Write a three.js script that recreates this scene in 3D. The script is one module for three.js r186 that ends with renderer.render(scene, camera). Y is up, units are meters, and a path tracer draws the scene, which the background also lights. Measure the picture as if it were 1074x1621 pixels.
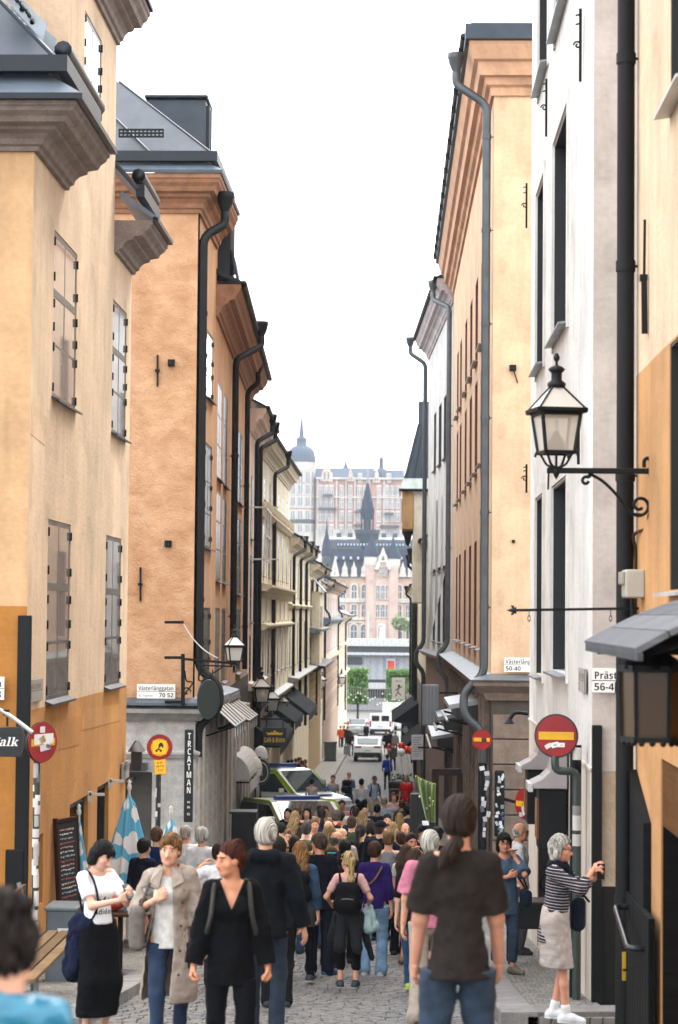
import * as THREE from 'three';
import { mergeGeometries, mergeVertices } from 'three/addons/utils/BufferGeometryUtils.js';
import { RoundedBoxGeometry } from 'three/addons/geometries/RoundedBoxGeometry.js';
import { ImprovedNoise } from 'three/addons/math/ImprovedNoise.js';
import { FontLoader } from 'three/addons/loaders/FontLoader.js';
import { TextGeometry } from 'three/addons/geometries/TextGeometry.js';
// ---------------------------------------------------------------- camera, sky, sun, exposure
const scene = new THREE.Scene();
const F = 3400, CX = 537, CY = 810.5, EYE = 1.65;            // focal length and centre in pixels of the photograph
const camera = new THREE.PerspectiveCamera(2 * Math.atan(CY / F) * 180 / Math.PI, 1074 / 1621, 0.1, 3000);
camera.position.set(0, EYE, 0);
camera.rotation.order = 'YXZ';
camera.rotation.set(0.0472, 0.02931, 0.0085);
camera.focus = 32; camera.userData.fStop = 3.2;
camera.updateMatrixWorld(true);
scene.add(camera);
const renderer = new THREE.WebGLRenderer({ antialias: true });
renderer.setSize(678, 1024);
renderer.toneMapping = THREE.LinearToneMapping;
renderer.toneMappingExposure = 3.2;
renderer.shadowMap.enabled = true;
renderer.shadowMap.type = THREE.PCFSoftShadowMap;
const SUN = new THREE.Vector3(0.25, 0.86, -0.55).normalize();
{
const W = 512, H = 256, data = new Float32Array(W * H * 4), n = new ImprovedNoise();
const fbm = (x, y, z) => { let a = 0, s = .5, f = 1; for (let i = 0; i < 5; i++) { a += s * n.noise(x * f, y * f, z * f); s *= .5; f *= 2.03; } return a; };
for (let j = 0; j < H; j++) for (let i = 0; i < W; i++) {
const th = (j + .5) / H * Math.PI - Math.PI / 2, ph = (i + .5) / W * 2 * Math.PI;   // row 0 lies at the bottom
const y = Math.sin(th), x = Math.cos(th) * Math.cos(ph - Math.PI), z = Math.cos(th) * Math.sin(ph - Math.PI);
const c = fbm(x * 2.2 + 7, y * 4.5, z * 2.2 + 3), sun = Math.max(0, x * SUN.x + y * SUN.y + z * SUN.z);
let L = 1.12 + .5 * c + .5 * Math.pow(sun, 3);
if (y < 0) L *= Math.max(.25, 1 + y * 4);
const o = (j * W + i) * 4;
data[o] = L * (.965 + .06 * c); data[o + 1] = L * (.99 + .02 * c); data[o + 2] = L * 1.03; data[o + 3] = 1;
}
const sky = new THREE.DataTexture(data, W, H, THREE.RGBAFormat, THREE.FloatType);
sky.mapping = THREE.EquirectangularReflectionMapping; sky.magFilter = sky.minFilter = THREE.LinearFilter; sky.needsUpdate = true;
scene.background = sky; scene.environment = sky;
}
const sun = new THREE.DirectionalLight(0xfff3e2, 1.0);
sun.position.copy(SUN).multiplyScalar(200); sun.position.z -= 60; sun.target.position.set(0, 0, -60);
sun.castShadow = true; sun.shadow.radius = 40; sun.shadow.mapSize.set(2048, 2048);
Object.assign(sun.shadow.camera, { left: -120, right: 120, top: 140, bottom: -140, near: 1, far: 500 });
scene.add(sun, sun.target);
scene.fog = new THREE.FogExp2(0xe9f0f8, 0.0002);
// ---------------------------------------------------------------- helpers
const V = (x, y, z) => new THREE.Vector3(x, y, z), R = d => d * Math.PI / 180;
let seed = 7; const rnd = (a = 0, b = 1) => { seed = (seed * 1664525 + 1013904223) >>> 0; return a + (b - a) * seed / 4294967296; };
const clamp = (x, a, b) => Math.min(b, Math.max(a, x)), lerp = (a, b, t) => a + (b - a) * t;
const smooth = (a, b, x) => { const t = clamp((x - a) / (b - a), 0, 1); return t * t * (3 - 2 * t); };
const perlin = new ImprovedNoise();
const fbm3 = (x, y, z, o = 4) => { let a = 0, s = .5, f = 1; for (let i = 0; i < o; i++) { a += s * perlin.noise(x * f, y * f, z * f); s *= .5; f *= 2.03; } return a; };
const ray = (px, py) => V((px - CX) / F, (CY - py) / F, -1).applyQuaternion(camera.quaternion);
const at = (px, py, d) => { const r = ray(px, py); return r.multiplyScalar(d / -r.z).add(camera.position); };   // the point seen at a pixel, d metres down the street
const GROUND = [[-30, 3.2], [0, 0], [12, -1.2], [15, -1.62], [18, -1.95], [24, -2.55], [35, -3.5], [50, -4.5], [80, -5.78], [110, -7.25], [143, -8.05], [180, -9.1], [215, -9.75], [260, -10.1], [300, -10.2]];
function gy(d) {                                             // height of the street d metres on
if (d <= GROUND[0][0]) return GROUND[0][1];
for (let i = 1; i < GROUND.length; i++) if (d <= GROUND[i][0]) { const [a, p] = GROUND[i - 1], [b, q] = GROUND[i]; return lerp(p, q, (d - a) / (b - a)); }
return -10.2;
}
function gp(px, d, lift = 0) { const y = gy(d) + lift; let py = CY; for (let i = 0; i < 6; i++) { const p = at(px, py, d); py += (p.y - y) * F / d; } return at(px, py, d).setY(y); }
const counts = {};
function numbered(name) { const k = counts[name] = (counts[name] ?? -1) + 1; return k ? name + '_' + String(k).padStart(3, '0') : name; }
function shade(o) { o.castShadow = o.receiveShadow = true; return o; }
function tag(o, label, category, group) { o.userData = { label, category }; if (group) o.userData.group = group; return o; }
function thing(name, label, category, p, group) {           // a Group at the thing's base
const o = new THREE.Group(); o.name = numbered(name); scene.add(o); o.position.copy(p); return tag(o, label, category, group);
}
const wpos = o => { const p = V(0, 0, 0); for (let q = o; q && q !== scene; q = q.parent) p.add(q.position); return p; };
function sub(name, parent, p) { const o = new THREE.Group(); o.name = name; o.position.copy(p).sub(wpos(parent)); parent.add(o); return o; }
function add(name, geo, mat, parent = scene) {              // geometry in world coordinates -> ONE named mesh under parent
if (Array.isArray(geo)) geo = geo.length === 1 ? geo[0] : mergeGeometries(geo.map(flat));
const w = wpos(parent); geo.translate(-w.x, -w.y, -w.z);
const m = shade(new THREE.Mesh(geo, mat)); m.name = parent === scene ? numbered(name) : name; parent.add(m); return m;
}
function struct(name, geo, mat) { const m = add(name, geo, mat); m.userData = { kind: 'structure' }; return m; }
function flat(g) { const q = g.index ? g.toNonIndexed() : g; for (const k of Object.keys(q.attributes)) if (!['position', 'normal', 'uv'].includes(k)) q.deleteAttribute(k); if (!q.attributes.uv) boxUV(q); return q; }
function boxUV(g, s = 1) {                                  // uv in metres, from the axis a face looks along
const p = g.attributes.position, n = g.attributes.normal, uv = new Float32Array(p.count * 2);
for (let i = 0; i < p.count; i++) {
const ax = Math.abs(n.getX(i)), ay = Math.abs(n.getY(i)), az = Math.abs(n.getZ(i));
const [u, v] = ay > ax && ay > az ? [p.getX(i), p.getZ(i)] : ax > az ? [p.getZ(i), p.getY(i)] : [p.getX(i), p.getY(i)];
uv[i * 2] = u * s; uv[i * 2 + 1] = v * s;
}
g.setAttribute('uv', new THREE.BufferAttribute(uv, 2)); return g;
}
const M4 = () => new THREE.Matrix4();
const box = (w, h, d, x = 0, y = 0, z = 0) => boxUV(new THREE.BoxGeometry(w, h, d).translate(x, y, z));
const rbox = (w, h, d, r, x = 0, y = 0, z = 0, seg = 2) => boxUV(new RoundedBoxGeometry(w, h, d, seg, r).translate(x, y, z));
function tube(pts, r, seg = 0, rad = 8, closed = false) {
const c = new THREE.CatmullRomCurve3(pts, closed, 'centripetal');
return boxUV(new THREE.TubeGeometry(c, seg || pts.length * 4, r, rad, closed));
}
function pipe(pts, r, rad = 10) {                            // straight lengths with rounded corners
const path = new THREE.CurvePath();
let last = pts[0];
for (let i = 1; i < pts.length; i++) {
if (i < pts.length - 1) {
const a = pts[i].clone().sub(pts[i - 1]), b = pts[i + 1].clone().sub(pts[i]), k = Math.min(r * 2.2, a.length() * .45, b.length() * .45);
const p = pts[i].clone().sub(a.setLength(k)), q = pts[i].clone().add(b.setLength(k));
path.add(new THREE.LineCurve3(last, p)); path.add(new THREE.QuadraticBezierCurve3(p, pts[i], q)); last = q;
} else path.add(new THREE.LineCurve3(last, pts[i]));
}
const out = [];
for (const c of path.curves) { const n = c.isLineCurve3 ? 1 : 4; for (let i = 0; i < n; i++) out.push(c.getPoint(i / n)); }
out.push(pts[pts.length - 1]);
const poly = new THREE.CurvePath(); for (let i = 1; i < out.length; i++) if (out[i].distanceTo(out[i - 1]) > 1e-4) poly.add(new THREE.LineCurve3(out[i - 1], out[i]));
const P = [out[0], ...poly.curves.map(c => c.v2)], N = P.length, pos = [], idx = [];
let nrm = null;
for (let i = 0; i < N; i++) {
const t = (i ? P[i].clone().sub(P[i - 1]).normalize() : V(0, 0, 0)).add(i < N - 1 ? P[i + 1].clone().sub(P[i]).normalize() : V(0, 0, 0)).normalize();
if (!nrm) nrm = Math.abs(t.y) < .9 ? V(0, 1, 0) : V(1, 0, 0);
nrm = nrm.clone().sub(t.clone().multiplyScalar(nrm.dot(t))).normalize();
const b = t.clone().cross(nrm);
for (let k = 0; k < rad; k++) { const a = k / rad * 2 * Math.PI; const q = P[i].clone().addScaledVector(nrm, Math.cos(a) * r).addScaledVector(b, Math.sin(a) * r); pos.push(q.x, q.y, q.z); }
if (i) for (let k = 0; k < rad; k++) { const a = (i - 1) * rad + k, b2 = (i - 1) * rad + (k + 1) % rad; idx.push(a, b2, a + rad, b2, b2 + rad, a + rad); }
}
for (const i of [0, N - 1]) { const c = pos.length / 3; pos.push(P[i].x, P[i].y, P[i].z); for (let k = 0; k < rad; k++) { const a = i * rad + k, b = i * rad + (k + 1) % rad; i ? idx.push(a, b, c) : idx.push(b, a, c); } }
const g = new THREE.BufferGeometry(); g.setAttribute('position', new THREE.Float32BufferAttribute(pos, 3)); g.setIndex(idx); g.computeVertexNormals();
return boxUV(g);
}
const lathe = (pts, x = 0, y = 0, z = 0, seg = 16) => boxUV(new THREE.LatheGeometry(pts.map(p => new THREE.Vector2(...p)), seg).translate(x, y, z));
const cyl = (r0, r1, h, x = 0, y = 0, z = 0, seg = 16) => boxUV(new THREE.CylinderGeometry(r0, r1, h, seg).translate(x, y, z));
function bar(a, b, w, h = w) {                               // a square bar from a to b
const d = b.clone().sub(a), g = new THREE.BoxGeometry(w, h, d.length());
g.applyMatrix4(M4().lookAt(a, b, Math.abs(d.clone().normalize().y) > .99 ? V(0, 0, 1) : V(0, 1, 0))); const c = a.clone().add(b).multiplyScalar(.5);
return boxUV(g.translate(c.x, c.y, c.z));
}
function poly(pts) { const s = new THREE.Shape(); pts.forEach(([x, y], i) => i ? s.lineTo(x, y) : s.moveTo(x, y)); s.closePath(); return s; }
function ext(shape, depth, bevel = 0, seg = 1) {
return new THREE.ExtrudeGeometry(shape, { depth: depth - 2 * bevel, bevelEnabled: bevel > 0, bevelThickness: bevel, bevelSize: bevel, bevelOffset: -bevel, bevelSegments: seg, curveSegments: 10 }).translate(0, 0, bevel);
}
function sweep(profile, path, o = {}) {
const n = path.length, rows = [], pos = [], uv = [], nor = [];
const dir = i => { const [ax, , az] = path[i], [bx, , bz] = path[i + 1]; const l = Math.hypot(bx - ax, bz - az); return [(bx - ax) / l, (bz - az) / l]; };
let run = 0; const runs = [];
for (let i = 0; i < n; i++) {
const a = i ? dir(i - 1) : dir(0), b = i < n - 1 ? dir(i) : dir(n - 2);
const na = [-a[1], a[0]], nb = [-b[1], b[0]]; let m = [na[0] + nb[0], na[1] + nb[1]];
const k = 2 / (m[0] * m[0] + m[1] * m[1]); m = [m[0] * k, m[1] * k];
if (i) run += Math.hypot(path[i][0] - path[i - 1][0], path[i][2] - path[i - 1][2]); runs.push(run);
rows.push(profile.map(([out, up]) => V(path[i][0] + m[0] * out, path[i][1] + up, path[i][2] + m[1] * out)));
}
let len = 0; const lens = [0]; const P = profile.length;
for (let k = 0; k < P; k++) { const q = profile[(k + 1) % P]; len += Math.hypot(q[0] - profile[k][0], q[1] - profile[k][1]); lens.push(len); }
const tri = (a, b, c, ua, ub, uc) => { const nn = b.clone().sub(a).cross(c.clone().sub(a)).normalize(); for (const [p, u] of [[a, ua], [b, ub], [c, uc]]) { pos.push(p.x, p.y, p.z); nor.push(nn.x, nn.y, nn.z); uv.push(...u); } };
for (let i = 0; i < n - 1; i++) for (let k = 0; k < (o.open ? P - 1 : P); k++) {
const k2 = (k + 1) % P, a = rows[i][k], b = rows[i][k2], c = rows[i + 1][k2], d = rows[i + 1][k];
const ua = [runs[i], lens[k]], ub = [runs[i], lens[k + 1]], uc = [runs[i + 1], lens[k + 1]], ud = [runs[i + 1], lens[k]];
tri(a, b, c, ua, ub, uc); tri(a, c, d, ua, uc, ud);
}
if (!o.open) for (const [i, flip] of [[0, 0], [n - 1, 1]]) {
const f = THREE.ShapeUtils.triangulateShape(profile.map(p => new THREE.Vector2(...p)), []);
for (const [a, b, c] of f) { const t = [rows[i][a], rows[i][b], rows[i][c]], u = [profile[a], profile[b], profile[c]]; flip ? tri(t[0], t[2], t[1], u[0], u[2], u[1]) : tri(...t, ...u); }
}
const g = new THREE.BufferGeometry();
g.setAttribute('position', new THREE.Float32BufferAttribute(pos, 3)); g.setAttribute('normal', new THREE.Float32BufferAttribute(nor, 3)); g.setAttribute('uv', new THREE.Float32BufferAttribute(uv, 2));
return g;
}
function solid(faces) {                                      // flat polygons (lists of points) -> geometry with flat normals
const pos = [];
for (const f of faces) for (let i = 1; i < f.length - 1; i++) for (const p of [f[0], f[i], f[i + 1]]) pos.push(p.x, p.y, p.z);
const g = new THREE.BufferGeometry(); g.setAttribute('position', new THREE.Float32BufferAttribute(pos, 3)); g.computeVertexNormals(); return boxUV(g);
}
function prism(quad, up) {                                   // a slab: quad (4 points) thickened along the vector up
const t = quad.map(p => p.clone().add(up)), b = quad, f = [t, [...b].reverse()];
for (let i = 0; i < quad.length; i++) { const j = (i + 1) % quad.length; f.push([b[i], b[j], t[j], t[i]]); }
return solid(f);
}
class Wall {                                                 // plane through two plan points; s runs p0 -> p1, w points out to the street (u x y)
constructor(p0, p1) { this.p0 = p0; this.p1 = p1; this.L = Math.hypot(p1[0] - p0[0], p1[1] - p0[1]); this.u = V((p1[0] - p0[0]) / this.L, 0, (p1[1] - p0[1]) / this.L); this.w = this.u.clone().cross(V(0, 1, 0)); this.m = M4().makeBasis(this.u, V(0, 1, 0), this.w).setPosition(p0[0], 0, p0[1]); }
hit(px, py, off = 0) { const r = ray(px, py), o = V(this.p0[0], 0, this.p0[1]).addScaledVector(this.w, off), t = o.clone().sub(camera.position).dot(this.w) / r.dot(this.w); const p = r.multiplyScalar(t).add(camera.position); return [p.clone().sub(o).dot(this.u), p.y]; }
pt(s, y, w = 0) { return V(s, y, w).applyMatrix4(this.m); }
put(g) { return g.applyMatrix4(this.m); }
quad(x0, x1, y0, y1) {                                     // pixel box -> [s0, s1, yBottom, yTop], taken at the box's middle column
const a = this.hit(x0, CY)[0], b = this.hit(x1, CY)[0], xm = (x0 + x1) / 2, t = this.hit(xm, y0)[1], q = this.hit(xm, y1)[1]; return [Math.min(a, b), Math.max(a, b), q, t];
}
}
// ---------------------------------------------------------------- materials
const hash = (a, b) => { const s = Math.sin(a * 127.1 + b * 311.7) * 43758.5453; return s - Math.floor(s); };
const S = (h) => new THREE.Color(h);
function tex(w, h, f, srgb = true) {                         // f(x, y) -> [r, g, b] or grey, 0..1, tiling over w x h
const d = new Uint8Array(w * h * 4);
for (let j = 0; j < h; j++) for (let i = 0; i < w; i++) { const c = f(i / w, j / h, i, j), o = (j * w + i) * 4; for (let k = 0; k < 3; k++) d[o + k] = clamp(Math.round((c.length ? c[k] : c) * 255), 0, 255); d[o + 3] = 255; }
const t = new THREE.DataTexture(d, w, h); t.wrapS = t.wrapT = THREE.RepeatWrapping; t.magFilter = THREE.LinearFilter; t.minFilter = THREE.LinearMipmapLinearFilter; t.generateMipmaps = true;
if (srgb) t.colorSpace = THREE.SRGBColorSpace; t.needsUpdate = true; return t;
}
function pnoise(x, y, n, s) {                                // gradient noise on an n x n lattice that wraps
const X = x * n, Y = y * n, i = Math.floor(X), j = Math.floor(Y), u = X - i, v = Y - j, w = t => t * t * t * (t * (t * 6 - 15) + 10);
const g = (a, b, dx, dy) => { const h = hash(((a % n) + n) % n + s * 17.3, ((b % n) + n) % n + s * 5.7) * 6.28318; return Math.cos(h) * dx + Math.sin(h) * dy; };
const p = w(u), q = w(v); return lerp(lerp(g(i, j, u, v), g(i + 1, j, u - 1, v), p), lerp(g(i, j + 1, u, v - 1), g(i + 1, j + 1, u - 1, v - 1), p), q);
}
function tn(x, y, f, o = 4, s = 0) { let a = 0, k = .7; f = Math.max(1, Math.round(f)); for (let i = 0; i < o; i++) { a += k * pnoise(x, y, f, s + i * 3.1); f *= 2; k *= .5; } return a; }
function tn2(x, y, fx, fy, o = 3, s = 0) {                   // stretched: its own lattice in x and y
let a = 0, k = .7; for (let i = 0; i < o; i++) { const X = x * fx, Y = y * fy, m = Math.floor(X), n = Math.floor(Y), u = X - m, v = Y - n, w = t => t * t * (3 - 2 * t), h = (p, q) => hash(((p % fx) + fx) % fx + s * 3.7 + i, ((q % fy) + fy) % fy + s * 9.1) - .5; a += k * lerp(lerp(h(m, n), h(m + 1, n), w(u)), lerp(h(m, n + 1), h(m + 1, n + 1), w(u)), w(v)); fx *= 2; fy *= 2; k *= .5; } return a;
}
const rep = (t, u, v = u) => { const c = t.clone(); c.repeat.set(u, v); c.needsUpdate = true; return c; };
const tPlaster = tex(512, 512, (x, y) => .93 + .16 * tn(x, y, 3, 5) + .05 * tn(x, y, 40, 2, 5) - .12 * Math.max(0, tn2(x, y, 24, 3, 3, 9)) - .05 * smooth(.12, .3, tn(x, y, 4, 4, 21)));
const tRough = tex(512, 512, (x, y) => { const a = tn(x, y, 3, 5), b = tn(x + .05 * a, y + .04 * a, 14, 5, 3); return [.93 + .1 * a + .12 * b, .92 + .14 * a + .17 * b, .9 + .18 * a + .22 * b]; });
const tRoughB = tex(512, 512, (x, y) => .5 + .55 * tn(x, y, 10, 5) + .2 * tn(x, y, 48, 3, 2), false);
const tPlasterB = tex(256, 256, (x, y) => .5 + .5 * tn(x, y, 24, 4), false);
const tMetal = tex(256, 256, (x, y) => .9 + .18 * tn(x, y, 5, 5));
const tWood = tex(256, 256, (x, y) => .85 + .25 * tn2(x, y, 3, 40, 3) + .1 * tn(x, y, 3, 3, 4));
const tWoodB = tex(256, 256, (x, y) => .5 + .5 * tn2(x, y, 4, 60, 3), false);
const tCloth = tex(256, 256, (x, y, i, j) => .92 + .14 * tn(x, y, 7, 4) + .03 * ((i + j) % 4 < 2 ? 1 : -1));
const tClothB = tex(256, 256, (x, y) => .5 + .5 * tn(x, y, 8, 4), false);
const tDenim = tex(256, 256, (x, y, i, j) => { const a = .86 + .3 * tn(x, y, 5, 4) + .06 * (((i + j) % 4) < 2 ? 1 : -1) + .1 * hash(i, j >> 3); return [a * .96, a, a * 1.02]; });
const tHair = tex(256, 256, (x, y) => .78 + .85 * tn2(x, y, 64, 4, 3) + .2 * tn(x, y, 5, 2, 4));
const tSkin = tex(128, 128, (x, y) => { const a = tn(x, y, 6, 4); return [.97 + .06 * a, .95 + .1 * a, .94 + .12 * a]; });
const tStone = tex(256, 256, (x, y, i, j) => .84 + .2 * tn(x, y, 4, 4) + .18 * (hash(i, j) - .5) + .1 * tn(x, y, 30, 2, 7));
const setts = (x, y) => { const R0 = 16, r = Math.floor(y * R0), n = 12, u = x * n + (r % 2) * .5 + .3 * hash(r, 3), c = Math.floor(u) % n, fx = u - Math.floor(u), fy = y * R0 - r, e = Math.min(fx, 1 - fx) * 1.35, f = Math.min(fy, 1 - fy); return [Math.min(e, f), hash(c, r)]; };
const tSetts = tex(512, 512, (x, y, i, j) => { const [e, h] = setts(x + .004 * tn(x, y, 20, 2), y + .004 * tn(x, y, 20, 2, 4)); const k = e < .07 ? .5 : .78 + .24 * h; return [k * (1 + .05 * (h - .5)) + .08 * (hash(i, j) - .5), k + .08 * (hash(i, j) - .5), k * (1 - .03 * h) + .08 * (hash(i, j) - .5)]; });
const tSettsB = tex(512, 512, (x, y) => { const [e] = setts(x + .004 * tn(x, y, 20, 2), y + .004 * tn(x, y, 20, 2, 4)); return smooth(0, .22, e) * .8 + .2 * tn(x, y, 30, 3) + .1; }, false);
const tBark = tex(128, 256, (x, y) => .7 + .5 * tn2(x, y, 18, 4, 4));
const mats = {};
function mat(color, o = {}) {
const k = JSON.stringify([color, Object.entries(o).map(([a, b]) => [a, b && b.isTexture ? b.uuid : b])]); if (mats[k]) return mats[k];
const { phys, ...p } = o; return mats[k] = new (phys ? THREE.MeshPhysicalMaterial : THREE.MeshStandardMaterial)({ color: S(color), roughness: .85, side: THREE.DoubleSide, ...p });
}
const pl1 = rep(tPlaster, .3), pl1b = rep(tPlasterB, .8), rg1 = rep(tRough, .19), rg1b = rep(tRoughB, .5), me1 = rep(tMetal, .5);
const plaster = (c, o = {}) => mat(c, { map: pl1, bumpMap: pl1b, bumpScale: .006, roughness: .93, ...o });
const roughPlaster = (c, o = {}) => mat(c, { map: rg1, bumpMap: rg1b, bumpScale: .05, roughness: .95, ...o });
const stone = (c, o = {}) => mat(c, { map: tStone, roughness: .85, bumpMap: tStone, bumpScale: .003, ...o });
const metal = (c, o = {}) => mat(c, { map: me1, roughness: .45, metalness: .4, ...o });
const paint = (c, o = {}) => mat(c, { map: me1, roughness: .4, ...o });
const cloth = (c, o = {}) => mat(c, { phys: true, specularIntensity: .25, map: rep1(tCloth, 2.5), roughness: .95, bumpMap: rep1(tClothB, 3), bumpScale: .008, ...o });
const repd = new Map(); function rep1(t, u) { const k = t.uuid + u; if (!repd.has(k)) repd.set(k, rep(t, u)); return repd.get(k); }
const woodM = (c, o = {}) => mat(c, { phys: true, specularIntensity: .3, map: tWood, bumpMap: tWoodB, bumpScale: .003, roughness: .75, ...o });
const glass = mat('#4a5258', { phys: true, roughness: .04, ior: 1.52, specularIntensity: 1, clearcoat: .6, clearcoatRoughness: .02 });
const glassPale = mat('#a8a19c', { phys: true, roughness: .05, ior: 1.52, clearcoat: .8, clearcoatRoughness: .02, map: rep1(tCloth, .7) });
const glassRow = mat('#15191c', { phys: true, roughness: .25, specularIntensity: .3 });
const glassDark = mat('#15191c', { phys: true, roughness: .05, ior: 1.52, clearcoat: .4 });
const clearGlass = mat('#f4f4ee', { phys: true, transmission: 1, thickness: 0, roughness: .04, ior: 1.45 });
const iron = mat('#101214', { phys: true, specularIntensity: .45, roughness: .5, map: me1 });
const ironPaint = mat('#111416', { phys: true, specularIntensity: .45, roughness: .5, map: me1 });
function canvasTex(w, h, draw) { const c = document.createElement('canvas'); c.width = w; c.height = h; const g = c.getContext('2d'); draw(g, w, h); const t = new THREE.CanvasTexture(c); t.colorSpace = THREE.SRGBColorSpace; t.anisotropy = 4; return t; }
// ---------------------------------------------------------------- pieces of buildings
function band(parent, wall, s0, s1, yb, yt, holes, m, o = {}) {
const [b0, b1] = yb.length ? yb : [yb, yb], [t0, t1] = yt.length ? yt : [yt, yt];
const sh = poly([[s0, b0], [s1, b1], [s1, t1], [s0, t0]]);
for (const [a, b, c, d] of holes) { const h = new THREE.Path(); h.moveTo(a, c); h.lineTo(a, d); h.lineTo(b, d); h.lineTo(b, c); h.closePath(); sh.holes.push(h); }
const t = o.thick ?? .35, g = new THREE.ExtrudeGeometry(sh, { depth: t, bevelEnabled: false }).translate(0, 0, -t + (o.w ?? 0));
return add(o.name ?? 'wall', wall.put(boxUV(g)), m, parent);
}
function win(parent, wall, [s0, s1, y0, y1], o = {}) {
const rec = o.rec ?? .1, fw = o.fw ?? .055, cols = o.cols ?? 2, rows = o.rows ?? [.33, .64], W = s1 - s0, H = y1 - y0;
const g = sub(o.name ?? 'window', parent, wall.pt((s0 + s1) / 2, y0));
const B = (w, h, d, x, y, z) => wall.put(box(w, h, d, x, y, z)), fr = [], fd = o.fd ?? .07, z = -rec - fd * .43, pz = o.fd ? fd * .5 - .008 : -.012;
fr.push(B(W, fw, fd, s0 + W / 2, y0 + fw / 2, z), B(W, fw, fd, s0 + W / 2, y1 - fw / 2, z), B(fw, H - 2 * fw, fd, s0 + fw / 2, y0 + H / 2, z), B(fw, H - 2 * fw, fd, s1 - fw / 2, y0 + H / 2, z));
const xs = [s0 + fw], ys = [y0 + fw];
for (let i = 1; i < cols; i++) { const x = s0 + W * i / cols; fr.push(B(fw * 1.05, H - 2 * fw, fd * .94, x, y0 + H / 2, z)); xs.push(x); }
xs.push(s1 - fw);
for (const r of rows) { const thick = o.heavy !== undefined && r === o.heavy, h = thick ? fw * 1.5 : fw * .6, y = y0 + H * r; fr.push(B(W - 2 * fw, h, thick ? fd * 1.2 : fd * .88, s0 + W / 2, y, z)); ys.push(y); }
ys.push(y1 - fw);
add('frame', fr, o.frame, g);
for (let i = 0; i < xs.length - 1; i++) for (let j = 0; j < ys.length - 1; j++)
add('pane', B(xs[i + 1] - xs[i], ys[j + 1] - ys[j], .012, (xs[i] + xs[i + 1]) / 2, (ys[j] + ys[j + 1]) / 2, z + pz - .002 * hash(i, j)), o.pane ?? glass, g);
if (o.lining) { const q = .02, k = []; for (const s of [s0, s1]) k.push(B(q, H, rec, s + (s === s0 ? q / 2 + .002 : -q / 2 - .002), y0 + H / 2, -rec / 2 - .004)); k.push(B(W - 2 * q, q, rec, s0 + W / 2, y1 - q / 2 - .002, -rec / 2 - .004)); add('lining', k, o.lining, g); }
if (o.sill) { const e = o.sillOut ?? .1, p = wall.pt(s0 - .04, y0 - .01, -rec), q = wall.pt(s1 + .04, y0 - .01, -rec), r = wall.pt(s1 + .04, y0 - .05, e), t = wall.pt(s0 - .04, y0 - .05, e); add('sill', prism([p, t, r, q], V(0, .025, 0)), o.sill, g); }
if (o.hinge) for (const s of [s0 + .015, s1 - .015]) for (const r of o.hinge) add('hinge', B(.03, .1, .02, s, y0 + H * r, -rec + .02), ironPaint, g);
return g;
}
const corn = (o, h) => [[0, 0], [o * .1, 0], [o * .12, h * .1], [o * .2, h * .14], [o * .24, h * .26], [o * .34, h * .36], [o * .5, h * .42], [o * .52, h * .5], [o * .74, h * .54], [o * .8, h * .66], [o * .92, h * .76], [o * .95, h * .84], [o, h * .88], [o, h], [0, h]];
const along = (wall, ss, y, w = 0) => ss.map(s => { const p = wall.pt(s, y, w); return [p.x, y, p.z]; });
const ledge = (o, h) => [[0, 0], [o * .5, 0], [o * .8, h * .35], [o, h * .5], [o, h * .75], [0, h]];
function hopper(x, y, z, k = 1) { return lathe([[.001, -.28 * k], [.06 * k, -.28 * k], [.07 * k, -.16 * k], [.13 * k, -.02 * k], [.14 * k, .06 * k], [.155 * k, .07 * k], [.155 * k, .16 * k], [.13 * k, .16 * k], [.1 * k, .05 * k], [.001, .04 * k]], x, y, z, 14); }
function downpipe(parent, wall, s, y0, y1, r, m, o = {}) {
const w = o.w ?? r + .05, pts = [wall.pt(s, y0, w)];
if (o.kick) pts.push(wall.pt(s, o.kick, w), wall.pt(s + (o.kickS ?? 0), o.kick + .35, w + (o.kickW ?? .3)), wall.pt(s + (o.kickS ?? 0), o.kick + .8, w + (o.kickW ?? .3)), wall.pt(s, o.kick + 1.15, w));
pts.push(wall.pt(s, y1, w));
if (o.neck) pts.push(wall.pt(s + (o.neckS ?? 0), y1 + o.neck * .75, w + o.neck), wall.pt(s + (o.neckS ?? 0), y1 + o.neck * .75 + .25, w + o.neck));
const g = sub('downpipe', parent, wall.pt(s, y0, w));
add('pipe', pipe(pts, r, 12), m, g);
if (o.neck) { const p = wall.pt(s + (o.neckS ?? 0), y1 + o.neck * .75 + .45, w + o.neck); add('hopper', hopper(p.x, p.y, p.z, r / .075), m, g); }
for (let y = y0 + 1.2; y < y1 - .2; y += o.step ?? 2.1) { if (o.kick && y > o.kick - .2 && y < o.kick + 1.4) continue; const p = wall.pt(s, y, w); add('collar', [cyl(r * 1.13, r * 1.13, .09, p.x, p.y, p.z, 12), bar(p, wall.pt(s, y, 0), .02)], m, g); }
return g;
}
function roofSheets(parent, rows, m, name = 'roof_sheet') {   // standing-seam roof: rows of quads [eave0, eave1, top1, top0] split into sheets
for (const [a, b, c, d, n] of rows) for (let i = 0; i < n; i++) {
const L = (p, q, t) => p.clone().lerp(q, t), e0 = L(a, b, i / n), e1 = L(a, b, (i + 1) / n), t0 = L(d, c, i / n), t1 = L(d, c, (i + 1) / n);
const N = b.clone().sub(a).cross(d.clone().sub(a)).normalize(); if (N.y < 0) N.negate();
const g = [prism([e0, e1, t1, t0], N.clone().multiplyScalar(.03)), bar(e0.clone().addScaledVector(N, .045), t0.clone().addScaledVector(N, .045), .03, .04)];
add(name, g, m, parent);
}
}
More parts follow.
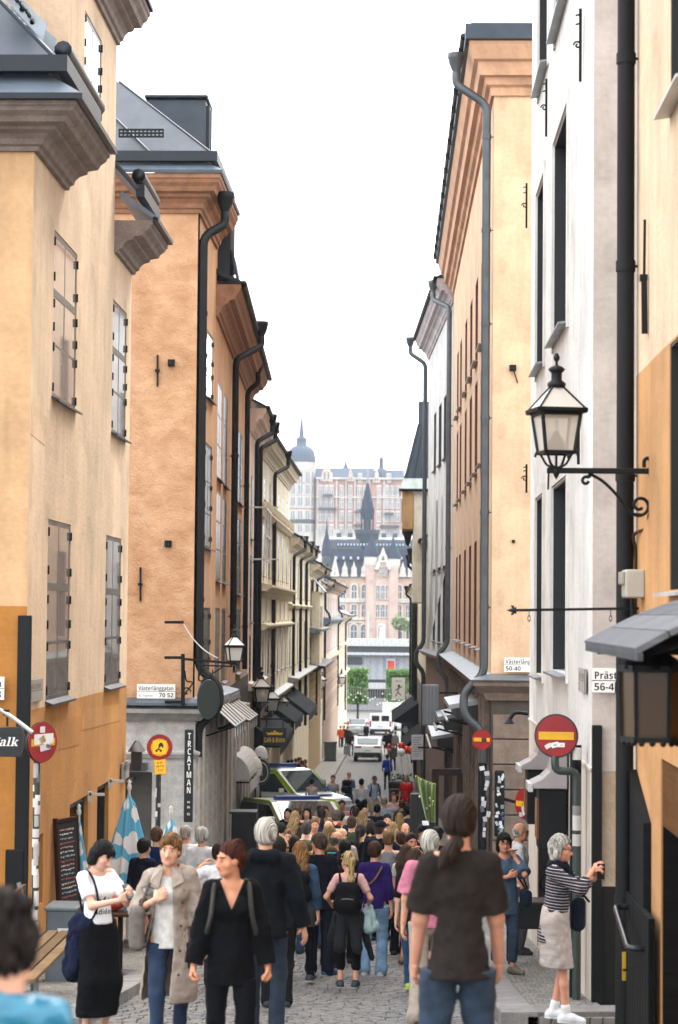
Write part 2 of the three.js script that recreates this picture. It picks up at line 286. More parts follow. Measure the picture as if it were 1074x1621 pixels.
const slate = metal('#3c444e', { roughness: .5 }), slateDark = metal('#20262d', { roughness: .45 }), slatePale = metal('#66717d', { roughness: .5 });
const frameGrey = paint('#5c5c5c'), sillGrey = metal('#4a4a4c', { roughness: .5 });
// ---------------------------------------------------------------- left: yellow house with the wall gable
{
const X = -4.1, Z0 = -23.47, Z1 = -32.1, base = gy(23.5);
const B = thing('yellow_house', 'pale yellow plastered house with orange ground floor and grey cornices, beside the bench', 'house', V(X, base, Z0));
const st = new Wall([X, Z0], [X, Z1]), fr = new Wall([-9.5, Z0], [X, Z0]), L = st.L;
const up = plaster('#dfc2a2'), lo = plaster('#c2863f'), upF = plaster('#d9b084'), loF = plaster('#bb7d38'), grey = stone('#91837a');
const line = EYE - 1.1, eave = EYE + 5.08, top = EYE + 8.05;
const W = [[80, 117, 376, 638], [175, 197, 480, 690], [77, 113, 826, 1116], [169, 193, 850, 1093]].map(q => st.quad(...q));
for (const w of W) { w[1] = Math.max(w[1], w[0] + .9); if (w[2] < line + 1) w[2] = Math.max(w[2], line + .05); }
const D = [[117, 146, 1262, 1345], [160, 178, 1238, 1330]].map(q => st.quad(...q)).map(([a, b, , t]) => [a, b, gy(28.5) + .25, t]);
const niche = st.quad(60, 76, 1318, 1420); niche[2] = gy(24.5) + .9;
const s1 = 25.75 + Z0, s2 = 30.1 + Z0;
band(B, st, .004, L, line, eave + .3, W, up);
band(B, st, .009, L, [gy(23) - .5, gy(33) - .6], line, [...D, niche], lo, { w: .004 });
const gwin = st.quad(124, 151, 20, 205);
band(B, st, s1, s2, eave + .3, top, [gwin], up, { name: 'wall_gable' });
band(B, new Wall([X - 2.6, Z0 - s1], [X, Z0 - s1]), 0, 2.25, eave + .3, top, [], up, { name: 'wall_gable' });
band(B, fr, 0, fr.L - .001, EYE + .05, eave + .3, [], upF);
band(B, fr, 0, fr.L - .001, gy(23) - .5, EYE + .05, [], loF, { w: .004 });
band(B, new Wall([X, Z1], [X - 5, Z1]), .001, 5, gy(33) - .6, eave + .3, [], up);
const o = { rec: .012, fd: .03, frame: frameGrey, sill: sillGrey, sillOut: .09, hinge: [.06, .3, .42, .56, .72, .93], rows: [.32, .63], heavy: .63, pane: glassPale, fw: .06 };
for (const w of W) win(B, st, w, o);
win(B, st, gwin, { ...o, rows: [.36], heavy: .36, pane: glass });
for (const [a, b, c, d] of D) {                             // dark doorways with glazed doors standing open behind
const g = sub('doorway', B, st.pt((a + b) / 2, c));
add('door_leaf', st.put(box(b - a, d - c, .05, (a + b) / 2, (c + d) / 2, -.27)), paint('#1a1d1f'), g);
add('frame', [st.put(box(.06, d - c, .1, a + .03, (c + d) / 2, -.1)), st.put(box(.06, d - c, .1, b - .03, (c + d) / 2, -.1)), st.put(box(b - a - .12, .08, .1, (a + b) / 2, d - .04, -.1))], paint('#2a2b2b'), g);
add('pane', st.put(box((b - a) * .6, (d - c) * .4, .02, (a + b) / 2, lerp(c, d, .7), -.235)), glassDark, g);
add('flag_holder', [st.put(box(.03, .14, .05, b - .02, d - .03, .025)), st.put(box(.03, .035, .2, b - .02, d + .0, .12))], paint('#e9e6df'), g);
}
add('niche_shutter', st.put(box(niche[1] - niche[0], niche[3] - niche[2], .05, (niche[0] + niche[1]) / 2, (niche[2] + niche[3]) / 2, -.2)), woodM('#5a3514'), B);
for (const [x0, x1, y0, y1, c] of [[84, 132, 1128, 1186, '#ba7f3b'], [133, 196, 1112, 1150, '#c78d4a'], [46, 72, 640, 700, '#dabb98']]) { const [a, b, q, t] = st.quad(x0, x1, y0, y1); add('plaster_patch', st.put(boxUV(ext(poly([[a, q + .06], [b - .08, q], [b, t - .1], [a + .1, t]]), .004).translate(0, 0, y0 > 1000 ? .004 : .0))), plaster(c), B); }
const pr = corn(.54, .46);
add('cornice', sweep(pr, [[-9.5, eave, Z0], [X, eave, Z0], [X, eave, Z0 - s1 + .1]]), grey, B);
add('cornice', sweep(pr, [[X, eave, Z0 - s2], [X, eave, Z1 - .02]]), grey, B);
add('gable_cornice', sweep(corn(.42, .6), [[X - 1.5, top, Z0 - s1], [X, top, Z0 - s1], [X, top, Z0 - s2], [X - 1.5, top, Z0 - s2]]), grey, B);
add('gable_roof', sweep([[.46, .6], [.46, .66], [-2, 1.6], [-2, 1.5]], [[X - 1.5, top, Z0 - s1], [X, top, Z0 - s1], [X, top, Z0 - s2], [X - 1.5, top, Z0 - s2]]), slate, B);
const ap = [[.58, .46], [.6, .52], [.1, .88], [.05, .83]], kerb = [[.3, .8], [.42, .8], [.42, .98], [.3, .98]];
for (const path of [[[-9.5, eave, Z0], [X, eave, Z0], [X, eave, Z0 - s1 + .05]], [[X, eave, Z0 - s2 - .02], [X, eave, Z1]]]) {
add('roof_apron', sweep(ap, path), slatePale, B); add('roof_kerb', sweep(kerb, path), slateDark, B);
add('roof_edge', sweep([[.54, .45], [.62, .45], [.62, .51], [.54, .51]], path), slateDark, B);
}
const P = (x, y, z) => V(x, eave + y - .22, z);
roofSheets(B, [[P(X + .3, 1.1, Z0 + .3), P(X + .3, 1.1, Z0 - s1), P(X - 2.2, 3.9, Z0 - s1), P(X - 2.2, 3.9, Z0 - 2.2), 4], [P(-9.5, 1.1, Z0 + .3), P(X + .3, 1.1, Z0 + .3), P(X - 2.2, 3.9, Z0 - 2.2), P(-9.5, 3.9, Z0 - 2.2), 7], [P(X + .3, 1.1, Z0 - s2), P(X + .3, 1.1, Z1), P(X - 2.2, 3.9, Z1), P(X - 2.2, 3.9, Z0 - s2), 3]], slate);
add('gutter', pipe([P(X + .32, 1.34, Z0 + .1), P(X + .32, 1.32, Z0 - s1 - .3)], .1), slateDark, B);
add('gutter', pipe([P(X + .32, 1.34, Z0 - s2 - .1), P(X + .32, 1.32, Z1)], .1), slateDark, B);
for (let i = 0; i < 4; i++) {                              // snow guard: perforated brackets carrying a grille
const z = Z0 - .15 - i * .62, g = new THREE.Shape(); g.moveTo(0, 0); g.lineTo(.5, .56); g.lineTo(.34, .62); g.quadraticCurveTo(.2, .4, -.05, .2); g.closePath();
for (const [x, y] of [[.12, .22], [.24, .36], [.33, .5]]) { const h = new THREE.Path(); h.absarc(x, y, .035, 0, 7, true); g.holes.push(h); }
add('snow_guard_bracket', boxUV(ext(g, .03).rotateY(Math.PI).translate(X + .05, eave + 1.28, z)), metal('#9aa3aa'), B);
}
add('snow_guard', [0, 1, 2, 3, 4].map(i => bar(P(X - .1 - i * .07, 1.78 + i * .085, Z0 + .1), P(X - .1 - i * .07, 1.78 + i * .085, Z0 - s1), .03)), iron, B);
const cg = at(32, 1180, 23.3); add('corner_guard', rbox(.15, 3.6, .06, .01, cg.x + .01, EYE - 1.85, Z0 + .035), ironPaint, B);
add('lower_guard', rbox(.2, 1.2, .07, .01, cg.x - .06, EYE - 3.2, Z0 + .04), ironPaint, B);
const hs = st.hit(197, 1180); const hp = st.pt(hs[0] - .1, hs[1], .2);
const hood = sub('lamp_hood', B, hp);
add('hood', boxUV(new THREE.CylinderGeometry(.04, .17, .16, 4, 1).rotateY(Math.PI / 4).translate(hp.x, hp.y, hp.z)), metal('#4b4744'), hood);
add('lamp_body', box(.15, .28, .15, hp.x, hp.y - .22, hp.z), metal('#3a3836'), hood);
}
// ---------------------------------------------------------------- left: the row beyond the crossing
const LX = [[42.4, -4.1], [47, -4.1], [55, -4.4], [65.8, -4.7], [74.7, -4.9], [95, -5.0], [136, -5.1], [182, -5.2], [212, -5.3]];
const lx = d => { for (let i = 1; i < LX.length; i++) if (d <= LX[i][0] || i === LX.length - 1) { const [a, p] = LX[i - 1], [b, q] = LX[i]; return lerp(p, q, (d - a) / (b - a)); } };
const rust = roughPlaster('#c69a76', { bumpScale: .03 }), rustS = plaster('#c4976f'), dark = paint('#23262a'), brownF = paint('#3a2a26'), darkPipe = paint('#0c0e10', { phys: true, specularIntensity: .5, roughness: .55 });
{
const Z = -42.4, X = -4.1, Z1 = -46.6;
const B = thing('ochre_corner_house', 'rough ochre corner house with dark mansard roof and grey shop front, behind the cloud parasols', 'house', V(X, gy(42.4), Z));
const fc = new Wall([-11, Z], [X, Z]), st = new Wall([X, Z], [X, Z1]);
const H = EYE + 7.94, shop = EYE - 1.85;
band(B, fc, 0, fc.L, shop, H + .2, [], rust);
const w = [[324, 333, 522, 630], [324, 333, 702, 868], [324, 333, 962, 1100]].map(q => st.quad(...q)).map(q => [q[0], Math.min(q[1] + .3, st.L - .1), q[2], q[3]]);
band(B, st, .001, st.L, shop, H + .2, w, rustS);
for (const q of w) win(B, st, q, { rec: .012, fd: .03, frame: brownF, sill: sillGrey, pane: q === w[0] ? glass : glassRow, hinge: [.1, .4, .6, .9] });
const cp = [[-11, H, Z], [X, H, Z], [X, H, Z1]], m = stone('#a57453');
add('cornice', sweep(corn(.47, .72), cp), m, B);
add('roof_apron', sweep([[.5, .72], [.52, .78], [.1, 1.05], [.05, 1.0]], cp), slatePale, B);
add('roof_kerb', sweep([[.26, .98], [.4, .98], [.4, 1.18], [.26, 1.18]], cp), slateDark, B);
const P = (x, y, z) => V(x, H + y, z);
roofSheets(B, [[P(-11, 1.1, Z + .3), P(X + .28, 1.1, Z + .3), P(X - 1.9, 3.1, Z - 1.9), P(-11, 3.1, Z - 1.9), 6], [P(X + .28, 1.1, Z + .3), P(X + .28, 1.1, Z1), P(X - 1.9, 3.1, Z1), P(X - 1.9, 3.1, Z - 1.9), 3]], slate);
roofSheets(B, [[P(-11, 3.1, Z - 1.9), P(X - 1.9, 3.1, Z - 1.9), P(X - 4, 4.1, Z - 4), P(-11, 4.1, Z - 4), 5]], slate);
const a = at(186, 211, 42), b = at(256, 211, 42); add('snow_guard', [0, 1, 2].map(i => bar(V(a.x, a.y + i * .07, a.z - .3), V(b.x, b.y + i * .07, b.z - .3), .035)).concat(Array.from({ length: 12 }, (_, i) => box(.03, .17, .03, lerp(a.x, b.x, i / 11), a.y + .07, a.z - .3))), iron, B);
const dm = sub('dormer', B, P(X - .6, 1.2, Z1 + 1));
add('dormer_wall', rbox(1.25, 1.3, 1.5, .03, X - .75, H + 2.3, Z - 3.4), slate, dm);
add('dormer_roof', rbox(1.35, .08, 1.65, .03, X - .75, H + 2.99, Z - 3.4), slateDark, dm);
add('dormer_front', rbox(.1, 1.2, 1.2, .02, X - .1, H + 2.25, Z - 3.4), slateDark, dm);
add('pane', box(.03, .9, .8, X - .035, H + 2.35, Z - 3.4), glass, dm);
for (const [px, py] of [[272, 575], [267, 861]]) { const q = fc.hit(px, py), p = fc.pt(...q, .06); add('wall_lamp', [box(.13, .13, .12, p.x, p.y, p.z), cyl(.05, .05, .1, p.x, p.y, p.z + .06, 10)], ironPaint, B); }
for (const [px, y0, y1] of [[250, 562, 612], [223, 898, 952]]) { const q = fc.hit(px, y0), r = fc.hit(px, y1); add('wall_anchor', [bar(fc.pt(q[0], q[1], .03), fc.pt(r[0], r[1], .03), .035), box(.09, .05, .05, ...fc.pt(q[0], (q[1] + r[1]) / 2, .04).toArray())], iron, B); }
const cr = stone('#d3d0cb'), base = gy(42.4) - .5;
const door = fc.quad(203, 247, 1222, 1340); door[2] = gy(42.4);
band(B, fc, 0, fc.L + .06, base, shop - .25, [door], cr, { w: .06, name: 'shop_wall' });
add('shop_cornice', sweep(ledge(.34, .3), [[-11, shop - .28, Z], [X, shop - .28, Z], [X, shop - .28, -50]]), stone('#a3a19d'), B);
add('shop_cornice_flashing', sweep([[0, .02], [.36, .02], [.36, .07], [0, .16]], [[-11, shop, Z], [X, shop, Z], [X, shop, -50]]), slatePale, B);
const yb = fc.hit(280, 1200)[1]; add('string_course', sweep(ledge(.1, .16), [[-11, yb, Z + .06], [X + .06, yb, Z + .06], [X + .06, yb, Z - .5]]), cr, B);
const dh = fc.quad(203, 240, 1208, 1222); add('door_hood', [box(1.6, .14, .4, fc.pt(dh[1] - .8, 0).x, dh[3] - .05, Z + .25), box(1.3, .09, .3, fc.pt(dh[1] - .9, 0).x, dh[3] - .3, Z + .2)], metal('#414a52'), B);
add('door_leaf', box(1.6, 2.6, .08, fc.pt(door[1] - .8, 0).x, door[2] + 1.3, Z - .2), paint('#50504f'), B);
for (const [a0, a1] of [[.1, .5], [1.1, 1.5], [2.1, 2.55], [3.3, 3.9]]) add('shop_pillar', st.put(box(a1 - a0, shop - .3 - base, .12, (a0 + a1) / 2, (shop - .3 + base) / 2, .06)), stone('#cfc6ba'), B);
band(B, st, .06, st.L, base, shop - .25, [], paint('#3b3a38'), { name: 'shop_window_wall' });
for (const [a0, a1] of [[.55, 1.05], [1.55, 2.05], [2.6, 3.25]]) add('shop_window', st.put(box(a1 - a0, 2.6, .03, (a0 + a1) / 2, base + 2.2, .025)), glassDark, B);
downpipe(B, st, .1, shop - 1.0, EYE + 7.5, .09, darkPipe, { neck: .4, neckS: .3, w: .1, kick: shop - .4, kickW: .42, step: 1.9 });
}
{
const mk = (px0, px1, y0, y1, out, label) => {
const d0 = 4.1 * F / (635 - px0), d1 = Math.min(4.1 * F / (635 - px1), 60), x = lx(d0) + .1, p = at(px0, y0, d0), t = thing('shop_awning', label, 'awning', V(x, p.y, -d0), 'striped awnings over the grey shop front');
const top = at(px0, y0, d0).y, low = top - (y1 - y0) / F * d0 * .62;
add('awning_box', rbox(.3, .16, d1 - d0, .03, x + .12, top + .04, -(d0 + d1) / 2), metal('#a7abb0'), t);
const n = 9; for (let i = 0; i < n; i++) { const z0 = -lerp(d0, d1, i / n), z1 = -lerp(d0, d1, (i + 1) / n), m = i % 2 ? cloth('#57575a') : cloth('#c9c6c1');
add('awning_stripe', prism([V(x + .1, top, z0), V(x + out, low, z0), V(x + out, low, z1), V(x + .1, top, z1)], V(.01, .012, 0)), m, t);
const v = new THREE.Shape(); v.moveTo(0, 0); v.lineTo(z1 - z0, 0); v.lineTo(z1 - z0, -.2); v.quadraticCurveTo((z1 - z0) / 2, -.3, 0, -.2); v.closePath();
add('valance', boxUV(new THREE.ExtrudeGeometry(v, { depth: .008, bevelEnabled: false }).rotateY(-Math.PI / 2).translate(x + out, low, z0)), m, t); }
add('awning_rail', pipe([V(x + out, low, -d0), V(x + out, low, -d1)], .025), metal('#8b9095'), t);
for (const z of [-d0 - .1, -d1 + .1]) add('awning_arm', pipe([V(x + .02, low - .2, z), V(x + out, low, z)], .018), iron, t);
};
mk(318, 338, 1113, 1172, .62, 'first striped awning from the corner, under the oval sign');
mk(339, 356, 1109, 1160, .68, 'second striped awning from the corner, behind the oval sign');
mk(358, 366, 1112, 1150, .45, 'short grey awning past the two striped awnings, below the street lantern');
}
function rowHouse(o) {                                        // one house of the row: o.d0..o.d1, cornice height o.H above the camera
const x = o.x ?? lx, side = o.side ?? 1, A = [x(o.d0), -o.d0], C = [x(o.d1), -o.d1], w = side > 0 ? new Wall(A, C) : new Wall(C, A);
const B = thing('row_house', o.label, 'house', V(A[0], gy(o.d0), A[1])), H = EYE + o.H, sd = d => side > 0 ? (d - o.d0) / (o.d1 - o.d0) * w.L : (o.d1 - d) / (o.d1 - o.d0) * w.L;
const yb = side > 0 ? [gy(o.d0) - .6, gy(o.d1) - .6] : [gy(o.d1) - .6, gy(o.d0) - .6];
const holes = [];
for (const [px0, px1, rows] of o.wins ?? []) { const a = w.hit(px0, CY)[0], b = w.hit(px1, CY)[0]; for (const [y0, y1] of rows) holes.push([Math.max(.15, Math.min(a, b)), Math.min(w.L - .15, Math.max(a, b)), EYE + y0, EYE + y1]); }
for (const [n, rows, ww] of o.grid ?? []) for (let i = 0; i < n; i++) for (const [y0, y1] of rows) { const c = w.L * (i + .5) / n; holes.push([c - ww / 2, c + ww / 2, EYE + y0, EYE + y1]); }
const split = o.shop !== undefined ? EYE + o.shop : null;
const keep = holes.filter(h => h[1] - h[0] > .2 && h[3] < H - .05);
if (split !== null) { band(B, w, 0, w.L, split, H + .1, keep.filter(h => h[2] > split), o.m); band(B, w, 0, w.L, yb, split, keep.filter(h => h[3] < split), o.shopM ?? o.m, { w: .04, name: 'shop_wall' }); }
else band(B, w, 0, w.L, yb, H + .1, keep, o.m);
for (const q of keep) win(B, w, q, { rec: o.rec ?? .005, fd: o.fd ?? .03, frame: o.frame ?? dark, pane: o.pane ?? (o.d0 > 40 ? glassRow : glass), sill: o.sill ?? sillGrey, lining: o.lining, rows: o.rows ?? [.35, .66], cols: o.cols ?? 2, fw: .07 });
const ends = side > 0 ? [0, w.L] : [0, w.L];
add('cornice', sweep(corn(o.out ?? .5, o.ch ?? .6), along(w, ends, H)), o.cm ?? o.m, B);
add('roof_apron', sweep([[(o.out ?? .5) + .03, o.ch ?? .6], [(o.out ?? .5) + .05, (o.ch ?? .6) + .06], [-.5, (o.ch ?? .6) + .6], [-.5, (o.ch ?? .6) + .5]], along(w, ends, H)), o.roofM ?? slateDark, B);
const e = (s, y, ww) => w.pt(s, H + (o.ch ?? .6) + y, ww);
roofSheets(B, [[e(0, .5, -.4), e(w.L, .5, -.4), e(w.L, 3, -2.6), e(0, 3, -2.6), Math.max(3, Math.round(w.L / 1.2))]], o.roofM ?? slate);
add('gutter', pipe([e(0, .02, (o.out ?? .5) + .06), e(w.L, .02, (o.out ?? .5) + .06)], .07), darkPipe, B);
band(B, side > 0 ? new Wall([A[0] - 8 * side, A[1]], A) : new Wall(A, [A[0] + 8, A[1]]), .001, 7.999, gy(o.d0) - .6, H + 1.6, [], o.endM ?? o.m, { name: 'end_wall', w: -.002 });
for (const [y, out, h, mm] of o.strings ?? []) add('string_course', sweep(ledge(out, h), along(w, ends, EYE + y)), mm ?? o.cm ?? o.m, B);
for (const p of o.pipes ?? []) { const s = w.hit(p.px, CY, .1)[0]; downpipe(B, w, clamp(s, .05, w.L - .05), p.y0 !== undefined ? EYE + p.y0 : gy((o.d0 + o.d1) / 2) + .3, H - .15, p.r ?? .075, p.m ?? darkPipe, { neck: p.neck ?? .45, neckS: p.neckS ?? 0, kick: p.kick !== undefined ? EYE + p.kick : undefined, step: 4 }); }
for (const f of o.extra ?? []) f(B, w, H);
return B;
}
const stuccoC = plaster('#e6d6b9'), stuccoD = stone('#e6d6b8'), pinkish = plaster('#e3cfc2'), cream = plaster('#ecdfc4');
rowHouse({ d0: 46.6, d1: 65.8, H: 6.47, m: rustS, cm: stone('#a67858'), out: .55, ch: .7, shop: -1.85, shopM: paint('#2f2d2b'), frame: brownF, label: 'second ochre house with dark eave windows, between the corner house and a pink house',
wins: [[343, 350, [[3.0, 5.2], [.7, 2.75], [-1.65, .1]]], [353, 359, [[3.0, 5.2], [.7, 2.75], [-1.65, .1]]], [376, 383, [[3.0, 5.0], [.5, 2.6], [-1.65, .1]]]], pipes: [{ px: 369, neckS: .9, y0: -1.3, neck: .6, r: .085 }, { px: 389, y0: -1.6, neck: .3 }],
extra: [(B, w) => { for (let i = 0; i < 9; i++) add('shop_pillar', w.put(rbox(.95, 4.2, .12, .02, .8 + i * 2.1, EYE - 4.0 - i * .1, .08)), stone('#c3bab0'), B); }, (B, w, H) => { const d = sub('dormer', B, w.pt(1, H + .8, 0)); add('dormer_wall', w.put(rbox(1.6, 1.5, 1.4, .03, 1.2, H + 1.6, -.4)), slateDark, d); add('dormer_hood', prism([w.pt(.2, H + .75, .45), w.pt(2.2, H + .75, .45), w.pt(2.1, H + 1.5, .3), w.pt(.3, H + 1.5, .3)], V(.05, .03, 0)), slate, d); add('frame', w.put(rbox(1.3, 1.0, .06, .01, 1.2, H + 1.7, .32)), frameGrey, d); for (const s of [.9, 1.5]) add('pane', w.put(box(.5, .8, .02, s, H + 1.7, .36)), glass, d); }] });
rowHouse({ d0: 65.85, d1: 74.7, H: 5.6, m: pinkish, out: .5, ch: .7, shop: -2.4, shopM: stone('#8a8078'), label: 'narrow pale pink house between the ochre house and the cream stucco house',
wins: [[397, 400, [[2.3, 4.3], [-.3, 1.8], [-2.2, -.7]]], [404, 407, [[2.3, 4.3], [-.3, 1.8], [-2.2, -.7]]]], strings: [[-2.4, .3, .25]], pipes: [{ px: 405, y0: -3.6, neckS: .8 }, { px: 411, y0: -3.9, neckS: .9 }],
extra: [(B, w, H) => { const f = sub('ladder_frame', B, w.pt(2, EYE + 1.5, .1)); const m = paint('#e4e4e2'); for (const s of [.2, 2.2, 4.4]) add('post', bar(w.pt(s, EYE + 1.6, .5), w.pt(s, EYE + 3.3, .5), .05), m, f); for (const y of [1.65, 2.4, 3.25]) add('rail', bar(w.pt(.1, EYE + y, .5), w.pt(4.5, EYE + y, .5), .05), m, f); add('bracket', [1.65, 3.25].map(y => bar(w.pt(.2, EYE + y, 0), w.pt(.2, EYE + y, .9), .05)), m, f); }] });
const brackets = (n, y, h, m) => (B, w) => { for (let i = 0; i < n; i++) add('bracket', w.put(rbox(.16, h, .26, .03, w.L * (i + .5) / n, EYE + y, .13)), m, B); };
const pilasters = (n, y0, y1, m, k = .3) => (B, w) => { for (let i = 0; i <= n; i++) add('pilaster', w.put(rbox(k, y1 - y0, .06, .01, clamp(w.L * i / n, k / 2, w.L - k / 2), EYE + (y0 + y1) / 2, -.005)), m, B); };
rowHouse({ d0: 74.75, d1: 95, H: 5.4, m: cream, cm: stuccoD, out: .45, ch: .7, shop: -3.3, shopM: stuccoC, label: 'tall cream stucco house with ornate frieze and pilasters, above the cafe awnings',
grid: [[6, [[1.3, 3.2], [-2.3, -.3]], 1.05], [6, [[4.0, 4.85]], .9]], strings: [[3.35, .22, .3], [.75, .4, .3], [-.6, .3, .24], [-3.35, .3, .3, metal('#8d8d8c')]],
pipes: [{ px: 434, y0: -3.2, neckS: 1 }], extra: [brackets(18, 3.75, .3, stuccoD), pilasters(6, -.3, .75, stuccoD), pilasters(6, 1.1, 3.3, stuccoD, .35), pilasters(6, -3.0, -.6, stuccoD, .35), brackets(14, .62, .25, stuccoD)] });
rowHouse({ d0: 95.05, d1: 118, H: 2.75, m: cream, cm: stuccoD, out: .5, ch: .6, shop: -3.3, shopM: stuccoC, label: 'cream stucco house with three black downpipes, lower than the ornate frieze house',
grid: [[6, [[.7, 2.4], [-2.4, -.4]], 1.0], [6, [[-5.2, -3.9]], 1.2]], strings: [[.2, .2, .25], [-1.0 - 2.1, .5, .28, metal('#8d8d8c')]], pipes: [{ px: 466, neckS: 1.2, y0: -5.5 }, { px: 477, neckS: 1.5, y0: -5.5 }, { px: 486, neckS: 1.5, y0: -5.8 }], extra: [pilasters(6, -2.9, .2, stuccoD, .3)] });
rowHouse({ d0: 118.05, d1: 136, H: 2.1, m: cream, cm: stuccoD, out: .6, ch: .6, shop: -3.2, shopM: stone('#b59668'), label: 'cream stucco house with a projecting roofed bay and rusticated ground floor', rows: [.5],
grid: [[5, [[-.6, 1.4], [-2.9, -1.3]], 1.0], [5, [[-6.0, -4.2]], 1.2]], strings: [[-1.1, .7, .3, slatePale], [-3.2, .9, .4, slateDark]], pipes: [{ px: 503, neckS: 1.5, y0: -6 }],
extra: [(B, w) => { const q = sub('bay', B, w.pt(6, EYE, .4)); add('bay_wall', w.put(rbox(4.2, 4.4, .5, .03, 4.4, EYE - 1.0, .27)), stuccoC, q); add('bay_roof', prism([w.pt(2, EYE + 1.2, .75), w.pt(6.8, EYE + 1.2, .75), w.pt(6.8, EYE + 1.9, .1), w.pt(2, EYE + 1.9, .1)], V(0, .06, 0)), slatePale, q); for (const s of [3.3, 4.4, 5.5]) add('pane', w.put(box(.7, 1.6, .03, s, EYE - .4, .535)), glassDark, q); },
(B, w) => { for (let i = 0; i < 7; i++) for (let j = 0; j < 9; j++) add('stone_block', w.put(rbox(w.L / 9 - .05, .36, .06, .015, w.L * (j + .5) / 9, EYE - 3.6 - i * .42, .06)), stone(['#b59668', '#a98b5f', '#bfa174'][(i * 3 + j * 7) % 3]), B); }] });
rowHouse({ d0: 136.05, d1: 141, H: 1.4, m: plaster('#e8e4dc'), out: .3, ch: .4, label: 'narrow white plaster house squeezed between the cream row and the pink one', strings: [[-3.2, .15, .2]] });
rowHouse({ d0: 141.05, d1: 178, H: 1.5, m: pinkish, cm: stone('#cdb19b'), out: .7, ch: .6, shop: -3.4, shopM: stone('#ae927c'), label: 'long dusty pink house with a stone block base, second from the end of the row',
grid: [[9, [[-.3, 1.2], [-2.6, -.9]], 1.1], [9, [[-6.6, -5.0]], 1.2]], strings: [[-.75, .5, .5, slatePale], [-3.3, .4, .35]], pipes: [{ px: 516, neckS: 3, y0: -7, kick: -.9 }, { px: 537, neckS: 3, y0: -7.4, kick: -.9 }],
extra: [(B, w) => { for (let i = 0; i < 8; i++) for (let j = 0; j < 12; j++) add('stone_block', w.put(rbox(w.L / 12 - .06, .4, .06, .015, w.L * (j + .5) / 12, EYE - 3.9 - i * .46, .06)), stone(['#ae927c', '#a38872', '#b99d86'][(i * 5 + j * 3) % 3]), B); }] });
rowHouse({ d0: 178.05, d1: 212, H: -.7, m: stuccoC, cm: stuccoD, out: .8, ch: .5, label: 'last low ochre house of the row, beside the street tree', grid: [[8, [[-2.4, -.8], [-5.0, -3.2], [-8, -6.2]], 1.1]], strings: [[-2.9, .3, .3], [-5.6, .3, .3]], pipes: [{ px: 549, neckS: 2, y0: -9 }] });
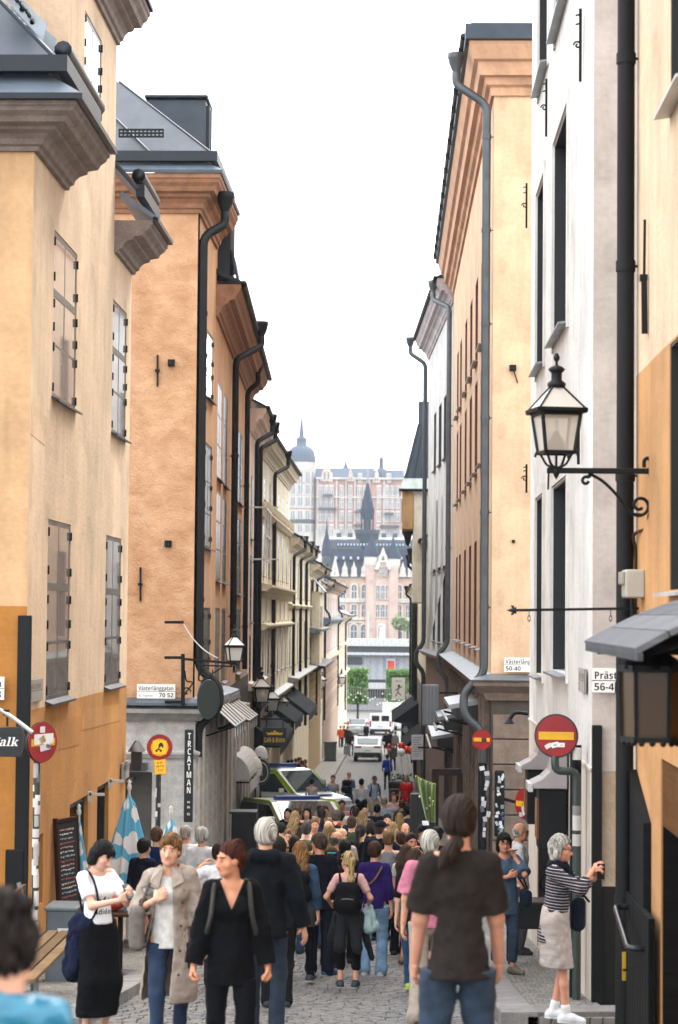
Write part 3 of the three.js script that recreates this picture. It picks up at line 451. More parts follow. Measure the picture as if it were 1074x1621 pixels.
// ---------------------------------------------------------------- right: near orange house at the edge of the frame
const RX = [[43, 1.8], [70, 1.65], [86, 1.04], [120, .8], [160, .72], [212, .9]];
const rx = d => { for (let i = 1; i < RX.length; i++) if (d <= RX[i][0] || i === RX.length - 1) { const [a, p] = RX[i - 1], [b, q] = RX[i]; return lerp(p, q, (d - a) / (b - a)); } };
{
const X = 1.95, Z0 = -9.5, Z1 = -17.9;                      // s runs from the far end to the near end
const B = thing('orange_house', 'orange house with pale upper wall beside the big black downpipe, behind the street lantern', 'house', V(X, gy(17.9), Z1));
const w = new Wall([X, Z1], [X, Z0]), L = w.L, split = EYE + 2.0;
const up = plaster('#dfc2a1'), lo = plaster('#c6925c');
const q1 = w.quad(1061, 1110, 520, 932), q2 = w.quad(1065, 1110, -200, 130), dr = w.quad(1048, 1110, 1218, 1650); dr[2] = gy(14) + .05;
q1[1] = q2[1] = q1[0] + 1.2; q2[0] = q1[0]; dr[1] = dr[0] + 1.5;
band(B, w, 0, L, split, EYE + 9, [[q2[0], q2[1], q2[2], q2[3]]], up);
band(B, w, 0, L, [gy(17.9) - .5, gy(9.5) - .5], split - .0005, [[q1[0], q1[1], q1[2], split - .02], dr].map(h => h), lo, { w: .003 });
add('wall', new Wall([X, Z0], [X + 4, Z0]).put(boxUV(new THREE.BoxGeometry(4, 16, .3).translate(2.2, 4, -.2))), up, B);
band(B, new Wall([X + 6, Z1], [X, Z1]), 0, 5.999, gy(18) - .5, EYE + 9, [], up, { name: 'end_wall', w: -.002 });
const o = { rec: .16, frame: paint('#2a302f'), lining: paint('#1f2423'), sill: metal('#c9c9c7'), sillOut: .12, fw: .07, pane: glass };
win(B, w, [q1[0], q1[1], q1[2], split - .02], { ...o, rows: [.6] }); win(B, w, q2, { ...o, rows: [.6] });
add('roof', sweep([[.5, 9], [.5, 9.2], [-3, 11], [-3, 10.8]], along(w, [0, L], EYE)), slateDark, B);
add('cornice', sweep(corn(.45, .6), along(w, [0, L], EYE + 8.4)), up, B);
const sh = w.quad(1010, 1033, 1238, 1420), y0 = gy(17.2) - .1;
const shape = poly([[sh[0], y0], [sh[1], y0], [sh[1], sh[3] - .28], [sh[0], sh[3] + .06]]);
add('shutter', w.put(boxUV(ext(shape, .06).translate(0, 0, .005))), woodM('#15191b'), B);
const n = 5; for (let i = 0; i < n; i++) { const a = lerp(sh[1], dr[0], .25) + 0 * i; }
for (let i = 0; i < 9; i++) { const a = lerp(sh[0], dr[0], i / 9), b = lerp(sh[0], dr[0], (i + 1) / 9); add('plinth_board', w.put(rbox(b - a - .012, 1.55, .05, .008, (a + b) / 2, EYE - 2.25 - .775, .07)), woodM(['#0f1213', '#131618', '#0c0f10'][i % 3]), B); }
for (let i = 0; i < 8; i++) { const a = lerp(dr[0], dr[1], i / 8), b = lerp(dr[0], dr[1], (i + 1) / 8); add('door_board', w.put(rbox(b - a - .01, dr[3] - dr[2] - .04, .05, .008, (a + b) / 2, (dr[2] + dr[3]) / 2, -.2 + .004 * (i % 2))), woodM(['#121110', '#151413', '#100f0e'][i % 3]), B); }
add('door_lintel', w.put(rbox(dr[1] - dr[0], .5, .3, .02, (dr[0] + dr[1]) / 2, dr[3] - .26, -.16)), woodM('#6a4420'), B);
add('door_jamb', w.put(box(.02, dr[3] - dr[2], .3, dr[0] + .014, (dr[2] + dr[3]) / 2, -.16)), woodM('#1a1715'), B);
const hy = EYE - 2.35; add('handrail', pipe([w.pt(sh[0] + .25, hy, .05), w.pt(sh[0] + .25, hy, .2), w.pt(sh[1] + .35, hy - .16, .22), w.pt(sh[1] + .35, hy - .16, .05)], .025), metal('#3c4245', { roughness: .3, metalness: .8 }), B);
const an = w.hit(1027, 440), a0 = w.hit(1027, 348)[1], a1 = w.hit(1027, 528)[1];
add('wall_anchor', [bar(w.pt(an[0], a0, .03), w.pt(an[0], an[1], .035), .02), bar(w.pt(an[0], an[1], .035), w.pt(an[0], a1, .03), .045), box(.06, .05, .06, ...w.pt(an[0], an[1], .04).toArray())], iron, B);
const mb = w.quad(1011, 1027, 902, 947), box0 = sub('meter_box', B, w.pt(mb[0], mb[2], .05));
add('box_body', w.put(rbox(.3, mb[3] - mb[2], .16, .02, (mb[0] + mb[1]) / 2, (mb[2] + mb[3]) / 2, .08)), paint('#b9b6ab'), box0);
add('box_lid', w.put(rbox(.24, (mb[3] - mb[2]) * .45, .03, .01, (mb[0] + mb[1]) / 2, lerp(mb[2], mb[3], .7), .175)), paint('#a8a498'), box0);
add('cable', pipe([w.pt(mb[0] + .1, mb[2], .06), w.pt(mb[0] + .1, mb[2] - .45, .04)], .02), ironPaint, B);
const c0 = at(1028, 815, 17), c1 = at(1024, 835, 17.3), c2 = at(1003, 850, 17.75), c3 = at(1002, 990, 17.8);
add('lamp_cable', tube([c0, c1, c2, V(1.93, c2.y - .1, -17.8), V(1.93, c3.y, -17.82)], .014, 30), woodM('#5b3a22'), B);
downpipe(B, w, .05, gy(17.9) + .05, EYE + 8.6, .073, darkPipe, { w: .1, step: 1.75 });
for (const [y, h] of [[1523, .16], [1543, .1]]) { const p = at(989, y, 17.75); add('sticker', rbox(.055, h, .01, .004, p.x + .01, p.y, -17.85 + .085), paint('#e0b21f'), B); }
}
// ---------------------------------------------------------------- right: white house on the alley corner
{
const X = 1.95, Z0 = -22, Z1 = -32.7;
const B = thing('white_house', 'tall white house with deep dark windows on the corner behind the no entry sign', 'house', V(X, gy(22), Z0));
const st = new Wall([X, Z1], [X, Z0]), al = new Wall([X, Z0], [X + 9, Z0]), top = EYE + 10.6, split = EYE - 1.58;
const wh = plaster('#e6e3de'), bei = plaster('#d8cdbf'), gr = plaster('#c9beb6'), br = roughPlaster('#b7a590', { bumpScale: .02 });
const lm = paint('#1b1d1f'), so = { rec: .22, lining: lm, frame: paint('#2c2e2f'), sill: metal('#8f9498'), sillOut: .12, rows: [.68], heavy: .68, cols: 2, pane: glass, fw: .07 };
const qs = [[876, 898, 205, 528], [849, 861, 300, 583], [876, 899, 764, 1064], [850, 861, 787, 1068], [877, 899, -260, 33], [851, 866, -180, 132]].map(q => st.quad(...q));
const door = st.quad(858, 901, 1250, 1500); door[0] += .3; door[2] = gy(25) + .12;
band(B, st, 0, st.L - .004, split, top, qs, wh); band(B, st, 0, st.L - .009, [gy(32.7) - .5, gy(22) - .5], split, [door], bei, { w: .004 });
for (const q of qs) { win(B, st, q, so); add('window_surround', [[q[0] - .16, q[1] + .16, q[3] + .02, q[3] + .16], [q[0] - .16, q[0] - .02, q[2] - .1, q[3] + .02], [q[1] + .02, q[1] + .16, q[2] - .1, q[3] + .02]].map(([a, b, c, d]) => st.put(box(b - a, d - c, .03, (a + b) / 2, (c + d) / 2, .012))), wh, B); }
band(B, al, .001, 8, split, top, [], gr); band(B, al, .001, 8, EYE - 2.74, split, [], br, { w: -.004 });
band(B, al, .001, 8, gy(22) - .5, EYE - 2.74, [], paint('#0d0f10'), { w: .03, name: 'plinth' });
band(B, new Wall([X + 8, Z1], [X, Z1]), .001, 7.999, gy(33) - .6, top, [], wh);
add('cornice', sweep(corn(.5, .7), [...along(st, [0, st.L], top), [X + 8, top, Z0]]), wh, B);
add('roof', sweep([[.5, .7], [.5, .8], [-3, 3], [-3, 2.8]], [...along(st, [0, st.L], top), [X + 8, top, Z0]]), slateDark, B);
const cgy = (EYE - 1.1 + gy(22)) / 2; add('corner_guard', rbox(.1, EYE - 1.12 - gy(22), .1, .01, X + .045, cgy, Z0 + .05), ironPaint, B);
add('string_course', sweep([[0, 0], [.02, 0], [.02, .03], [0, .03]], along(st, [0, st.L], split)), bei, B);
for (const [px, y0, y1] of [[925, 14, 128], [870, 125, 215], [922, 645, 735], [838, 735, 780], [838, 290, 360]]) {
const a = st.hit(px, y0), b = st.hit(px, y1), k = sub('wall_anchor', B, st.pt(...a)), s = a[0], h = a[1] - b[1];
add('anchor_bar', bar(st.pt(s, a[1], .04), st.pt(s, b[1], .04), .03), iron, k);
for (const t of [.15, .4]) add('anchor_spike', bar(st.pt(s, a[1] - h * t * .5, .03), st.pt(s + .03, a[1] - h * t * .5 - .02, .09), .016), iron, k);
add('anchor_curl', tube(Array.from({ length: 14 }, (_, i) => { const r = .045 * (1 - i / 16), t = i * .62; return st.pt(s, a[1] - h * .5 + Math.sin(t) * r, .07 + Math.cos(t) * r); }), .01, 40, 6), iron, k);
}
const dg = sub('doorway', B, st.pt(door[0], door[2]));
add('door_leaf', st.put(box(door[1] - door[0], door[3] - door[2], .06, (door[0] + door[1]) / 2, (door[2] + door[3]) / 2, -.25)), paint('#17191b'), dg);
for (const s of [door[0] + .05, door[1] - .05]) add('door_post', st.put(box(.1, door[3] - door[2], .3, s, (door[2] + door[3]) / 2, -.1)), paint('#2b2a29'), dg);
add('pane', st.put(box((door[1] - door[0]) * .6, 1.2, .02, (door[0] + door[1]) / 2, door[3] - 1.0, -.215)), glassDark, dg);
add('downpipe', pipe([st.pt(st.L - .55, gy(22.5) + .1, .12), st.pt(st.L - .55, EYE - 1.35, .12)], .06), darkPipe, B);
const rg = at(910, 1430, 22.3); for (const [y, len] of [[1402, .3], [1418, .18], [1424, .3], [1432, .16]]) { const p = st.hit(925, y); add('cycle_hook', pipe([st.pt(p[0], p[1], 0), st.pt(p[0], p[1], len)], .018), iron, B); }
}
{ // the two hoods over the shop door of the white house
const mk = (px, y, d, label) => {
const p = at(px, y, d), t = thing('lantern_hood', label, 'hood', p.clone());
const P = [[0, .34], [.1, .33], [.16, .22], [.2, .1], [.28, .02], [.4, -.04], [.42, -.1], [0, -.1]], sh = poly(P.map(([a, b]) => [-a, b]));
add('hood', boxUV(ext(sh, .62, .01).translate(0, 0, -.31).translate(p.x + .2, p.y, p.z)), metal('#a39c9b', { roughness: .6, metalness: .1 }), t);
add('lip', box(.05, .09, .62, p.x - .22, p.y - .09, p.z), metal('#d7d7d6'), t);
add('case', rbox(.32, .7, .5, .02, p.x + .04, p.y - .46, p.z), ironPaint, t);
add('window', box(.02, .45, .36, p.x - .13, p.y - .46, p.z), mat('#7d4a22', { roughness: .3 }), t);
};
mk(868, 1232, 25.2, 'nearer grey bell-shaped hood over a dark case by the white house shop door');
mk(848, 1204, 28.4, 'farther grey bell-shaped hood over a dark case on the white house');
}
// ---------------------------------------------------------------- right: orange corner house beyond the crossing
const peach = plaster('#e3bf9b'), peachD = plaster('#d2a482'), redF = paint('#6a2b22'), taupe = stone('#8f7c6e');
{
const X = 1.8, Z0 = -43, p1 = [1.65, -70];
const B = thing('peach_corner_house', 'peach corner house with dark red windows over a taupe shop front', 'house', V(X, gy(43), Z0));
const st = new Wall(p1, [X, Z0]), fc = new Wall([X, Z0], [X + 9, Z0]), H = EYE + 10.46, sh = EYE - 1.35, L = st.L;
const cols = [[766, 759], [756, 750.5], [747, 742.5], [738.5, 735], [730, 727.5], [725, 722.8]];
const rowsY = [[8.05, 5.7], [3.4, 3.4], [-.75, 1.75]];
const rows = [[6.0, 8.0], [3.35, 5.55], [-.75, 1.75]];
const holes = []; for (const [a, b] of cols) for (const [y0, y1] of rows) { const s0 = st.hit(a, CY)[0], c = (s0 + st.hit(b, CY)[0]) / 2; holes.push([c - .75, c + .75, EYE + y0, EYE + y1]); }
band(B, st, 0, L - .004, sh, H + .1, holes, peach); band(B, fc, .001, 8, sh, H + .1, [], peach);
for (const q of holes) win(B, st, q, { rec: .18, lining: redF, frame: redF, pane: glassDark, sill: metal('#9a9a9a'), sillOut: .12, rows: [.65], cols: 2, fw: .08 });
const path = [...along(st, [0, L], H), [X + 8, H, Z0]];
add('cornice', sweep([[0, 0], [.06, 0], [.08, .16], [.16, .2], [.2, .34], [.3, .36], [.34, .62], [.42, .66], [.5, .9], [.52, 1.0], [0, 1.0]], path), peachD, B);
add('roof_apron', sweep([[.54, 1], [.6, 1.02], [.6, 1.32], [.2, 1.36], [.1, 1.0]], path), slate, B);
add('roof', sweep([[.45, 1.3], [.5, 1.36], [-3, 3.6], [-3, 3.5]], path), metal('#71838a'), B);
add('gutter', pipe([st.pt(0, H + 1.22, .62), st.pt(L, H + 1.22, .62)], .07), slateDark, B);
for (let i = 0; i < 16; i++) add('gutter_bracket', st.put(box(.05, .16, .16, L * (i + .5) / 16, H + 1.12, .62)), slateDark, B);
downpipe(B, st, L - .1, sh - 1.6, H - .15, .085, metal('#5a5f62', { roughness: .5 }), { neck: .62, neckS: -.2, kick: sh - 1.0, kickW: .4, w: .14, step: 1.9 });
add('downpipe', pipe([st.pt(L - .05, gy(43) + .1, .16), st.pt(L - .05, sh - 1.6, .16)], .085), darkPipe, B);
const base = gy(43) - .3;
band(B, fc, .001, 8, base, sh - .3, [], stone('#5f534b'), { name: 'shop_wall' });
let r = 0; for (let y = sh - .62; y > gy(43) - .1; y -= .5, r++) for (let k = 0; k < 3; k++) { const a = .03 + k * 1.1 + (r % 2 && k ? .5 : 0), b = k === 2 ? 4 : .03 + (k + 1) * 1.1 + (r % 2 ? .5 : 0); add('stone_block', fc.put(rbox(b - a - .02, .475, .07, .012, (a + b) / 2, y - .25, .03)), stone(['#8f7c6e', '#948172', '#897669'][(r + k) % 3]), B); }
add('shop_cornice', sweep([[0, -.35], [.1, -.35], [.16, -.2], [.36, -.06], [.38, .02], [0, .12]], [...along(st, [0, L], sh), [X + 8, sh, Z0]]), taupe, B);
add('shop_cornice_flashing', sweep([[0, .13], [.4, .03], [.42, .06], [0, .18]], [...along(st, [0, L], sh), [X + 8, sh, Z0]]), metal('#7f8488'), B);
band(B, st, 0, L - .02, base - 1.2, sh - .3, [], paint('#4a423c'), { name: 'shop_wall' });
for (let i = 0; i < 14; i++) { const s = L - .6 - i * 1.9, g = []; add('shop_pillar', st.put(rbox(.5, sh - .35 - base + 1, .14, .02, s, (sh - .35 + base - 1) / 2, .07)), taupe, B); if (i % 2 === 0 || i > 5) add('shop_window', st.put(box(1.15, 2.3, .03, s - .95, base + 1.7, .02)), glassDark, B); }
for (let r = 0; r < 8; r++) for (let i = 0; i < 9; i++) add('stone_block', st.put(rbox(.95, .42, .06, .012, i * 1.0 + .5, sh - .7 - r * .46, .05)), stone(['#8b756b', '#93796d', '#826d63'][(r * 2 + i) % 3]), B);
const q = fc.hit(812, 583), p = fc.pt(...q, .05); add('wall_lamp', [cyl(.07, .07, .12, p.x, p.y, p.z).rotateX(0), bar(p, V(p.x + .1, p.y - .3, p.z - .02), .02)], ironPaint, B);
const q2 = fc.hit(813, 857), p2 = fc.pt(...q2, .02); add('wall_bolt', box(.06, .06, .05, p2.x, p2.y, p2.z), ironPaint, B);
}
{ // awning boxes on the peach house shop front
const st = new Wall([1.65, -70], [1.8, -43]);
const mk = (px0, px1, y, len, label) => { const b = st.hit(px1, CY)[0], a = b - len, h = st.hit((px0 + px1) / 2, y)[1], t = thing('awning_box', label, 'awning', st.pt(b, h, .1), 'grey awning boxes on the taupe shop front');
add('cover', prism([st.pt(a, h, .06), st.pt(b, h, .06), st.pt(b, h - .12, .75), st.pt(a, h - .12, .75)], V(0, .1, 0)), metal('#b4b7ba', { roughness: .35 }), t);
add('box_end', st.put(rbox(len, .34, .5, .04, (a + b) / 2, h - .2, .33)), paint('#2b2d2f'), t);
add('front_rail', pipe([st.pt(a, h - .36, .78), st.pt(b, h - .36, .78)], .035), metal('#c0c3c5'), t);
for (const s of [a + .15, b - .15]) add('arm', bar(st.pt(s, h - .5, .08), st.pt(s, h - .34, .76), .05), iron, t); };
mk(734, 768, 1100, 4.2, 'topmost grey awning box, beside the black downpipe at the corner');
mk(724, 741, 1125, 3.4, 'small middle awning box between two others on the taupe shop front');
mk(696, 726, 1142, 7, 'longest awning box, lowest of the three on the taupe shop front');
}
rowHouse({ side: -1, x: rx, d0: 70.05, d1: 86, H: 10.2, m: plaster('#d4d2cf'), cm: plaster('#bdb3b3'), out: .55, ch: .8, shop: -1.6, shopM: stone('#8d6f60'), label: 'pale grey house with tall narrow windows, between the peach house and the dark steep roof', endM: peach,
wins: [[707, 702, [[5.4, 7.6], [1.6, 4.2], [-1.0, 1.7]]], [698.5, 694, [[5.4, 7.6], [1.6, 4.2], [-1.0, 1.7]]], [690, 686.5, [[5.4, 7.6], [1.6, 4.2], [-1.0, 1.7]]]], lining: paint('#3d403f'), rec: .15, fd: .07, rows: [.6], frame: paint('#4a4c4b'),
strings: [[-1.6, .35, .25, metal('#6d6a68')]], pipes: [{ px: 712, neck: .5, neckS: -.8, r: .085, m: metal('#666b6e'), kick: -2.1 }, { px: 673, neck: .6, neckS: -.3, r: .09, m: metal('#4a5056'), kick: -2.3 }] });
rowHouse({ side: -1, x: rx, d0: 86.05, d1: 120, H: 2.6, m: plaster('#ddcfb4'), out: .25, ch: .35, shop: -3.2, shopM: stone('#7d6f63'), label: 'narrow cream house with a projecting orange upper storey under a steep dark roof',
grid: [[5, [[-1.6, .4], [-5.2, -3.6]], 1.0]], pipes: [{ px: 661, neck: .3, r: .09 }, { px: 655, neck: .3, r: .08 }],
extra: [(B) => { const d = 88, z = -d, a = at(637, 800, d).x, g = sub('oriel', B, V(a, EYE + 3.6, z)), y0 = at(640, 838, d).y, y1 = at(640, 776, d).y, yf = at(640, 757, d).y, yt = at(640, 668, d).y;
add('oriel_wall', rbox(.45, y1 - y0, 6, .03, a + .225, (y0 + y1) / 2, z - 3), plaster('#b08a5c'), g); add('side_wall', rbox(.75, y1 - y0 + 3, 6, .03, a + .83, (y0 + y1) / 2 - 1.5, z - 3.1), plaster('#ddd2c0'), g);
add('oriel_foot', boxUV(new THREE.CylinderGeometry(.32, .08, .6, 4, 1).rotateY(Math.PI / 4).translate(a + .24, y0 - .35, z - .7)), slateDark, g);
add('roof_skirt', prism([V(a - .12, y1, z + .15), V(a + 1.3, y1, z + .15), V(a + 1.3, yf, z - .05), V(a + .06, yf, z - .05)], V(0, .02, -.1)), metal('#c4cec6', { metalness: 0 }), g);
add('roof_slope', solid([[V(a + .06, yf, z - .05), V(a + 1.4, yf, z - .05), V(a + 1.4, yt, z - .7), V(a + .62, yt, z - .7)], [V(a + .06, yf, z - .05), V(a + .06, yf, z - 6), V(a + .62, yt, z - 6), V(a + .62, yt, z - .7)], [V(a - .12, y1, z + .15), V(a - .12, y1, z - 6), V(a + .06, yf, z - 6), V(a + .06, yf, z - .05)]]), metal('#37414c'), g);
for (let i = 0; i < 4; i++) add('roof_seam', bar(V(a + .15 + i * .3, yf, z), V(a + .68 + i * .18, yt, z - .66), .03), metal('#2b343d'), g);
add('chimney', rbox(.9, 1.3, .9, .03, a + 1.1, yt + .3, z - 1.4), metal('#414b57'), g);
add('gutter', pipe([V(a - .14, y1, z + .16), V(a + 1.3, y1, z + .16)], .06), darkPipe, g);
add('pane', box(.03, .9, .7, a - .01, (y0 + y1) / 2, z - 2), glassDark, g); }] });
rowHouse({ side: -1, x: rx, d0: 120.05, d1: 160, H: 1.2, m: cream, out: .25, ch: .4, label: 'cream house at the end of the short side of the street, beyond the projecting storey', grid: [[5, [[-1.6, 0], [-5, -3.4]], 1.1]], pipes: [{ px: 652, neck: .3 }] });
// ---------------------------------------------------------------- ground, road, kerbs
{
const ds = []; for (let d = -14; d <= 300; d += d < 60 ? 2 : 6) ds.push(d);
const strip = (xa, xb, lift, n = 6) => { const pos = [], uv = [], idx = []; ds.forEach((d, i) => { for (let k = 0; k <= n; k++) { const x = lerp(xa(d), xb(d), k / n); pos.push(x, gy(d) + lift, -d); uv.push(x / 1.6, d / 1.6); if (i && k < n) { const a = (i - 1) * (n + 1) + k; idx.push(a, a + n + 1, a + 1, a + 1, a + n + 1, a + n + 2); } } }); const g = new THREE.BufferGeometry(); g.setAttribute('position', new THREE.Float32BufferAttribute(pos, 3)); g.setAttribute('uv', new THREE.Float32BufferAttribute(uv, 2)); g.setIndex(idx); g.computeVertexNormals(); return g; };
struct('ground', strip(() => -400, () => 400, -.05, 20), mat('#6b6865', { roughness: .9, map: rep1(tStone, .5) }));
const far = new THREE.PlaneGeometry(1600, 500).rotateX(-Math.PI / 2).translate(0, -10.4, -900); 
const settM = mat('#73716f', { map: tSetts, bumpMap: tSettsB, bumpScale: .025, roughness: .62 });
const l = d => d < 34 ? -3.1 : lx(Math.max(d, 42.4)) + 1.15, r = d => d < 34 ? 1.15 : rx(Math.max(d, 43)) - .9;
const road = struct('road', strip(d => d < 34 ? -14 : lx(Math.max(42.4, d)) - 6, d => d < 34 ? 14 : 12, -.02, 14), settM);
const list = []; seed = 11;
for (let d = 15.2; d < 33; d += .125) { let x = l(d) + .02 + rnd(0, .1); while (x < r(d) - .03) { const w = rnd(.12, .19); if (x + w < r(d)) list.push([x + w / 2, d, w - .014]); x += w; } }
const variants = [0, 1, 2].map(v => { const g = new RoundedBoxGeometry(1, .09, .108, 1, .012).translate(0, -.045, 0), p = g.attributes.position; for (let i = 0; i < p.count; i++) if (p.getY(i) > -.03) p.setY(i, p.getY(i) + .006 * Math.sin(p.getX(i) * 5 + v * 2) - .006 * Math.abs(p.getZ(i)) / .05); g.computeVertexNormals(); return boxUV(g); });
const settMats = ['#6f6d6c', '#7b7976', '#646363', '#777370', '#6a6b6e', '#807b75'].map(c => mat(c, { map: tStone, roughness: .55, bumpMap: tStone, bumpScale: .004 }));
const seen = q => { const [x, d] = q; const v = V(x, gy(d), -d).project(camera); return Math.abs(v.x) < .98 && v.y > -1.0; };
const vis = list.filter(seen).sort((a, b) => a[1] - b[1]), near = new Set(vis.filter(q => Math.abs(q[0] + .9) < 1.2 && q[1] > 17).slice(0, 300));
const place = (o, [x, d, w], i) => { const s = (gy(d + .1) - gy(d)) / .1; o.position.set(x, gy(d) + .012 + .008 * (hash(i, 5) - .5), -d); o.rotation.set(-Math.atan(s) * -1, (hash(i, 2) - .5) * .08, (hash(i, 9) - .5) * .05); o.scale.set(w, 1, 1); };
const rest = []; list.forEach((q, i) => { if (near.has(q)) { const m = shade(new THREE.Mesh(variants[i % 3], settMats[Math.floor(hash(i, 1) * 6)])); m.name = 'sett'; place(m, q, i); road.add(m); } else if (q[1] > 15) rest.push([q, i]); });
const im = shade(new THREE.InstancedMesh(variants[0], mat('#ffffff', { map: tStone, roughness: .55, bumpMap: tStone, bumpScale: .004 }), rest.length)); im.name = 'setts'; im.userData = { kind: 'stuff' };
const o = new THREE.Object3D(), c = new THREE.Color(); rest.forEach(([q, i], k) => { place(o, q, i); o.updateMatrix(); im.setMatrixAt(k, o.matrix); c.set(['#6f6d6c', '#7b7976', '#646363', '#777370', '#6a6b6e', '#807b75'][Math.floor(hash(i, 1) * 6)]); im.setColorAt(k, c); }); road.add(im);
const pavement = (name, xa, xb, d0, d1) => { const g = []; const n = Math.round((d1 - d0) / 1.0); for (let i = 0; i < n; i++) { const a = lerp(d0, d1, i / n), b = lerp(d0, d1, (i + 1) / n); g.push(prism([V(xa(a), gy(a) - .1, -a), V(xb(a), gy(a) - .1, -a), V(xb(b), gy(b) - .1, -b), V(xa(b), gy(b) - .1, -b)], V(0, .2, 0))); } const m = struct(name, mergeGeometries(g.map(flat)), settM2); return m; };
const settM2 = mat('#86827d', { map: rep1(tSetts, .7), bumpMap: rep1(tSettsB, .7), bumpScale: .02, roughness: .7 });
const kerb = (par, x, d0, d1, len, wd = .28) => { for (let d = d0; d < d1; d += len) { const e = Math.min(d1, d + len) - .012, k = wd / 2; const g = prism([V(x(d) - k, gy(d) - .1, -d), V(x(d) + k, gy(d) - .1, -d), V(x(e) + k, gy(e) - .1, -e), V(x(e) - k, gy(e) - .1, -e)], V(0, .225 + .006 * hash(d, 1), 0)); add('kerbstone', g, stone(['#8d8a88', '#979390', '#848280'][Math.floor(hash(d, 4) * 3)]), par); } };
const kx = d => -3.0 + .0 * d;
const pl = pavement('pavement', () => -4.15, d => kx(d), 19, 32.4); kerb(pl, d => kx(d) + .05, 19, 32.4, 1.15);
const pr = pavement('pavement', d => 1.2 - .012 * (d - 20), () => 2.0, 20.1, 33); kerb(pr, d => 1.12 - .012 * (d - 20), 20.1, 33, 1.2, .34);
add('kerbstone', prism([V(.95, gy(20) - .1, -20.1), V(2.6, gy(20) - .1, -20.3), V(2.6, gy(20) - .1, -20.62), V(.95, gy(20) - .1, -20.45)], V(0, .225, 0)), stone('#8a8785'), pr);
const pf = pavement('pavement', d => lx(d), d => lx(d) + 1.2, 45, 212), pg = pavement('pavement', d => rx(d) - .95, d => rx(d), 45, 205);
kerb(pf, d => lx(d) + 1.25, 75, 205, 2.4); kerb(pg, d => rx(d) - 1.0, 75, 205, 2.4);
struct('water', boxUV(new THREE.PlaneGeometry(900, 160).rotateX(-Math.PI / 2).translate(0, -12.2, -380)), mat('#5d6c74', { roughness: .15 }));
struct('quay', box(700, 6, 60, 0, -11.9 + .8, -478), stone('#8d8a86'));
}
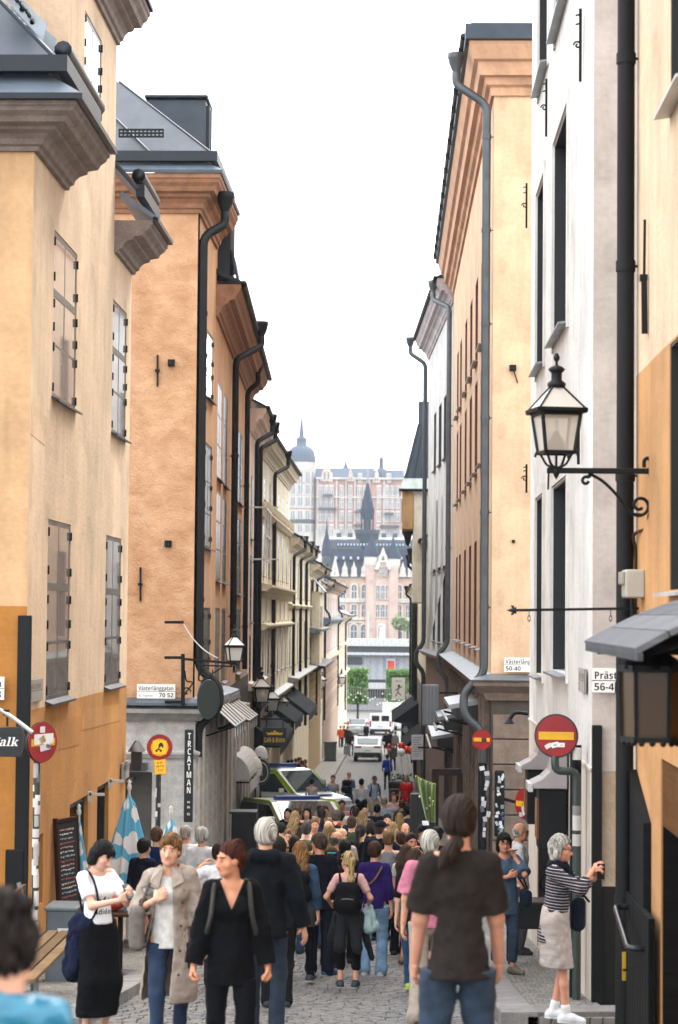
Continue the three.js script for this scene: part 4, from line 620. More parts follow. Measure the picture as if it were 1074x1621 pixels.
// ---------------------------------------------------------------- far shore: the two palaces, hill, bridge, trees at the end of the street
{
struct('hill', (() => { const g = new THREE.PlaneGeometry(420, 160, 60, 24).rotateX(-Math.PI / 2), p = g.attributes.position; for (let i = 0; i < p.count; i++) { const x = p.getX(i), z = p.getZ(i); p.setXYZ(i, x - 20, -10.3 + 24 * smooth(70, -10, z) + 2.5 * fbm3(x * .03, 0, z * .03), z - 580); } g.computeVertexNormals(); return boxUV(g); })(), mat('#4b5444', { map: rep1(tRough, .05), roughness: 1 }));
const brick = mat('#c9a993', { map: rep1(tPlaster, .1), roughness: .9 }), brickP = mat('#cbae9f', { map: rep1(tPlaster, .1), roughness: .9 }), pale = mat('#cfc6bc', { map: rep1(tPlaster, .1), roughness: .9 }), lead = mat('#2b384a', { phys: true, specularIntensity: .3, map: me1, roughness: .7 }), leadP = metal('#7d8894', { metalness: .1, roughness: .6 }), dk = paint('#39424c'), gl = mat('#5c6470', { roughness: .2 });
const D = 450, w = new Wall([at(515, CY, D).x, -D], [at(700, CY, D).x, -D]), X = px => w.hit(px, CY)[0], Y = py => w.hit(600, py)[1];
const B = thing('brick_palace', 'brick palace with pointed gables and a spired roof turret across the water', 'palace', V(w.p0[0], Y(1012), -D));
const L = w.L, fm = (g, n, m, p = B) => add(n, w.put(g), m, p);
fm(box(L, Y(913.5) - Y(1015), 12, L / 2, (Y(913.5) + Y(1015)) / 2, -6), 'wall', brick);
const arch = (x0, x1, yt, yb, pointed, z = 0, kk = .3, parent = B) => {      // a window: pale surround, dark pane with bars
const a = X(x0), b = X(x1), t = Y(yt), q = Y(yb), g = sub('window', parent, w.pt((a + b) / 2, q)), W = b - a;
const shp = (k, y0) => { const s = new THREE.Shape(); s.moveTo(a - k, y0); s.lineTo(b + k, y0); s.lineTo(b + k, t - W * .5); if (pointed) { s.quadraticCurveTo(b + k, t - W * .1 + k, (a + b) / 2, t + k * 1.6); s.quadraticCurveTo(a - k, t - W * .1 + k, a - k, t - W * .5); } else { s.lineTo(b + k, t - W * .2); s.quadraticCurveTo((a + b) / 2, t + k * 2, a - k, t - W * .2); } s.closePath(); return s; };
const sur = shp(kk, q - kk); sur.holes.push(shp(0, q)); add('surround', w.put(boxUV(new THREE.ExtrudeGeometry(sur, { depth: .3, bevelEnabled: false, curveSegments: 5 }).translate(0, 0, z))), pale, g);
add('pane', w.put(boxUV(new THREE.ExtrudeGeometry(shp(.04, q), { depth: .05, bevelEnabled: false, curveSegments: 5 }).translate(0, 0, .03 + z))), gl, g);
add('frame', [w.put(box(.12, t - q - .3, .12, (a + b) / 2, (t + q) / 2 - .15, .12 + z)), w.put(box(W - .04, .14, .1, (a + b) / 2, lerp(q, t, .52), .11 + z))], pale, g);
};
const cols = [[558, 566], [574, 582], [541, 548], [630, 637]], trio = [[597, 602], [605, 610], [612.5, 617.5]];
for (const [a, b] of cols) { arch(a, b, 926, 948, true); arch(a, b, 957, 977, false); }
for (const [a, b] of [...trio, [644, 650]]) { const z = a < 640 ? 1.2 : 0; arch(a, b, 927, 948, true, z, .13); arch(a, b, 957, 977, false, z, .13); }
for (const [a, b] of [[557, 567], [573, 583], [601, 611], [629, 638], [645, 654], [541, 551]]) arch(a, b, 989, 1011, true, a === 601 ? 1.2 : 0);
for (const y of [949, 980, 952]) fm(box(L, .45, .5, L / 2, Y(y), .2), 'string_course', pale);
for (const y of [913, 985]) fm(box(L, .3, .4, L / 2, Y(y), .15), 'string_course', y === 913 ? dk : pale);
fm(box(X(622) - X(592), Y(880) - Y(1015), 1.2, X(607), (Y(880) + Y(1015)) / 2, .6), 'bay_wall', brickP);
const gable = (x0, x1, yb, yt, z, m = pale) => { const a = X(x0), b = X(x1), g = sub('gable', B, w.pt((a + b) / 2, Y(yb), z)); add('gable_wall', w.put(boxUV(ext(poly([[a + .35, Y(yb)], [b - .35, Y(yb)], [(a + b) / 2, Y(yt) - .7]]), .8).translate(0, 0, z - .4))), brick, g); const s = poly([[a, Y(yb)], [b, Y(yb)], [(a + b) / 2, Y(yt)]]); const h = new THREE.Path(); h.moveTo(a + .8, Y(yb) + .01); h.lineTo((a + b) / 2, Y(yt) - 1.6); h.lineTo(b - .8, Y(yb) + .01); h.closePath(); s.holes.push(h); add('coping', w.put(boxUV(ext(s, 1.0).translate(0, 0, z - .35))), m, g); };
for (const [a, b] of [[524, 539], [541, 553], [556, 567], [572, 583], [632, 645], [646, 656]]) { gable(a, b, 913, a === 524 ? 880 : 888, .2); arch((a + b) / 2 - 2, (a + b) / 2 + 2, 899, 911, true, .6); }
gable(594, 621, 902, 866, 1.3);
for (const [a, b] of [[602, 605], [606.5, 609.5], [611, 614]]) arch(a, b, 898, 912, true, 1.7, .06);
{ const p = w.pt(X(607.5), Y(884), 1.75); add('rose_window', boxUV(new THREE.TorusGeometry(.75, .25, 8, 20).translate(p.x, p.y, p.z)), pale, B); add('rose_pane', boxUV(new THREE.CylinderGeometry(.75, .75, .1, 20).rotateX(Math.PI / 2).translate(p.x, p.y, p.z)), gl, B); }
for (const [px, y0, y1, yt, r] of [[589, 1012, 881, 840, 1.25], [623, 1012, 884, 846, 1.25], [518, 930, 880, 822, .8]]) {
const p = w.pt(X(px), 0, .6), t = sub('turret', B, V(p.x, Y(y0), p.z));
add('turret_wall', cyl(r, r, Y(y1) - Y(y0), p.x, (Y(y0) + Y(y1)) / 2, p.z, 10), px === 518 ? dk : brickP, t);
add('turret_corbel', lathe([[r, -2.2], [r * 1.25, -1.6], [r * 1.3, -.3], [r * 1.2, 0], [0, 0]], p.x, Y(y1), p.z, 10), px === 518 ? dk : pale, t);
add('turret_spire', lathe([[r * 1.45, 0], [r * 1.0, (Y(yt) - Y(y1)) * .35], [r * .35, (Y(yt) - Y(y1)) * .6], [.03, Y(yt) - Y(y1)]], p.x, Y(y1), p.z, 8), lead, t);
}
const q = (x0, x1, ya, yb, za, zb) => solid([[w.pt(X(x0), Y(ya), za), w.pt(X(x1), Y(ya), za), w.pt(X(x1), Y(yb), zb), w.pt(X(x0), Y(yb), zb)]]);
add('roof', q(516, 690, 912, 868, -.2, -5), lead, B); add('roof', q(516, 690, 868, 853, -5, -5.2), dk, B); add('roof', q(516, 690, 853, 847, -5.2, -12), leadP, B);
for (let i = 0; i < 24; i++) { const px = 535 + i * 5.2, g = sub('dormer', B, w.pt(X(px), Y(864), -4.6)); add('dormer_wall', w.put(box(.5, .75, .5, X(px), Y(861), -4.95)), lead, g); add('pane', w.put(box(.32, .5, .04, X(px), Y(861), -4.68)), mat('#9fb0c4', { roughness: .2 }), g); }
for (let i = 0; i < 11; i++) { const px = 533 + i * 11.5; if (px > 588 && px < 626) continue; const g = sub('dormer', B, w.pt(X(px), Y(884), -2.6)); add('dormer_wall', w.put(box(.8, 1.1, .9, X(px), Y(883), -2.6)), lead, g); add('pane', w.put(box(.45, .6, .04, X(px), Y(883), -2.13)), mat('#aab8c8', { roughness: .2 }), g); }
{ const c = w.pt(X(582), 0, -7), k = at(582, CY, 457), wd = r => r / F * 457, y = py => at(582, py, 457).y, t = sub('roof_tower', B, V(k.x, y(868), -457));
const oct = (r0, r1, ya, yb, n = 8) => boxUV(new THREE.CylinderGeometry(wd(r1), wd(r0), y(yb) - y(ya), n, 1).rotateY(Math.PI / n).translate(k.x, (y(ya) + y(yb)) / 2, -457));
add('tower_base', oct(18, 20, 870, 845), lead, t); add('tower_rail', oct(21, 22, 845, 839), dk, t);
add('tower_core', oct(7, 7, 839, 812), dk, t); for (let i = 0; i < 8; i++) { const a = (i + .5) / 8 * 2 * Math.PI; add('tower_post', box(wd(2.2), y(812) - y(839), wd(2.2), k.x + Math.sin(a) * wd(10), (y(812) + y(839)) / 2, -457 + Math.cos(a) * wd(10)), lead, t); }
add('tower_eave', oct(11, 12.5, 822, 806), lead, t); add('tower_spire', oct(11.5, 2, 806, 765), lead, t); add('spire_tip', oct(1.6, .2, 765, 738), leadP, t); }
for (let i = 0; i < 7; i++) { const px = 536 + i * 18; add('roof_vent', w.put(box(1, .9, 1, X(px), Y(846), -6)), dk, B); }
}
{ // the larger palace behind, on the hill
const D = 560, w = new Wall([at(440, CY, D).x, -D], [at(660, CY, D).x, -D]), X = px => w.hit(px, CY)[0], Y = py => w.hit(560, py)[1];
const B = thing('hilltop_palace', 'huge pale pink palace with domed corner tower and spire, on the hill', 'palace', V(w.p0[0], Y(880), -D));
const pink = mat('#b08c80', { map: rep1(tPlaster, .08), roughness: .9 }), cr = mat('#c2bcb6', { map: rep1(tPlaster, .08), roughness: .9 }), roofM = mat('#5a6675', { phys: true, specularIntensity: .2, map: me1, roughness: .9 }), dk = paint('#3d4650'), gl = mat('#6d7782', { roughness: .25 });
const F2 = (x0, x1, ya, yb, z0, z1, n, m) => add(n, w.put(box(X(x1) - X(x0), Y(ya) - Y(yb), z1 - z0, (X(x0) + X(x1)) / 2, (Y(ya) + Y(yb)) / 2, (z0 + z1) / 2)), m, B);
F2(500, 640, 758, 838, -14, 0, 'wall', pink); F2(494, 499.9, 748, 890, -8, -3, 'side_wall', dk); F2(500.3, 639.7, 838, 890, -14, .06, 'basement_wall', cr);
const kw = X(501) - X(500);
{ const c = w.pt(X(476), 0, -2), r = kw * 21.5, t = sub('corner_tower', B, V(c.x, Y(880), c.z)); const tc = (k, y0, y1, m, n, seg = 28) => add(n, cyl(r * k, r * k, Y(y0) - Y(y1), c.x, (Y(y0) + Y(y1)) / 2, c.z, seg), m, t);
tc(1, 745, 838, pink, 'tower_wall'); tc(1.03, 838, 890, cr, 'tower_base'); for (const y of [744, 768, 804]) tc(1.05, y - 2, y + 1.5, cr, 'tower_band'); tc(1.08, 732, 745, cr, 'tower_frieze'); tc(1.14, 823, 828, dk, 'balcony');
add('dome', lathe([[r * 1.1, Y(732)], [r * 1.04, Y(722)], [r * .95, Y(714)], [r * .72, Y(708)], [r * .4, Y(705)], [r * .36, Y(697)], [r * .42, Y(696)], [r * .36, Y(693)], [r * .2, Y(691)], [r * .12, Y(675)], [.05, Y(653)]].map(([a, y]) => [a, y]), c.x, 0, c.z, 28), roofM, t);
for (const [y0, y1] of [[748, 764], [768, 782], [788, 801], [810, 822], [832, 842]]) for (const a of [-1.05, -.55, 0, .55, 1.05]) { const g = sub('window', t, V(c.x, Y(y1), c.z)), G = (b, ) => b.rotateY(a).translate(c.x, (Y(y0) + Y(y1)) / 2, c.z), ww = kw * 6; add('surround', G(box(ww + 1, Y(y0) - Y(y1) + .9, .2, 0, 0, r)), cr, g); add('pane', G(box(ww, Y(y0) - Y(y1), .2, 0, 0, r + .06)), gl, g); add('frame', G(box(.25, Y(y0) - Y(y1), .16, 0, 0, r + .13)), cr, g); } }
const wn = (px, y0, y1, wd) => { const g = sub('window', B, w.pt(X(px), Y(y1))), W = kw * wd, h = Y(y0) - Y(y1), y = (Y(y0) + Y(y1)) / 2; add('surround', w.put(box(W + .42, h + .9, .35, X(px), y + .1, .1)), cr, g); add('pane', w.put(box(W, h, .3, X(px), y, .18)), gl, g); add('frame', [w.put(box(.22, h, .3, X(px), y, .22)), w.put(box(W, .22, .28, X(px), y + h * .2, .22))], cr, g); };
for (const [y0, y1] of [[771, 783], [791, 803], [811, 824], [833, 846]]) for (const px of [508, 516.5, 525, 541, 554.5, 569, 578, 600, 613, 621.5, 630]) wn(px, y0, y1, 4.6);
for (const px of [514, 523, 570, 596, 616]) wn(px, 752, 762, 4);
F2(500, 640, 786, 788.5, -.1, .5, 'string_course', cr); F2(500, 640, 756, 759, -.1, .7, 'string_course', cr); for (const px of [503, 533, 548, 562, 585, 608]) F2(px - 1, px + 1, 759, 838, -.1, .4, 'pilaster', cr);
for (const [a, b, y] of [[511, 527, 783], [504, 533, 804], [562, 572, 808], [609, 623, 811], [602, 632, 831], [561, 575, 830], [456, 462, 826]]) { F2(a, b, y, y + 3.4, .1, 1.5, 'balcony', dk); }
const Q = (x0, x1, ya, yb, za, zb, m = roofM) => add('roof', solid([[w.pt(X(x0), Y(ya), za), w.pt(X(x1), Y(ya), za), w.pt(X(x1), Y(yb), zb), w.pt(X(x0), Y(yb), zb)]]), m, B);
Q(498, 592, 757, 739, 0, -5); Q(592, 640, 760, 742, 0, -5); Q(498, 640, 740, 738, -5, -12);
const sg = (px, yb, yt, k) => { const c = X(px), g = sub('gable', B, w.pt(c, Y(yb))), W = kw * k, h = Y(yt) - Y(yb); const s = new THREE.Shape(); s.moveTo(c - W, Y(yb)); s.lineTo(c + W, Y(yb)); s.quadraticCurveTo(c + W * .75, Y(yb) + h * .35, c + W * .5, Y(yb) + h * .45); s.quadraticCurveTo(c + W * .45, Y(yb) + h * .8, c, Y(yt)); s.quadraticCurveTo(c - W * .45, Y(yb) + h * .8, c - W * .5, Y(yb) + h * .45); s.quadraticCurveTo(c - W * .75, Y(yb) + h * .35, c - W, Y(yb)); add('gable_wall', w.put(boxUV(ext(s, 1.2).translate(0, 0, -.6))), mat('#d3b7a8', { map: rep1(tPlaster, .08) }), g); for (const d of [-.3, .3]) add('pane', w.put(box(W * .28, h * .28, .2, c + W * d, Y(yb) + h * .22, .62)), gl, g); };
sg(517, 762, 722, 10); sg(555, 762, 742, 6); sg(596, 764, 742, 6); sg(582, 770, 737, 2.5);
for (const [px, y0, y1, k] of [[546, 740, 721, 5]]) { const p = w.pt(X(px), Y(y0), -6); add('roof_spire', lathe([[kw * k, 0], [kw * k * .4, (Y(y1) - Y(y0)) * .4], [.1, Y(y1) - Y(y0)]], p.x, p.y, p.z, 8), roofM, B); }
{ const p = w.pt(X(603), 0, -4), t = sub('cupola', B, V(p.x, Y(745), p.z)); add('cupola_dome', lathe([[kw * 14, Y(762)], [kw * 13.5, Y(752)], [kw * 11, Y(744)], [kw * 4, Y(739)], [kw * 4, Y(738)]], p.x, 0, p.z, 24), roofM, t); add('cupola_drum', cyl(kw * 3.4, kw * 3.8, Y(726) - Y(739), p.x, (Y(726) + Y(739)) / 2, p.z, 14), dk, t); add('cupola_cap', lathe([[kw * 4.6, Y(726)], [kw * 3, Y(723)], [kw * 1, Y(721)], [.05, Y(712)]], p.x, 0, p.z, 14), roofM, t); const q = w.pt(X(614), Y(752), 0); add('oculus', boxUV(new THREE.TorusGeometry(kw * 2.5, kw * .8, 8, 16).translate(q.x, q.y, q.z - .5)), cr, t); }
}
{ // trees and bushes on the quay in front of the brick palace
for (const [px, y, h, r] of [[632, 1000, 5.5, 2.2], [645, 1002, 4.5, 2]]) { const p = at(px, 1015, 440); leafTree(p, h, r * .8, 500, .55, ['pale', 'pale'][0], ['small pale tree on the quay before the central gable', 'low bush on the quay before the brick palace arches', 'low pale bush beside another on the quay', 'broad bush on the quay under the central gable', 'pale tree at the far end of the quay'][[632, 577, 590, 615, 645].indexOf(px)]); }
}
function leafTree(p, h, r, n, leaf, kind, label, o = {}) {
const t = thing('tree', label, 'tree', p.clone()), m = mat(kind === 'pale' ? '#8b9c68' : '#5b8437', { phys: true, transmission: .3, thickness: 0, roughness: .9 });
const th = o.trunk ?? h * .4, pos = [], tr = [tube([p.clone(), p.clone().add(V(.03, th * .5, .02)), p.clone().add(V(0, h * .75, 0))], o.tr ?? .12, 10, 7)];
for (let i = 0; i < 6; i++) { const a = i * 1.05; tr.push(tube([p.clone().add(V(0, th * (.8 + i * .08), 0)), p.clone().add(V(Math.cos(a) * r * .4, th + h * .15 + i * .08, Math.sin(a) * r * .4)), p.clone().add(V(Math.cos(a) * r * .75, th + h * (.2 + .06 * i), Math.sin(a) * r * .75))], .035, 8, 5)); }
add('trunk', tr, mat('#4d4035', { map: tBark }), t);
const g = new THREE.BufferGeometry(); let k = 0; const idx = [];
for (let i = 0; i < n; i++) {
let x, y, z; do { x = rnd(-1, 1); y = rnd(-1, 1); z = rnd(-1, 1); } while ((o.box ? Math.max(Math.abs(x), Math.abs(y), Math.abs(z)) > 1 : x * x + y * y + z * z > 1));
const f = o.box ? 1 : .6 + .4 * smooth(-.3, .4, fbm3(x * 2 + p.x, y * 2, z * 2 + h)); if (fbm3(x * 2.2 + p.z, y * 2.2 + 4, z * 2.2) < -.2) continue;
const c = V(x * r * f, (th + h) / 2 + y * (h - th) / 2 * f, z * r * f).add(p), s = leaf * rnd(.6, 1.2), e = new THREE.Euler(rnd(0, 6), rnd(0, 6), rnd(0, 6)), u = V(s, 0, 0).applyEuler(e), v = V(0, s * .6, 0).applyEuler(e), w2 = V(0, 0, s * .15).applyEuler(e);
for (const q of [c.clone().sub(u), c.clone().add(v).add(w2), c.clone().add(u), c.clone().sub(v).add(w2)]) pos.push(q.x, q.y, q.z); idx.push(k, k + 1, k + 2, k, k + 2, k + 3); k += 4;
}
g.setAttribute('position', new THREE.Float32BufferAttribute(pos, 3)); g.setIndex(idx); g.computeVertexNormals(); add('crown', boxUV(g), m, t); return t;
}
leafTree(at(566, 1150, 222).setY(gy(222)), 5.8, 1.05, 3200, .22, 'green', 'clipped green street tree at the end of the left pavement', { trunk: 2.2, box: true });
leafTree(at(630, 1150, 222).setY(gy(222)), 5.7, 1.2, 3400, .22, 'green', 'clipped green street tree behind the hanging white pub sign', { trunk: 2.2, box: true });
{ // railway viaduct across the end of the street
const D = 262, L = at(440, CY, D).x, Rr = at(760, CY, D).x, y = py => at(600, py, D).y, w = Rr - L, c = (L + Rr) / 2;
const B = thing('viaduct', 'pale concrete viaduct with a white parapet crossing at the end of the street', 'bridge', V(c, gy(262), -D));
const B2 = (ya, yb, z, dp, n, m) => add(n, box(w, y(ya) - y(yb), dp, c, (y(ya) + y(yb)) / 2, -D + z), m, B);
B2(1012, 1023, -2, 4, 'parapet', stone('#d8d8d6')); B2(1023, 1033, -2.4, 4, 'deck', paint('#3a3f44')); B2(1033, 1037, -1.9, 4.2, 'ledge', stone('#cfd2d4')); B2(1037, 1076, -3, 4, 'wall', stone('#b9bdc4')); B2(1076, 1081, -2.4, 3, 'girder', paint('#2c3136')); B2(1081, 1091, -1.5, 3, 'lower_ledge', stone('#c9ccd0')); B2(1091, 1125, -4, 4, 'underpass_wall', paint('#23272b')); B2(1106, 1160, -2, .3, 'lower_wall', stone('#b6b8b9'));
for (let i = 0; i < 9; i++) { const px = 555 + i * 11; add('wall_joint', box(.06, y(1037) - y(1076), .1, at(px, CY, D).x, (y(1037) + y(1076)) / 2, -D - .97), stone('#a4a8ae'), B); }
const pn = sub('panel', B, at(620, 1060, D)); const P = (x0, x1, y0, y1, z, n, m) => add(n, box(at(x1, CY, D).x - at(x0, CY, D).x, y(y0) - y(y1), .1, (at(x0, CY, D).x + at(x1, CY, D).x) / 2, (y(y0) + y(y1)) / 2, -D + z), m, pn);
P(612, 630, 1042, 1060, -.95, 'panel_frame', paint('#7f9bb5')); P(614, 628, 1042.5, 1060, -.88, 'panel_board', paint('#d4d8da')); P(615.5, 626.5, 1046, 1060, -.8, 'poster', paint('#d8432c'));
const wd = sub('opening', B, at(558, 1046, D)); add('recess', box(2.0 * 9 / 7, y(1041) - y(1053), .1, at(558.5, CY, D).x, (y(1041) + y(1053)) / 2, -D - .95), paint('#3b454c'), wd);
for (const [px, y0] of [[605, 990], [583, 968]]) { const q = at(px, 1012, D + 2); const t = thing('lamp_post', px === 605 ? 'thick pale post standing on the viaduct before the central gable' : 'thin lamp mast on the viaduct', 'post', q); const tp = at(px, y0, D + 2); add('post', cyl(px === 605 ? .32 : .06, px === 605 ? .36 : .08, tp.y - q.y, q.x, (q.y + tp.y) / 2, q.z, 10), paint('#c9c9c6'), t); add('cap', px === 605 ? rbox(.7, .25, .7, .05, tp.x, tp.y, tp.z) : bar(tp, V(tp.x + 1.2, tp.y + .1, tp.z), .08), paint('#b5b7b8'), t); }
}
// ---------------------------------------------------------------- lanterns
const lampGlass = mat('#efece4', { phys: true, transmission: .6, thickness: 0, roughness: .3, ior: 1.45 });
function lantern(parent, p, k, yaw = .3, ky = 1) {            // p: foot of the glass case; k: scale
const T = g => boxUV(g.rotateY(yaw).scale(k, k * ky, k).translate(p.x, p.y, p.z)), b4 = (r0, r1, h, y) => new THREE.CylinderGeometry(r1 * 1.414, r0 * 1.414, h, 4, 1).rotateY(Math.PI / 4).translate(0, y, 0);
const P = (r, y, i) => V(((i & 1) ^ ((i >> 1) & 1) ? 1 : -1) * r, y, (i >> 1 ? 1 : -1) * r);
const fr = []; for (let i = 0; i < 4; i++) { const j = (i + 1) % 4; fr.push(bar(P(.135, 0, i), P(.185, .36, i), .026), bar(P(.135, .012, i), P(.135, .012, j), .03), bar(P(.182, .345, i), P(.182, .345, j), .035), bar(P(.225, .375, i), P(.055, .575, i), .016), bar(P(.225, .375, i), P(.225, .375, j), .03)); }
add('case_frame', fr.map(T), iron, parent);
for (let i = 0; i < 4; i++) { const j = (i + 1) % 4; add('glass_pane', T(solid([[P(.13, .02, i), P(.13, .02, j), P(.178, .34, j), P(.178, .34, i)]])), lampGlass, parent); add('roof_pane', T(solid([[P(.215, .385, i), P(.215, .385, j), P(.055, .57, j), P(.055, .57, i)]])), mat('#e6e3da', { roughness: .5, phys: true, transmission: .4, thickness: 0 }), parent); }
add('eave', T(b4(.24, .2, .03, .365)), iron, parent);
add('chimney', T(new THREE.LatheGeometry([[.07, .57], [.085, .59], [.085, .615], [.05, .64], [.05, .7], [.065, .715], [.08, .735], [.05, .76], [.014, .77], [.012, .8], [.028, .82], [.03, .84], [.016, .87], [.001, .88]].map(a => new THREE.Vector2(...a)), 14)), iron, parent);
add('burner', T(new THREE.LatheGeometry([[.075, .01], [.08, .1], [.04, .16], [.02, .19], [.02, .2], [.001, .2]].map(a => new THREE.Vector2(...a)), 12)), mat('#6b5f56'), parent);
add('bulb', T(new THREE.LatheGeometry([[.012, .2], [.022, .24], [.016, .28], [.001, .3]].map(a => new THREE.Vector2(...a)), 10)), lampGlass, parent);
for (let i = 0; i < 4; i++) add('cradle_scroll', T(tube([P(.16, -.02, i), P(.15, .02, i), P(.12, 0, i), P(.07, -.09, i), P(.012, -.12, i)], .012, 14, 6)), iron, parent);
add('stem', T(new THREE.LatheGeometry([[.012, .0], [.012, -.1], [.03, -.12], [.03, -.17], [.015, -.2], [.001, -.22]].map(a => new THREE.Vector2(...a)), 10)), iron, parent);
}
const scroll = (c, r, t0, t1, turns, n = 26, ax = V(1, 0, 0), ay = V(0, 1, 0)) => Array.from({ length: n }, (_, i) => { const t = t0 + (t1 - t0) * i / (n - 1), q = r * (1 - turns * i / (n - 1)); return c.clone().addScaledVector(ax, Math.cos(t) * q).addScaledVector(ay, Math.sin(t) * q); });
{ // the near lantern on its wall arm
const d = 17, f = at(881, 719, d), t = thing('street_lantern', 'black wall lantern with glass panes on a scrolled iron arm, the largest here', 'lantern', f);
lantern(t, f, .85, .2, 1.08);
const a = at(866, 745, d), b = at(1031, 745, d), y = f.y - .13; a.y = y; b.y = y;
add('arm', rbox(b.x - a.x, .045, .035, .006, (a.x + b.x) / 2, y, -d), iron, t);
const q = (px, py) => at(px, py, d);
add('wall_bar', tube([q(1020, 740), q(1021, 728), q(1027, 725), q(1031, 732), q(1031, 770), q(1030, 818)], .016, 40, 7), iron, t);
add('scroll', tube([...scroll(q(928, 761), .035, 0.5, 6.2, .45, 14).reverse(), q(932, 751), q(952, 760), q(978, 785), q(998, 812), q(1015, 815)], .013, 60, 7), iron, t);
add('scroll', tube([q(998, 812), ...scroll(q(1013, 800), .085, -2.2, 5.6, .72, 26)], .014, 60, 7), iron, t);
add('hanger', pipe([q(869, 744), q(868, 775)], .008), iron, t);
}
const arms = [];
function wallLantern(px, py, d, k, label, o = {}) {
const f = at(px, py, d), t = thing('street_lantern', label, 'lantern', f, 'wall lanterns along the street'), X = o.right ? rx(d) : lx(d), y = f.y - .145 * k, s = o.right ? 1 : -1;
lantern(t, f, k, .3, o.ky ?? 1);
add('arm', box(Math.abs(X - f.x) + .05 * k, .04, .04, (X + f.x) / 2, y, f.z), iron, t);
add('scroll', tube([V(lerp(f.x, X, .2), y, f.z), V(lerp(f.x, X, .5), y - .1, f.z), V(lerp(f.x, X, .9), y - .45, f.z), V(X, y - .4, f.z)], .018, 20, 6), iron, t);
add('wall_plate', box(.04, .7, .08, X - s * .02, y - .2, f.z), iron, t);
}
wallLantern(413, 1112, 66, 1.25, 'middle-sized lantern nearest to the cafe sign, above the dark shop awnings');
wallLantern(430, 1126, 76, 1.2, 'lantern just past the first one above the cafe sign');
wallLantern(447, 1126, 88, 1.05, 'small lantern over the dark cafe awnings, third from the cafe sign');
wallLantern(485, 1092, 124, 1.2, 'far lantern by the roofed bay of the cream house'); wallLantern(509, 1088, 139, 1.3, 'far lantern on the narrow white house'); wallLantern(541, 1082, 175, 1.4, 'farthest lantern beside the street tree');
{ // iron bracket at the ochre corner with lantern and blank oval sign
const d = 42.0, q = (px, py, dd = d) => at(px, py, dd), t = thing('sign_bracket', 'black iron bracket with wall arms on the ochre corner house, carrying the oval sign', 'bracket', q(292, 1118));
add('post', bar(q(290, 1035), q(290, 1118), .07), iron, t);
for (const y of [985, 1041, 1111]) add('wall_arm', bar(q(261, y), q(291, y), .055), iron, t);
add('arm', bar(q(289, 1043), q(369, 1050), .045), iron, t); add('arm', bar(q(315, 1053), q(368, 1055), .03), iron, t); add('upright', bar(q(315, 1048), q(315, 1078), .03), iron, t);
add('scroll', tube(scroll(q(320, 1074), .1, 0, 5.5, .6), .016, 40, 6), iron, t); add('scroll', tube(scroll(q(295, 1095), .09, 0, 5.5, .6), .016, 40, 6), iron, t);
add('brace', tube([q(293, 1062), q(296, 1078), q(305, 1080), q(292, 1100)], .016, 20, 6), iron, t); add('brace', tube([q(318, 1082), q(335, 1068), q(352, 1056)], .016, 20, 6), iron, t);
add('stay_cable', tube([q(291, 988), q(305, 1010), q(325, 1030), q(345, 1042)], .012, 24, 6), paint('#d9d7d2'), t);
const f = q(371, 1047, 41.8), l = thing('street_lantern', 'lantern standing at the end of the iron bracket by the oval sign', 'lantern', f); lantern(l, f, .78, .35, 1.05);
add('foot', bar(V(f.x, f.y - .1, f.z), V(f.x, f.y - .22, f.z), .05), iron, l);
const o = q(330, 1107, 41.7), s = thing('oval_sign', 'blank dark green oval sign hanging from the iron bracket', 'sign', o);
add('board', boxUV(new THREE.CylinderGeometry(1, 1, .09, 36).rotateX(Math.PI / 2).scale(.21, .37, 1).rotateY(.25).translate(o.x, o.y, o.z)), paint('#14211f', { roughness: .55 }), s);
add('rim', boxUV(new THREE.TorusGeometry(1, .05, 8, 40).scale(.21, .37, 1).rotateY(.25).translate(o.x, o.y, o.z)), paint('#1c3534'), s);
for (const k of [-.08, .08]) add('hanger', bar(V(o.x + k, o.y + .35, o.z), V(o.x + k, o.y + .58, o.z), .02), iron, s);
}
// ---------------------------------------------------------------- plates and round signs
function plate(t, m4, w, h, draw, o = {}) {                   // board with a printed face, in the frame m4 (x right, y up, z out)
const put = g => g.applyMatrix4(m4);
add('board', put(rbox(w, h, o.t ?? .02, .004, 0, 0, 0)), paint(o.board ?? '#e6e4df'), t);
const k = Math.min(512, Math.round(w / h * 128)), tx = canvasTex(Math.max(64, k), 128, draw);
add('print', put(new THREE.PlaneGeometry(w - .012, h - .012).translate(0, 0, (o.t ?? .02) / 2 + .003)), new THREE.MeshStandardMaterial({ map: tx, roughness: .45, side: THREE.DoubleSide }), t);
}
const frameAt = (p, yaw = 0, roll = 0) => M4().makeTranslation(p.x, p.y, p.z).multiply(M4().makeRotationY(yaw)).multiply(M4().makeRotationZ(roll));
const street = (a, b, o = {}) => (g, w, h) => { g.fillStyle = o.bg ?? '#ebe9e4'; g.fillRect(0, 0, w, h); g.fillStyle = o.fg ?? '#1a1a1a'; g.textBaseline = 'middle'; g.textAlign = o.align ?? 'left'; g.font = 'bold 54px sans-serif'; const x = o.align === 'right' ? w - 10 : 12; g.fillText(a, x, 36, w - 24); g.fillRect(0, 62, w, 4); g.textAlign = o.align2 ?? o.align ?? 'left'; g.fillText(b, g.textAlign === 'right' ? w - 12 : x, 98, w - 24); if (o.small) { g.textAlign = 'left'; g.font = '26px sans-serif'; g.fillText(o.small, 14, 104); } };
